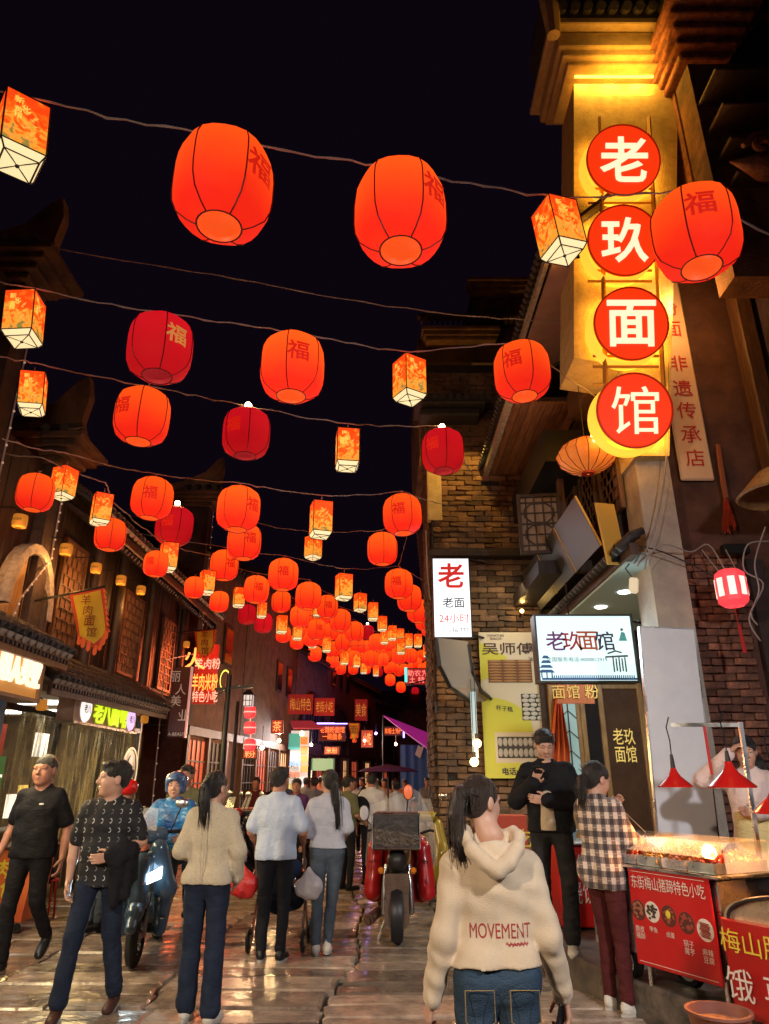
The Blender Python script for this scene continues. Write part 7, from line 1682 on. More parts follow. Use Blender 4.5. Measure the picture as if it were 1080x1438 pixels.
        nz = [(.0035 * wr, 16, 16, 22, N_person), (.0022 * wr, 38, 38, 30, N_person + 50)] if not far else [(.004, 15, 15, 20, N_person)]
        if not far: t.ell(j['neck'] + V3(0, .01, .058) * s, V3(nk / s + .012, nk / s + .018, .06) * s, .01, True) if collar != 'hood' else None
        to = link(t.mesh('top', top, vox, noise=nz), 'top', root, False)
    # --- trousers ---
    if bottom:
        t = SDF(); r1 = (.092 if not female else .094) * s * (bulk ** .5)
        for q, sg in (('R', 1), ('L', -1)):
            hp, kn, an = j['hip' + q], j['kn' + q], j['an' + q]; kk_ = (kn - an) / np.linalg.norm(kn - an)
            t.cone(hp, kn, r1, .062 * s + flare * .3, k=.016, fold=fold * .6, ph=sg); t.cone(kn, an + kk_ * .02 * s, .062 * s + flare * .3, .05 * s + flare, k=.02, fold=fold * 1.3, ph=2 * sg)
            t.ell(hp + V3(0, -.045, .02) * s, V3(.088, .075, .095) * s, .03)
        t.cone(j['pelvis'] + V3(-.045, 0, 0) * s, j['pelvis'] + V3(.045, 0, 0) * s, .095 * s * (bulk ** .5), k=.04, fl=.95); t.cone(j['pelvis'], j['waist'], .12 * s * bulk ** .5, .115 * s * bulk ** .5, k=.04, fl=.78); t.clip(j['waist'] + V3(0, 0, .0), (0, 0, 1))
        nz = [(.003, 14, 14, 26, N_person + 7), (.002, 34, 34, 40, N_person + 9)] if not far else None
        link(t.mesh('trousers', bottom, vox, noise=nz), 'trousers', root, False)
    # --- shoes ---
    if bottom and legs:
        for q, sg in (('R', 1), ('L', -1)):
            an = j['an' + q]; fo = (foot or {}).get(q, (0, 0)); Rf = rotz(fo[0] - sg * .12) @ rotx(fo[1]); t = SDF(); P = lambda *p: an + Rf @ (V3(*p) * s)
            t.ell(P(0, -.012, -.035), V3(.037, .05, .045) * s, .02, rot=Rf); t.ell(P(0, .075, -.052), V3(.044, .105, .034) * s, .03, rot=Rf); t.ell(P(0, .14, -.058), V3(.04, .045, .025) * s, .02, rot=Rf); t.cone(P(0, -.01, -.03), P(0, -.005, .02), .038 * s, .036 * s)
            t.clip(P(0, 0, -.08), Rf @ V3(0, 0, -1)); o = link(t.mesh('shoe', shoe or C_black, max(vox * .75, .007)), 'shoe', root, False)
            if not far:
                w = MB(Matrix.Translation(an) @ Matrix([list(r) for r in Rf]).to_4x4())
                out = [(.0 + .042 * math.cos(a_) * (1 if math.sin(a_) > 0 else .88), .052 + .125 * math.sin(a_), 0) for a_ in np.linspace(0, 2 * PI, 20)[:-1]]
                w.v += [tuple(w.M @ Vector((x * s, y * s, z * s))) for z in (-.086, -.066) for x, y, _ in out]; N = len(out); w.f += [(i, (i + 1) % N, N + (i + 1) % N, N + i) for i in range(N)] + [tuple(range(N)), tuple(range(2 * N - 1, N - 1, -1))]; w.mi += [0] * (N + 2)
                w.build('sole', M_black if shoe is None else mat('sole_pale', (.5, .47, .42), .6), o, world=False)
    return root, j, Hp
# ---------------- people ----------------
def G(px, py, z=0.): return atz(px, py, z)
SH_w = cloth('white_trainer', (.66, .62, .54)); SH_b = cloth('brown_shoe', (.06, .025, .02), rough=.45, b=.15); SH_k = mat('black_shoe', (.012, .012, .014), .35)
# man in black T-shirt at the left edge, walking towards us
p = G(18, 1366); r1, j1, H1 = person('heavyset man in plain black T-shirt walking at the left edge', (p.x, p.y, 0), PI - .12, 1.82,
    dict(elR=(.25, -.05, 1.12), haR=(.27, .06, .9), elL=(-.25, -.08, 1.1), haL=(-.27, -.02, .86), knL=(-.1, -.02, .52), anL=(-.1, -.24, .24), knR=(.1, .06, .5), anR=(.1, .03, .085)),
    top=C_black, bottom=cloth('black_trousers', (.012, .012, .016), b=.2), shoe=SH_k, hair='buzz', skin=0, bulk=1.14, vox=.009, hem=.86, foot={'L': (0, -.75)}, yaw=.05, roundhead=1.12, hsc=1.16)
b = MB(); q = Vector((j1['chest'][0] - .1, j1['chest'][1] + .148, j1['chest'][2] + .05)); b.box(q, (.04, .006, .014)); b.build('chest_logo', M_white, r1, world=False)
# man in printed tee with a jacket over his arm, looking to his right
p = G(118, 1425); r2, j2, H2 = person('man in black T-shirt printed with small pale marks, jacket over his arm', (p.x, p.y, 0), PI + .15, 1.735,
    dict(elR=(.24, -.04, 1.1), haR=(.23, .02, .86), elL=(-.26, -.03, 1.12), haL=(-.08, .17, 1.03), knR=(.13, .08, .49), anR=(.17, .10, .085), knL=(-.12, .0, .5), anL=(-.17, -.12, .1)),
    top=C_print, bottom=C_jean, shoe=SH_b, hair='short', yaw=-1.15, skin=1, vox=.0085, hem=.82, foot={'R': (.2, 0), 'L': (-.2, -.15)}, handL=dict(d=(.9, .3, -.1), n=(0, -1, .1), curl=.5), loose=.014, flare=.012, hsc=1.17)
jk = SDF(); 
jk.cone((-.2, .1, 1.1), (-.06, .17, 1.06), .06, .05, k=.03, fold=.006); jk.cone((-.18, .11, 1.08), (-.2, .11, .78), .06, .04, k=.04, fold=.008); jk.cone((-.12, .15, 1.02), (-.14, .13, .72), .06, .035, k=.04, fold=.008); jk.cone((-.22, .07, 1.06), (-.24, .05, .9), .05, .04, k=.04, fold=.006)
jk = link(jk.mesh('folded_jacket', C_black, .009, noise=[(.007, 22, 22, 18, 3)]), 'folded_jacket', None); jk.location = r2.location; jk.rotation_euler = r2.rotation_euler; tag(jk, 'dark jacket folded over the forearm of the man in printed tee', 'jacket')
b = MB(); b.tube([V3(.045 * math.cos(a), .04 * math.sin(a) - .0, -.0) * 1 + j2['neck'] + V3(0, .03, .01) for a in np.linspace(.2, PI - .2, 10)], .003, 5); b.build('necklace', M_gold, r2, world=False)
# woman in cream tweed jacket
p = G(276, 1436); r3, j3, H3 = person('woman in cream tweed jacket and dark jeans seen from behind', (p.x, p.y, 0), -.12, 1.66,
    dict(elR=(.23, -.02, 1.12), haR=(.19, .1, .93), elL=(-.23, -.03, 1.12), haL=(-.2, .12, 1.08), knR=(.1, -.02, .5), anR=(.12, -.08, .085), knL=(-.1, .03, .5), anL=(-.1, .02, .085)),
    top=C_tweed, sleeve='long', bottom=C_jean, shoe=SH_w, hair='pony', female=True, vox=.0085, hem=.9, flare=.022, skin=1, yaw=-.35, loose=.018, cuff=False, tail=[(0, -.1, .05), (0, -.125, .01), (.005, -.13, -.09), (.01, -.12, -.19), (.01, -.11, -.26)], fold=.002, hsc=1.08)
for pts in ([(0, -.128, 1.4), (0, -.15, 1.25), (0, -.135, 1.05), (0, -.14, .92)],):
    b = MB(); b.tube([V3(*q) * .976 for q in pts], .003, 5); b.build('back_seam', cloth('seam_cream', (.5, .42, .28)), r3, world=False)
# man in light blue shirt pushing a pushchair
p = G(380, 1350); r4, j4, H4 = person('man in short sleeved light blue shirt and black trousers pushing a pushchair', (p.x, p.y, 0), -.08, 1.72,
    dict(elR=(.26, -.0, 1.1), haR=(.23, .2, .98), elL=(-.26, -.0, 1.1), haL=(-.23, .18, .97), knR=(.09, .06, .5), anR=(.09, -.02, .085), knL=(-.1, .05, .5), anL=(-.1, .0, .085)),
    top=C_lblue, bottom=cloth('black_trousers', (.012, .012, .016)), shoe=SH_k, hair='short', bulk=1.08, vox=.0095, hem=.86, collar=True, loose=.02, yaw=-.15)
# woman in pale blouse, long ponytail
p = G(456, 1340); r5, j5, H5 = person('woman in pale blouse and grey jeans with a very long ponytail', (p.x, p.y, 0), .1, 1.7,
    dict(elR=(.2, -.03, 1.14), haR=(.19, .14, 1.05), elL=(-.24, -.06, 1.13), haL=(-.12, .1, 1.0), knR=(.06, .04, .5), anR=(.02, -.05, .1), knL=(-.09, .0, .5), anL=(-.09, .0, .085)),
    top=C_pale, sleeve='half', bottom=C_jeang, shoe=SH_w, hair='pony', female=True, vox=.0095, hem=.95, skin=1, yaw=.35, loose=.022, tail=[(0, -.1, .0), (.01, -.13, -.04), (.03, -.14, -.2), (.05, -.13, -.36), (.05, -.12, -.44)], foot={'R': (0, -.1)}, collar=True, fold=.005)
# girl in hoodie
p = Vector((.44, 3.2, 0)); r6, j6, H6 = person('girl in cream hoodie printed MOVEMENT, nearest to us and seen from behind', p, .02, 1.63,
    dict(head=(-.028, .02, 1.577), shR=(.148, -.0, 1.318), shL=(-.148, 0, 1.318), elR=(.218, -.02, 1.06), haR=(.29, .1, .83), elL=(-.216, -.03, 1.06), haL=(-.265, .03, .84), knR=(.09, .02, .5), knL=(-.09, .04, .5)),
    top=C_cream, sleeve='long', bottom=C_jeanb, shoe=SH_w, hair='pony', hairm=M_hairb, female=True, vox=.0068, hem=.965, skin=1, yaw=-.95, pitch=-.05, loose=.013, collar='hood', bulk=1.0, hsc=.93,
    tail=[(0, -.095, .06), (-.0, -.145, .03), (.0, -.165, -.06), (.0, -.16, -.17), (.01, -.14, -.26)], handR=dict(d=(.1, .2, -1), n=(-.6, -.3, 0), curl=.8), handL=dict(curl=.7), fold=.004, wr=1.15, roundhead=1.08)
text('MOVEMENT', V3(0.012, -.176, .0) + V3(0, 0, 1.05), .052, mat('hoodie_print', (.35, .03, .03), .7), r6, w=.25, bold=.0, bend=-.24, th=.0)
b = MB(); b.tube([(.03 + .0016 * i, -.18, 1.005 + .006 * math.sin(i * 1.9) + .003 * math.sin(i * .7)) for i in range(56)], .0014, 4); b.build('printed_scribble', mat('hoodie_print', (.35, .03, .03), .7), r6, world=False)
from mathutils.bvhtree import BVHTree
tp6 = [o for o in r6.children if o.name.startswith('top')][0].data; bv6 = BVHTree.FromPolygons([v.co for v in tp6.vertices], [p.vertices for p in tp6.polygons])
for o in r6.children:
    if not o.name.startswith(('lettering', 'printed_scribble', 'pocket_stitch')): continue
    if o.name.startswith('lettering'): o.matrix_parent_inverse = Matrix.Identity(4)
    if o.name.startswith('pocket'): continue
    y0 = max(v.co.y for v in o.data.vertices)
    for v in o.data.vertices:
        h6 = bv6.ray_cast(Vector((v.co.x, -.5, v.co.z)), Vector((0, 1, 0)))[0]
        if h6: v.co.y = h6.y - .0012 + (v.co.y - y0) * (.25 if o.name[0] == 'p' else 0)
for sg in (-1, 1):
    b = MB(); x0 = sg * .085; pts = [(x0 - .055, .86), (x0 + .055, .86), (x0 + .055, .76), (x0, .73), (x0 - .055, .76), (x0 - .055, .86)]
    b.tube([V3(x, -.118 - .03 * (1 - abs(z - .8) / .1) * 0 , z) for x, z in pts], .0022, 4); b.build('pocket_stitch', mat('stitch', (.3, .2, .08), .7), r6, world=False)
hw_ = Matrix.Translation(r6.location) @ Matrix.Rotation(.02, 4, 'Z')
q = hw_ @ Vector(j6['haR'] + V3(-.01, .01, -.085)); b = MB(Matrix.Translation(q) @ Euler((.25, .1, .9)).to_matrix().to_4x4()); b.rbox((0, 0, -.02), (.075, .012, .155), .005); ph = b.build('phone', M_black); tag(ph, 'dark phone held in the right hand of the hoodie girl', 'phone')
# man with phone by the poster
p = Vector((1.52, 6.95, .205)); r7, j7, H7 = person('man in black jacket standing by the poster reading his phone', p, PI - .38, 1.84,
    dict(elR=(.27, .04, 1.12), haR=(.08, .2, 1.27), elL=(-.27, .06, 1.12), haL=(-.02, .22, 1.13), knR=(.1, .03, .5), knL=(-.12, .02, .5)),
    top=C_black, sleeve='long', bottom=cloth('charcoal_trousers', (.016, .016, .018), (.03, .028, .028)), shoe=SH_w, hair='short', yaw=.35, pitch=-.45, skin=1, vox=.009, hem=.88, collar=True, loose=.026, fold=.006, flare=.015,
    handR=dict(d=(-.5, .25, .8), n=(-.3, .8, .1), curl=.45), handL=dict(d=(1, .2, .1), n=(0, -.9, .1), curl=.4))
sh_ = SDF(); sh_.cone((0, .1, 1.24), (0, .105, .98), .075, .075, fl=.8).clip((0, 0, .97), (0, 0, -1)); link(sh_.mesh('undershirt', cloth('oat_shirt', (.6, .48, .33)), .009), 'undershirt', r7, False)
m7 = wm(r7); q = m7 @ Vector(j7['haR'] + V3(-.055, .05, .09)); b = MB(Matrix.Translation(q) @ Euler((-.9, .1, PI - .4)).to_matrix().to_4x4()); b.rbox((0, 0, 0), (.076, .01, .158), .005); tag(b.build('phone', M_black), 'dark phone in the hands of the man in black jacket', 'phone')
# woman in plaid shirt at the cart
p = G(850, 1424) + Vector((.11, .03, 0)); r8, j8, H8 = person('woman in checked flannel shirt and wine trousers eating at the cart', (p.x, p.y, 0), -1.0, 1.73,
    dict(elR=(.2, .08, 1.14), haR=(.13, .3, 1.1), elL=(-.2, .1, 1.15), haL=(-.06, .24, 1.36), knR=(.08, .02, .5), knL=(-.09, .05, .5), anL=(-.09, .03, .085)),
    top=C_plaid, sleeve='long', bottom=C_wine, shoe=SH_w, hair='pony', female=True, vox=.0088, hem=.8, skin=1, yaw=-.15, pitch=-.2, hsc=1.13, loose=.03, collar=True, fold=.004,
    tail=[(0, -.095, -.0), (0, -.13, -.03), (0, -.135, -.09), (0, -.12, -.16), (0, -.11, -.19)], handL=dict(d=(.35, .45, .6), n=(.5, -.5, 0), curl=.85), handR=dict(d=(-.2, .9, .1), n=(-.6, 0, -.4), curl=.8))
m8 = wm(r8)
for a, c in (((-.0, .3, 1.36), (.1, .42, 1.2)), ((.12, .38, 1.12), (.18, .52, 1.21))):
    b = MB(); b.tube([m8 @ Vector(a), m8 @ Vector(c)], .003, 5); tag(b.build('wooden_skewer', mat('bamboo', (.6, .45, .25), .6)), 'thin wooden skewer held by the woman in checked shirt' if a[0] == 0 else 'second skewer rising from her lower hand over the trays', 'skewer')
# vendor
p = Vector((3.0, 6.1, .205)); r9, j9, H9 = person('vendor in peach shirt and cream apron wiping her forehead behind the cart', p, PI - .5, 1.74,
    dict(elR=(.36, .06, 1.36), haR=(.12, .12, 1.56), elL=(-.2, .04, 1.13), haL=(-.02, .17, 1.12)), top=C_peach, sleeve='long', bottom=C_jean, hair='pony', female=True, vox=.0095, hem=.85, skin=1, pitch=-.2, yaw=.1,
    tail=[(.0, -.09, -.02), (-.06, -.09, -.05), (-.09, -.03, -.1), (-.1, .02, -.2), (-.1, .03, -.28)], handR=dict(d=(-.7, .2, .6), n=(-.3, -.3, -.8), curl=.5), handL=dict(d=(.9, .2, .1), n=(0, -.9, .1), curl=.5), loose=.02)
ap = SDF(); 
for sg in (-1, 1): ap.cone((sg * .05, .03, 1.14), (sg * .06, .03, .7), .115, .13, k=.05, fl=.85)
ap.clip((0, 0, 1.16), (0, 0, 1)).clip((0, 0, .62), (0, 0, -1)); link(ap.mesh('apron', C_apron, .011, noise=[(.005, 22, 22, 5, 3)]), 'apron', r9, False)
# ---- middle distance ----
def sit(kx=.11, ky=.42, sz=0.):
    return dict(hipR=(.09, 0, .9), hipL=(-.09, 0, .9), knR=(kx, ky, .9), knL=(-kx, ky, .9), anR=(kx, ky + .04, .5), anL=(-kx, ky + .04, .5))
# scooter rider
SC = Vector((atd(205, 1200, 1).x, 0, 0))
RX, RY = -2.26, 8.1
r10, j10, H10 = person('scooter rider in dark helmet and blue sports jacket facing us', (RX, RY, -.04), PI - .05, 1.7,
    dict(**sit(.16, .38), elR=(.28, .16, 1.12), haR=(.25, .42, 1.1), elL=(-.28, .16, 1.12), haL=(-.25, .42, 1.1)), top=C_bluej, sleeve='long', bottom=C_black, hair='short', yaw=.1, pitch=-.05, skin=1, vox=.0105, hem=.88, loose=.03, collar=True, shoe=SH_k)
hm_ = SDF(); hcc = j10['head']; hm_.ell(hcc + V3(0, -.01, .045), (.118, .135, .11), .01).ell(hcc + V3(0, -.01, -.02), (.112, .12, .1), .01).ell(hcc + V3(0, .15, -.03), (.1, .125, .095), .015, True).ell(hcc + V3(0, 0, -.1), (.085, .1, .08), .01, True).clip(hcc + V3(0, 0, -.075), (0, .3, -1)); hm_ = link(hm_.mesh('helmet', mat('helmet_blue', (.02, .04, .1), .15, col2=(.1, .2, .4), nscale=9, coat=.8), .009), 'helmet', None); hm_.location = r10.location; hm_.rotation_euler = r10.rotation_euler; tag(hm_, 'glossy dark blue patterned helmet on the scooter rider', 'helmet')
mid = [
 (262, 1190, 9.6, PI, 1.78, C_olive, 'short', 'smiling man with short hair standing behind the scooter rider', dict(vox=.012, skin=2)),
 (206, 1190, 9.3, PI - .8, 1.55, C_orange, 'down', 'person in salmon top seated behind the scooter', dict(vox=.013, yaw=-.6)),
 (150, 1190, 9.8, .9, 1.55, C_pink, 'short', 'person in pale pink top partly hidden behind the man in printed tee', dict(vox=.014)),
 (84, 1190, 9.9, 2.2, 1.45, C_black, 'short', 'person with bare arms sitting by the orange crate at left', dict(vox=.014, sleeve='short')),
 (417, 1150, 13.0, PI, 1.62, C_purple, 'short', 'person in dark purple coat facing us past the light blue shirt', dict(vox=.015, sleeve='long')),
 (441, 1150, 15, .5, 1.66, C_grey, 'short', 'man in grey turned away behind the ponytail woman', dict(sleeve='long')),
 (463, 1150, 17, PI, 1.68, C_pink, 'short', 'man in beige top facing us by the food counter', dict(skin=2)),
 (489, 1150, 12.2, -.9, 1.66, C_olive, 'short', 'man in olive shirt turned sideways by the parked motorcycle', dict(vox=.015, skin=2)),
 (522, 1150, 12.6, .1, 1.72, C_white, 'short', 'man in white shirt carrying a black shoulder bag', dict(vox=.015)),
 (556, 1150, 13.4, .3, 1.62, C_white, 'bun', 'woman in white top walking away under the dark parasol', dict(vox=.016)),
 (498, 1150, 18, PI, 1.64, C_white, 'short', 'distant man in white near the violet sign', {}),
 (582, 1150, 15.5, PI, 1.52, C_mag, 'short', 'seated woman in magenta top before the blue tarpaulin', dict(sleeve='long', vox=.016)),
 (607, 1150, 14.8, .4, 1.5, C_navy, 'down', 'seated person in navy seen from behind near the tarpaulin', {}),
 (616, 1150, 17.5, PI, 1.5, C_white, 'short', 'seated person in white top beyond the navy one', {}),
 (637, 1150, 12.5, 1.2, 1.5, C_olive, 'short', 'seated man in brown near the bare bulbs', dict(skin=2)),
 (655, 1150, 12.0, .2, 1.58, C_black, 'short', 'dark haired person seated left of the brick wall', {}),
 (600, 1150, 20, PI, 1.66, C_grey, 'short', 'distant man standing under the purple awning', {}),
 (430, 1150, 20, .2, 1.66, C_grey, 'short', 'distant man in front of the white shelves', {}),
 (472, 1150, 22, PI, 1.6, C_mag, 'down', 'distant woman in front of the green lit counter', {}),
 (540, 1150, 19, PI, 1.64, C_pink, 'short', 'distant person in pink between the white shirts', {}),
 (402, 1150, 21, 0, 1.6, C_navy, 'short', 'distant figure in navy by the second arch', {}), (450, 1150, 24, 0, 1.7, C_orange, 'short', 'distant figure in salmon shirt near the kiosk', {}), (509, 1150, 24, 2, 1.66, C_black, 'short', 'distant dark figure beside the strip light', {}), (530, 1150, 27, 0, 1.64, C_olive, 'down', 'distant figure in olive far down the street', {}), (568, 1150, 22, PI, 1.6, C_orange, 'short', 'distant figure in orange under the awning edge', {}), (593, 1150, 12.9, -.6, 1.5, C_peach, 'short', 'seated woman in peach top left of the mustard scooter', {}), (360, 1150, 14.8, PI, 1.66, C_wine, 'short', 'figure in wine red top standing by the parked scooters', {}), (476, 1150, 14.4, 0, 1.62, C_pale, 'short', 'man in pale shirt just right of the ponytail woman', {}),
 (385, 1150, 16, .3, 1.62, C_black, 'short', 'dark figure beside the parked scooters at left', {}),
]
for px, py, Y, fc, H, tp_, hr, lab, kw in mid:
    q = at(px, 1095, Y); kw = dict(kw); kw.setdefault('vox', .021); kw.setdefault('sleeve', 'short'); seated = 'seat' in lab or 'sitting' in lab
    J_ = dict(elR=(.22, .03, 1.1), haR=(.18, .2, 1.0)) if (int(px) % 2) else dict(knR=(.1, .12, .5), anR=(.1, .12, .085), knL=(-.1, -.06, .5), anL=(-.1, -.18, .12))
    zz = 0
    if seated: J_ = {**sit(), 'elR': (.22, .1, 1.12), 'haR': (.15, .3, 1.05), 'elL': (-.22, .1, 1.12), 'haL': (-.15, .3, 1.05)}; zz = -.38; H = H + .12
    if kerb_x(Y) + .1 < q.x: zz += .2
    rt, jj, HH = person(lab, (q.x, Y, zz), fc, H, J_, top=tp_, hair=hr, bottom=(C_black, C_jean, C_jeang)[int(px) % 3], female=hr in ('bun', 'down'), **kw)
    if seated:
        st_ = thing('stool', 'low plastic stool under the ' + ' '.join(lab.replace('seated ', '').replace('sitting ', '').split()[:8]), 'stool', (q.x, Y, max(0, zz + .38)), fc, 'plastic stools by the diners')
        b = MB(); h0 = .44; z0 = 0
        b.rbox((0, 0, h0 - .02), (.3, .3, .035), .01); b.build('seat', mat('red_plastic', (.5, .03, .02), .4), st_, world=False)
        for sx in (-1, 1):
            for sy in (-1, 1): b = MB(); b.tube([(sx * .12, sy * .12, h0 - .03), (sx * .15, sy * .15, 0)], .014, 6); b.build('leg', mat('red_plastic', (.5, .03, .02), .4), st_, world=False)
# cyclist with red helmet
q = at(181, 1095, 9.0); rt, jj, HH = person('person in black wearing a glossy red helmet, turned away', (q.x, 9.0, -.02), .5, 1.6, dict(), top=C_black, hair=None, vox=.014, yaw=-.5)
hm_ = SDF(); hcc = jj['head']; hm_.ell(hcc + V3(0, -.005, .045), (.115, .13, .105), .01).clip(hcc + V3(0, 0, -.02), (0, .15, -1)).cone(hcc + V3(-.05, .12, .03), hcc + V3(.05, .12, .03), .02, k=.02); hm_ = link(hm_.mesh('helmet', mat('helmet_red', (.6, .01, .01), .15, coat=.8), .01), 'helmet', None); hm_.location = rt.location; hm_.rotation_euler = (0, 0, rt.rotation_euler[2] - .5); tag(hm_, 'glossy red helmet on the person in black behind the printed tee', 'helmet')
bg_ = SDF(); q = at(515, 1108, 12.4); bg_.ell((0, 0, 0), (.16, .08, .2), .02).cone((-.1, 0, .15), (.1, -.03, .4), .012); bg_ = link(bg_.mesh('shoulder_bag', C_black, .014), 'shoulder_bag', None); bg_.location = (q.x - .1, 12.35, 1.15); tag(bg_, 'black shoulder bag hanging on the man in white shirt', 'bag')
b = MB(); q = at(545, 1077, 13.0); t = thing('parasol', 'dark flat parasol above the walking pair in white', 'parasol', (q.x, 13, 0))
b.lathe([(.55, q.z - .08), (.4, q.z - .02), (.02, q.z + .04)], 12, (q.x, 13, 0)); b.build('canopy', C_purple, t); b = MB(); b.tube([(q.x, 13, 0), (q.x, 13, q.z)], .015, 6); b.build('pole', M_black, t)
# ---------------- added lamps out of view behind the camera, lighting people's backs ----------------
for x, y, pw, cc in ((-3.1, -1.6, 120, (1, .8, .6)), (2.9, -.4, 85, (.95, .93, .95)),):
    t = thing('lamp_post', 'added unseen black lamp post with square head ' + ('on the left side' if x < 0 else 'on the right side') + ' behind the camera', 'lamp post', (x, y, 0))
    b = MB(); b.tube([(x, y, 0), (x, y, .25), (x, y, .3), (x, y, 3.9)], [.12, .11, .06, .05], 10); b.build('pole', M_black, t)
    b = MB(); b.box((x, y, 4.0), (.3, .3, .2)); b.build('lantern_box', glow('lamp_head', (1, .9, .8), 6), t)
    area('lamp_light', (x, y + .2, 3.85), .28, pw, cc, (.25 * (1 if x < 0 else -1), 1, -.5), spread=R(105))
# ---------------- snack cart ----------------
M_redv = mat('red_vinyl', (.58, .012, .012), .35, col2=(.5, .01, .01), nscale=3, rvar=.1); M_wprint = mat('white_print', (.75, .68, .6), .5); M_yprint = mat('yellow_print', (.75, .6, .05), .5)
M_acr = mat('clear_acrylic', (.95, .95, .95), .04, alpha=.16, coat=.6, spec=.8)
FR, FL = Vector((2.19, 5.25, .205)), Vector((1.86, 5.9, .205)); xd = (FR - FL).normalized(); ang = math.atan2(xd.y, xd.x); Lc = (FR - FL).length
ct = thing('snack_cart', 'red fronted snack cart with dish pictures, glass covered trays and lamp rack', 'cart', FL, ang)
def bb(m, nm, *boxes, par=ct, rb=.006, t=None):
    b = MB()
    for c, d in boxes: b.rbox(c, d, rb)
    return b.build(nm, m, par, world=False)
bb(M_steel, 'body', ((Lc / 2 - .22, .36, .48), (Lc + .5, .68, .56)))
pn = bb(M_redv, 'front_panel', ((Lc / 2, -.012, .465), (Lc, .02, .63)))
bb(M_redv, 'front_panel', ((-.3, .12, .33), (.48, .02, .4)))
def ctext(s, x, z, h, m, w=None, par=pn, y=-.024, bold=.0): 
    o = text(s, (0, 0, 0), h, m, None, w=w, bold=bold); o.parent = par; o.location = (x, y, z); return o
ctext('东街梅山猪蹄特色小吃', Lc / 2 + .0, .69, .088, M_wprint, w=.66)
b = MB(); 
for a, c in (((.03, .755), (Lc - .03, .755)), ((.03, .175), (Lc - .03, .175))): b.tube([(a[0], -.024, a[1]), (c[0], -.024, c[1])], .002, 4)
b.build('border_line', M_wprint, pn, world=False)
dish = ((.07, .5, 0, (.35, .12, .06), 'mixed'), (.2, .505, 1, (.05, .03, .02), 'dark'), (.35, .5, 0, (.3, .06, .02), 'egg'), (.5, .48, 0, (.32, .05, .03), 'chili'), (.65, .46, 1, (.3, .04, .03), 'strips'))
rr = random.Random(8); Xr = Euler((PI / 2, 0, 0)).to_matrix().to_4x4()
for x, z, pl_, cc, nm in dish:
    b = MB(); b.lathe([(.001, 0), (.066, 0), (.068, -.002)], 24, (x, -.0235, z), Xr); pt = b.build('printed_plate', M_wprint if pl_ else mat('plate_dark', (.1, .02, .015), .5), pn, world=False)
    b = MB()
    for k in range(26):
        a, r_ = rr.uniform(0, 2 * PI), .05 * math.sqrt(rr.random())
        if nm == 'strips': b.box((x + rr.uniform(-.01, .01), -.026, z - .045 + .0035 * k), (.075, .003, .0025), ry=.1)
        else: b.ball((x + r_ * math.cos(a), -.0255, z + r_ * math.sin(a)), (.012, .003, .009), 6)
    b.build('printed_food', mat('dish_' + nm, cc, .5), pt, world=False)
    if nm == 'egg': b = MB(); b.ball((x, -.028, z + .01), (.022, .004, .026), 12); b.build('printed_egg', M_yprint, pt, world=False)
for s_, x, z in (('脆皮\n猪脚', .07, .36), ('甲鱼', .2, .395), ('卤蛋', .35, .385), ('锅子\n魔芋', .5, .335), ('麻辣\n豆腐', .65, .31)): ctext(s_, x, z, .035 if '\n' not in s_ else .085, M_wprint, bold=.0)
ctext('魔', -.45, .35, .17, M_wprint, y=.105); ctext('芋', -.22, .35, .17, M_wprint, y=.105)
bb(M_steel, 'counter_top', ((Lc / 2 - .2, .36, .785), (Lc + .6, .8, .02)))
for x in (.05, Lc - .03):
    bb(M_steel, 'leg', ((x, .05, .08), (.035, .035, .2)))
for x, y in ((-.2, .1), (.18, .3)):
    b = MB(); My = Matrix.Rotation(PI / 2, 4, 'X'); b.lathe([(.05, -.03), (.11, -.03), (.125, 0), (.11, .03), (.05, .03)], 20, (x, y, .12), My); w_ = b.build('wheel', M_black, ct, world=False, smooth=1)
    b = MB(); b.lathe([(.001, -.032), (.075, -.032), (.075, .032), (.001, .032)], 14, (x, y, .12), My); b.build('rim', M_steel, w_, world=False)
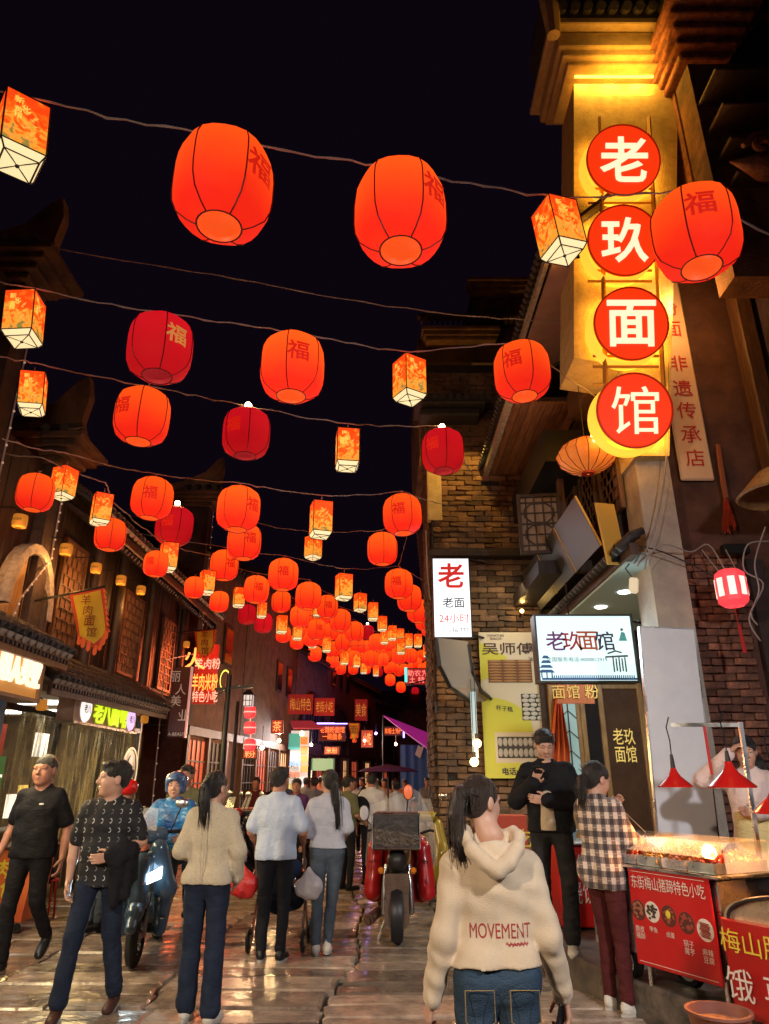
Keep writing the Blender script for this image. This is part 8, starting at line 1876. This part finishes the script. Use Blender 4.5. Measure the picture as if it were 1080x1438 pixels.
# food trays under the acrylic cover
foods = [('braised_feet', (.3, .08, .015)), ('dark_greens', (.08, .03, .01)), ('chili_slices', (.4, .035, .008)), ('tofu_cubes', (.45, .17, .03)), ('noodle_tangle', (.45, .22, .05)), ('stewed_strips', (.25, .035, .01))]
k = 0
for ix in range(5):
    for iy in range(2):
        x, y = -.28 + ix * .235, .14 + iy * .28; nm, cc = foods[k % 6]; k += 1
        tr = thing('food_tray', ('front' if iy == 0 else 'back') + ' row %s tray of %s on the snack cart' % (('leftmost', 'second', 'middle', 'fourth', 'rightmost')[ix], nm.replace('_', ' ')), 'tray', Matrix.Translation(FL) @ Matrix.Rotation(ang, 4, 'Z') @ Vector((x, y, .8)), ang, 'food trays on the snack cart')
        b = MB(); w2, d2, h2 = .215, .26, .065
        b.box((0, 0, .004), (w2, d2, .006))
        for sx in (-1, 1): b.box((sx * w2 / 2, 0, h2 / 2), (.005, d2, h2)); b.box((0, sx * d2 / 2, h2 / 2), (w2 - .006, .005, h2))
        b.build('tray_shell', M_acr if ix % 2 else M_steel, tr, world=False)
        b = MB()
        for q in range(44 if nm != 'tofu_cubes' else 34):
            fx, fy = rr.uniform(-.09, .09), rr.uniform(-.11, .11); fz = .03 + .075 * (1 - (fx / .12) ** 2) * (1 - (fy / .15) ** 2) * rr.uniform(.6, 1.1); e_ = (rr.uniform(0, 3), rr.uniform(0, 3), rr.uniform(0, 3)); b.M = Matrix.Translation((fx, fy, fz)) @ Euler(e_).to_matrix().to_4x4()
            if nm == 'tofu_cubes': b.rbox((0, 0, 0), (.045, .045, .04), .005)
            elif nm in ('noodle_tangle', 'stewed_strips', 'dark_greens'): b.tube([(-.05, 0, 0), (-.01, .016, .007), (.025, -.012, 0), (.055, .006, .008)], .009, 5)
            else: b.ball((0, 0, 0), (.034, .02, .016), 7)
        b.M = Matrix.Identity(4); o = b.build('food', mat(nm, cc, .25, col2=tuple(c * .5 for c in cc), nscale=40, coat=.5, bump=.3, bscale=60), tr, 2, world=False); o['kind'] = 'stuff'
b = MB(); x0, x1, y0, y1, z0, z1 = -.4, Lc + .06, -.0, .56, .8, .99
for x in (x0, (x0 + x1) / 2, x1): b.box((x, (y0 + y1) / 2 + .05, (z0 + z1) / 2), (.006, y1 - y0 - .1, z1 - z0))
b.slab([(x0, y0, z0 + .1), (x1, y0, z0 + .1), (x1, y0 + .16, z1), (x0, y0 + .16, z1)], (0, -1, 1), .005); b.box(((x0 + x1) / 2, y1 - .2, z1), (x1 - x0, .42, .006)); b.build('acrylic_cover', M_acr, ct, world=False)
# stack of paper bowls
Wct = Matrix.Translation(FL) @ Matrix.Rotation(ang, 4, 'Z')
b = MB(); q = Wct @ Vector((-.18, .62, .8)); 
for i in range(6): b.lathe([(.045, 0), (.062, .045), (.065, .045), (.065, .05), (.048, .005)], 16, q + Vector((.002 * (i % 2), 0, .02 + i * .022)))
tag(b.build('paper_bowls', mat('paper_bowl', (.75, .65, .35), .7), smooth=1), 'stack of cream paper bowls at the back of the snack cart', 'bowls')
# lamp rack and red shades
a0, a1 = at(942, 1018, 5.75), at(1040, 1018, 5.55); pb = at(1062, 1182, 5.5)
b = MB(); b.beam(a0, a1, .035, .03); b.build('rack_bar', M_steel, ct); b = MB(); b.beam(a1 + Vector((0, 0, .02)), (pb.x, pb.y, .98), .028, .028, up=(0, 1, 0)); b.build('rack_post', M_steel, ct)
M_shade = mat('red_enamel', (.6, .015, .012), .2, coat=.7); 
b = MB(); q = at(989, 1020, 5.63); b.tube([q, q - Vector((0, 0, .35))], .012, 6); tag(b.build('red_strap', mat('strap_red', (.5, .02, .02), .6)), 'red strap dangling from the lamp rack', 'strap')
for px, py, wd, Y, lab in ((948, 1098, 46, 5.72, 'smaller red enamel lamp shade hanging left on the cart rack'), (1027, 1096, 62, 5.3, 'larger red enamel lamp shade hanging before the vendor'), (1092, 1132, 64, 5.0, 'red enamel lamp shade cut by the right edge')):
    q = at(px, py, Y); s_ = wd / FPX * Y / 1.06 / .3; t = thing('heat_lamp', lab, 'lamp', q, 0, 'red heat lamps over the food')
    b = MB(); b.lathe([(.15 * s_, -.045 * s_), (.152 * s_, -.035 * s_), (.1 * s_, .01 * s_), (.055 * s_, .05 * s_), (.03 * s_, .09 * s_), (.022 * s_, .12 * s_), (.02 * s_, .12 * s_), (.05 * s_, .045 * s_), (.095 * s_, .005 * s_), (.148 * s_, -.045 * s_)], 28, (0, 0, 0)); b.build('shade', M_shade, t, 1, world=False)
    b = MB(); b.ball((0, 0, -.005), .04 * s_, 12); b.build('bulb', glow('heat_bulb', (1, .55, .2), 12), t, world=False)
    b = MB(); b.tube([(0, 0, .12 * s_), (0, 0, .2)], [.02, .012], 8); b.tube([(0, 0, .2), (.004, 0, .3), (-.01, 0, .4), (.02, 0, .48)], .005, 5); b.build('socket_cord', M_black, t, world=False)
    spot('heat_light', q + Vector((0, 0, -.05 * s_)), q + Vector((0, 0, -1)), 60, (1, .38, .08), 128, .05, .4)
# drum cart at the right front
dc = thing('steamer_cart', 'second red cart with domed steamer lid cut by the right edge', 'cart', Vector((2.175, 5.12, .205)), ang)
b = MB(); q = at(1019, 1300, 4.62); x0 = 0.
pts = [(x0, .0), (x0 + .02, -.03), (x0 + .06, -.06), (1.2, -.085), (1.2, .6), (x0, .6)]; b.extrude(pts, .06, .57, 'xy'); b.build('red_body', M_redv, dc, 1, world=False)
b = MB(); n = 12
prof = [(x0 + .55 - .55 * math.cos(PI * k / n / 2), .57 + .17 * math.sin(PI * k / n / 2)) for k in range(n + 1)]
vs = [(x, y, z) for x, z in prof for y in (.02, .55)]; b.add(vs, [(2 * k, 2 * k + 2, 2 * k + 3, 2 * k + 1) for k in range(n)]); b.box2((x0 + .55, .02, .72), (1.2, .55, .742)); b.add([(x, .02, z) for x, z in prof] + [(x0 + .55, .02, .57)], [tuple(range(n + 2))]); b.build('domed_lid', mat('amber_steel', (.6, .45, .3), .3, metal=.6, rvar=.1), dc, 1, world=False)
b = MB(); b.tube([(x + .05, .0, z + .0) for x, z in prof], .012, 6); b.build('lid_rim', M_black, dc, world=False)
for s_, x, z, h, m in (('梅山脆', x0 + .27, .47, .13, M_yprint), ('饿 再', x0 + .27, .24, .17, M_wprint)):
    o = text(s_, (0, 0, 0), h, m, None, w=.44, bold=.0); o.parent = dc; o.location = (x, -.098, z)
for x in (x0 + .1, 1.0):
    b = MB(); b.lathe([(.02, -.02), (.06, -.02), (.07, 0), (.06, .02), (.02, .02)], 14, (x, .1, .07), Matrix.Rotation(PI / 2, 4, 'X')); b.build('caster', M_black, dc, world=False)
# bucket
q = atz(993, 1432, .02); q = Vector((1.93, 4.78, 0)); bk = thing('bucket', 'round tub with lit orange rim on the ground before the carts', 'bucket', q)
b = MB(); b.lathe([(.001, .01), (.13, .01), (.17, .34), (.185, .345), (.185, .36), (.165, .36), (.13, .05), (.001, .05)], 28, (0, 0, 0)); b.build('tub', mat('tub_plastic', (.3, .12, .08), .5), bk, 1, world=False)
b = MB(); b.lathe([(.001, .32), (.1, .315), (.16, .3)], 20, (0, 0, 0)); b.build('contents', mat('tub_contents', (.5, .25, .12), .7, col2=(.3, .12, .06), nscale=40, bump=.6), bk, world=False)
# snack table behind the plaid woman
st = thing('snack_table', 'red fronted snack table with white box behind the man in black jacket', 'table', (2.25, 8.0, .205))
b = MB(); b.rbox((2.25, 8.15, .6), (.95, .45, .75), .01); b.build('red_front', M_redv, st)
text('包子\n烧饼 17', (2.1, 7.92, .66), .45, M_wprint, st, w=.5)
b = MB(); b.rbox((2.25, 8.12, .99), (1.05, .55, .03), .01); b.build('table_top', M_steel, st)
q = at(797, 1138, 7.9); b = MB(); b.lathe([(.06, -.06), (.1, .04), (.105, .04), (.1, .03), (.06, -.05)], 20, (q.x, 7.95, 1.08)); tag(b.build('basin', mat('pale_blue_plastic', (.4, .6, .65), .4), smooth=1), 'pale blue basin with plastic bag on the snack table', 'basin')
bx = thing('snack_box', 'yellow and red printed snack box left of the man in black jacket', 'box', at(718, 1200, 9.2)); q = at(722, 1200, 9.2); b = MB(); b.rbox((q.x, 9.3, .75), (.35, .25, .9), .01); b.build('carton', mat('carton_red', (.5, .06, .02), .6), bx)
text('小吃', (q.x, 9.165, .95), .2, M_yprint, bx)
# orange crate on casters at left
oc = thing('orange_bin_cart', 'orange printed food cart on casters in front of the strip curtains', 'cart', (-4.35, 9.1, 0))
b = MB(); b.extrude([(-.3, .12), (.3, .12), (.36, .85), (-.36, .85)], -.25, .25, 'xz'); b.build('bin', mat('orange_bin', (.65, .16, .03), .5, col2=(.5, .08, .02), nscale=3), oc, world=False)
b = MB(); b.rbox((0, 0, .87), (.8, .6, .03), .01); b.build('counter_top', M_wood_mid, oc, world=False)
o = text('羊肉串\n特色', (0, 0, 0), .4, M_yprint, None, bold=.02); o.parent = oc; o.location = (0, -.254, .55)
for sx in (-1, 1): b = MB(); b.lathe([(.01, -.02), (.045, -.02), (.05, 0), (.045, .02), (.01, .02)], 12, (sx * .24, -.2, .05), Matrix.Rotation(PI / 2, 4, 'X')); b.build('caster', M_black, oc, world=False)
b = MB(); b.lathe([(.04, 0), (.055, .14), (.05, .14), (.035, .01)], 14, (-4.3, 9.0, .885)); tag(b.build('paper_cup', mat('orange_cup', (.8, .3, .05), .6), smooth=1), 'orange paper cup on the food cart at left', 'cup')
# ---------------- motorcycle seen from behind ----------------
def torus(b, c, R0, r0, ax, n=28, m=8):
    b.lathe([(R0 + r0 * math.cos(2 * PI * k / m), r0 * math.sin(2 * PI * k / m)) for k in range(m + 1)], n, c, ax)
AX = Matrix.Rotation(PI / 2, 4, 'Y')
def wheel(t, y, R0=.27, w=.055, nm='wheel', alloy=True):
    b = MB(); torus(b, (0, y, R0), R0 - w, w, AX); w_ = b.build(nm, mat('tyre', (.015, .015, .015), .85, bump=.6, bscale=90), t, 2, world=False)
    b = MB(); b.lathe([(R0 - w * 1.9, -.035), (R0 - w * 1.7, -.03), (R0 - w * 1.7, .03), (R0 - w * 1.9, .035), (R0 - w * 1.9, -.035)], 24, (0, y, R0), AX); b.lathe([(.001, -.04), (.05, -.04), (.05, .04), (.001, .04)], 14, (0, y, R0), AX)
    for k in range(6): a = k * PI / 3; b.beam((0, y + .04 * math.cos(a), R0 + .04 * math.sin(a)), (0, y + (R0 - w * 1.8) * math.cos(a), R0 + (R0 - w * 1.8) * math.sin(a)), .02, .022, up=(1, 0, 0))
    b.build('rim', M_steel if alloy else M_black, w_, world=False)
mc = thing('motorcycle', 'dusty motorcycle seen from behind with red leg covers, black carrier box and clear rain shield', 'motorcycle', (.14, 8.35, 0), -.06)
wheel(mc, 0, .28, .055); wheel(mc, 1.25, .28, .045, 'front_wheel')
Mdirt = mat('dusty_mudguard', (.14, .085, .055), .8, col2=(.08, .05, .035), nscale=12, bump=.3); Mred2 = mat('red_leather', (.5, .012, .015), .3, col2=(.42, .01, .012), nscale=5, coat=.3)
b = MB(); b.slab([(-.13, -.2, .68), (.13, -.2, .68), (.13, -.2, .5), (-.13, -.2, .5)], (0, -1, 0), .02); b.build('number_plate_holder', Mdirt, mc, world=False)
b = MB(); b.slab([(-.12, -.19, .5), (.12, -.19, .5), (.13, -.26, .22), (.0, -.27, .16), (-.13, -.26, .22)], (0, -1, 0), .015); b.build('mud_flap', Mdirt, mc, world=False)
b = MB(); b.lathe([(.31, -.06), (.33, 0), (.31, .06)], 14, (0, 0, .28), AX @ Matrix.Rotation(PI, 4, 'Z'), a0=-.2, a1=2.3); b.build('mudguard', M_black, mc, 1, world=False)
sd = SDF(); sd.cone((0, -.12, .8), (0, .5, .82), .11, .12, fl=1, k=.04).ell((0, .8, .9), (.14, .22, .13), .05).cone((0, .0, .68), (0, .6, .6), .09, .12, k=.05); link(sd.mesh('seat_and_tank', mat('black_vinyl', (.02, .017, .015), .45), .012), 'seat_and_tank', mc, False)
sd = SDF(); sd.ell((0, .5, .42), (.16, .2, .16), .03).cone((0, .3, .4), (0, .1, .32), .06, k=.03); link(sd.mesh('engine', mat('oily_engine', (.06, .05, .05), .4, metal=.6), .014), 'engine', mc, False)
for sx in (-1, 1):
    sd = SDF(); c_ = sx * .28
    sd.cone((c_, .55, .86), (c_ + sx * .03, .5, .42), .085, .095, k=.04).cone((c_ - sx * .06, .75, .9), (c_ - sx * .05, .7, .35), .1, .11, k=.05).clip((0, 0, .3), (0, 0, -1)); o = link(sd.mesh('red_leg_cover', Mred2, .011, noise=[(.004, 18, 18, 18, 4)]), 'red_leg_cover', mc, False)
    b = MB(); b.tube([(c_ * .93, .39, .76), (c_ * 1.0, .385, .75), (c_ * 1.2, .4, .73)], .006, 5); b.build('seam', M_black, o, world=False)
    b = MB(); b.tube([(sx * .15, 0, .28), (sx * .14, -.02, .5), (sx * .12, .05, .74)], .028, 10); b.build('shock_absorber', M_steel, mc, 1, world=False)
    b = MB(); b.tube([(sx * .2, .95, .98), (sx * .36, .9, 1.03), (sx * .4, .88, 1.02)], .016, 8); b.build('handlebar', M_black, mc, 1, world=False)
    b = MB(); b.beam((sx * .16, .2, .3), (sx * .32, .2, .27), .03, .02); b.build('footrest', M_steel, mc, world=False)
    b = MB(); b.ball((sx * .17, -.1, .7), .035, 8); b.build('turn_signal', mat('orange_lens', (.7, .2, .02), .2), mc, world=False)
b = MB(); b.ball((0, -.17, .76), (.06, .03, .04), 10); b.build('tail_light', mat('red_lens', (.5, .01, .01), .15, coat=.5), mc, world=False)
b = MB(); b.tube([(-.12, .5, .25), (-.2, .2, .28), (-.3, -.12, .24)], [.03, .05, .055], 12); b.tube([(-.3, -.12, .24), (-.31, -.16, .235)], [.035, .03], 10); b.build('exhaust', mat('rusty_steel', (.16, .09, .06), .5, metal=.6), mc, 1, world=False)
b = MB(); b.tube([(-.1, .25, .3), (-.22, .2, .0)], .014, 6); b.build('side_stand', M_steel, mc, world=False)
b = MB(); b.rbox((0, -.12, 1.09), (.5, .4, .36), .02); bx = b.build('carrier_box', mat('worn_black_bag', (.015, .011, .01), .5, col2=(.035, .025, .02), nscale=6, bump=.5, bscale=18), mc, world=False)
b = MB(); b.slab([(-.24, -.325, 1.12), (.24, -.325, 1.06), (.24, -.325, .97), (-.05, -.325, .95), (-.24, -.325, .96)], (0, -1, 0), .01); b.build('brown_flap', mat('brown_flap', (.09, .055, .03), .4, col2=(.03, .02, .012), nscale=14, bump=.8, bscale=25), bx, world=False)
b = MB()
for z in (1.26, .93): b.tube([(-.25, -.325, z), (.25, -.325, z)], .008, 5)
for x in (-.25, .25): b.tube([(x, -.325, .93), (x, -.325, 1.26)], .008, 5)
b.build('rack_frame', M_steel, bx, world=False)
sh2 = MB(); n = 10; vs = []
for i in range(n + 1):
    u = i / n; x = -.45 + u * .9; zt_ = 1.3 + .28 * u + .0 * (1 - u); 
    if u > .75: zt_ = 1.53 - (u - .75) * 1.6
    for jz in range(5): v = jz / 4; vs.append((x * (1 - .12 * v), 1.12 - .12 * math.sin(u * PI) + .05 * v, .62 + (zt_ - .62) * v + .0))
sh2.add(vs, [(5 * i + k, 5 * i + 5 + k, 5 * i + 6 + k, 5 * i + 1 + k) for i in range(n) for k in range(4)]); sh2.build('rain_shield', mat('cloudy_plastic', (.75, .72, .7), .2, alpha=.3, bump=.3, bscale=8, coat=.3), mc, 2, world=False)
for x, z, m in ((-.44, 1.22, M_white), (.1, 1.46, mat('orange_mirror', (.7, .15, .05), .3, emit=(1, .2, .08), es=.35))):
    b = MB(); b.tube([(x * .6, .93, 1.0), (x * .9, .9, z - .1), (x, .88, z)], .008, 6); mr = b.build('mirror_arm', M_black, mc, world=False)
    b = MB(); b.ball((x, .87, z), (.065, .02, .095), 16); b.build('mirror_shell', M_black, mr, 2, world=False); b = MB(); b.ball((x, .858, z), (.055, .012, .084), 16); b.build('mirror_glass', m, mr, 2, world=False)
# ---------------- scooter with lit headlight ----------------
def scooter(label, loc, rz, mbody, lit):
    t = thing('scooter', label, 'scooter', loc, rz)      # local +y = forward, origin under the front wheel
    wheel(t, 0, .24, .055, 'front_wheel'); wheel(t, -1.25, .24, .055, 'rear_wheel')
    sd = SDF()
    for sx in (-1, 1): sd.cone((sx * .13, .02, .98), (sx * .22, -.02, .64), .09, .1, k=.06, fl=.8).cone((sx * .22, -.02, .64), (sx * .17, -.2, .28), .09, .07, k=.05, fl=.8)
    sd.cone((0, .12, .86), (0, .13, .5), .1, .08, k=.06).ell((0, -.2, .68), (.17, .12, .33), .02, True).clip((0, 0, 1.07), (0, 0, 1)); link(sd.mesh('front_fairing', mbody, .011), 'front_fairing', t, False)
    sd = SDF(); sd.cone((0, .16, .5), (0, .3, .36), .07, .05, k=.03, fl=1).cone((0, -.0, .52), (0, .2, .47), .08, .08, k=.03).ell((0, .0, .24), (.05, .25, .25), .01, True); link(sd.mesh('front_mudguard', mbody, .01), 'front_mudguard', t, False)
    sd = SDF(); sd.cone((0, -.75, .62), (0, -1.35, .68), .16, .13, k=.05, fl=1).cone((0, -.7, .4), (0, -1.2, .45), .15, .13, k=.05).clip((0, 0, .8), (0, 0, 1)); link(sd.mesh('rear_body', mbody, .014), 'rear_body', t, False)
    sd = SDF(); sd.cone((0, -.7, .8), (0, -1.3, .84), .13, .14, k=.03).clip((0, 0, .76), (0, 0, -1)); link(sd.mesh('seat', C_black, .014), 'seat', t, False)
    b = MB(); b.rbox((0, -.48, .3), (.34, .6, .12), .03); b.build('footboard', M_black, t, world=False)
    for sx in (-1, 1): b = MB(); b.tube([(sx * .07, 0, .24), (sx * .075, -.06, .6)], .02, 8); b.build('fork', M_steel, t, 1, world=False)
    sd = SDF(); sd.cone((-.12, -.08, 1.1), (.12, -.08, 1.1), .07, k=.03).ell((0, -.02, 1.09), (.12, .09, .07), .03); hb_ = link(sd.mesh('handlebar_cover', mbody, .01), 'handlebar_cover', t, False)
    for sx in (-1, 1):
        b = MB(); b.tube([(sx * .15, -.1, 1.12), (sx * .36, -.14, 1.13)], .018, 8); b.build('grip', M_black, hb_, 1, world=False)
        b = MB(); b.tube([(sx * .2, -.1, 1.12), (sx * .28, -.1, 1.34)], .007, 6); mr = b.build('mirror_arm', M_black, t, world=False); b = MB(); b.ball((sx * .29, -.1, 1.38), (.07, .015, .045), 14); b.build('mirror_glass', M_steel, mr, 2, world=False)
        hl_ = MB(); P0 = [(sx * .08, .2, .78), (sx * .2, .13, .84), (sx * .2, .14, .74), (sx * .09, .205, .7)]; hl_.slab(P0, (sx * .4, .9, .1), .03); hl_.build('headlight', glow('headlight_on', (.8, .95, 1), 7) if lit else M_steel, t, world=False)
        b = MB(); b.tube([(sx * .04, .215, .7), (sx * .17, .14, .74)], .006, 5); b.build('chrome_strip', M_steel, t, 1, world=False)
    b = MB(); b.slab([(-.09, .03, 1.14), (.09, .03, 1.14), (.07, -.06, 1.34), (-.07, -.06, 1.34)], (0, 1, .3), .006); b.build('windscreen', M_acr, t, world=False)
    return t
scooter('dark blue scooter with bright white headlight coming towards us', (-2.3, 7.4, 0), PI + .12, mat('scooter_blue', (.06, .11, .17), .25, coat=.7, metal=.2), True)
spot('headlight_beam', (-2.28, 7.1, .78), (-1.9, 3.5, .0), 60, (.75, .95, 1), 70)
for i, (px, Y, rz, cc, lab) in enumerate(((325, 12.2, 2.7, (.3, .02, .03), 'dark red scooter parked by the lamp post'), (347, 12.6, 2.4, (.02, .02, .03), 'black scooter parked right of the dark red one'), (600, 11.2, -.5, (.35, .25, .03), 'mustard scooter parked behind the motorcycle'), (300, 13.5, 2.9, (.4, .35, .3), 'pale scooter parked deepest at the lamp post'))):
    q = at(px, 1095, Y); scooter(lab, (q.x, Y, 0), rz, mat('scooter_paint%d' % i, cc, .3, coat=.5), False)
# pushchair
pc2 = thing('pushchair', 'folding pushchair with red bag in front of the man in light blue shirt', 'pushchair', (r4.location.x, r4.location.y + .35, 0))
for sx in (-1, 1):
    for y in (-.05, .5):
        b = MB(); torus(b, (sx * .27, y, .11), .09, .02, AX, 20, 6); w_ = b.build('wheel', M_black, pc2, 2, world=False); b = MB(); b.lathe([(.001, -.02), (.05, -.02), (.05, .02), (.001, .02)], 12, (sx * .27, y, .11), AX); b.build('hub', M_steel, w_, world=False)
    b = MB(); b.tube([(sx * .25, -.15, 1.0), (sx * .25, .5, .12)], .012, 6); b.tube([(sx * .25, -.02, .12), (sx * .25, .35, .6)], .012, 6); b.build('side_frame', M_steel, pc2, 1, world=False)
b = MB(); b.tube([(-.25, -.15, 1.0), (.25, -.15, 1.0)], .016, 8); b.build('handle', M_black, pc2, world=False)
sd = SDF(); sd.cone((-.15, .15, .45), (.15, .15, .45), .1, k=.03).cone((-.14, .05, .75), (.14, .05, .75), .05, k=.2).cone((0, .1, .45), (0, .02, .8), .14, .12, k=.05, fl=.5); link(sd.mesh('fabric_seat', C_navy, .015), 'fabric_seat', pc2, False)
for lab, dx, dz, cc, s_ in (('red shopping bag hanging left of the man in light blue shirt', -.33, .62, (.5, .02, .02), 1), ('pale plastic bag hanging right of the man in light blue shirt', .32, .6, (.55, .5, .5), .9)):
    sd = SDF(); sd.cone((-.06, 0, 0), (.06, 0, 0), .09 * s_, k=.03, fl=.6).cone((0, 0, 0), (0, 0, .17), .09 * s_, .03, k=.05, fl=.6); o = link(sd.mesh('bag', mat('bag_%d' % int(dx * 10), cc, .4, bump=.5, bscale=25), .011, noise=[(.006, 25, 25, 25, 3)]), 'bag', None, False); o.location = (r4.location.x + dx, r4.location.y + .12, dz); tag(o, lab, 'bag')
# foot light of the shops on the right pavement is the porch itself
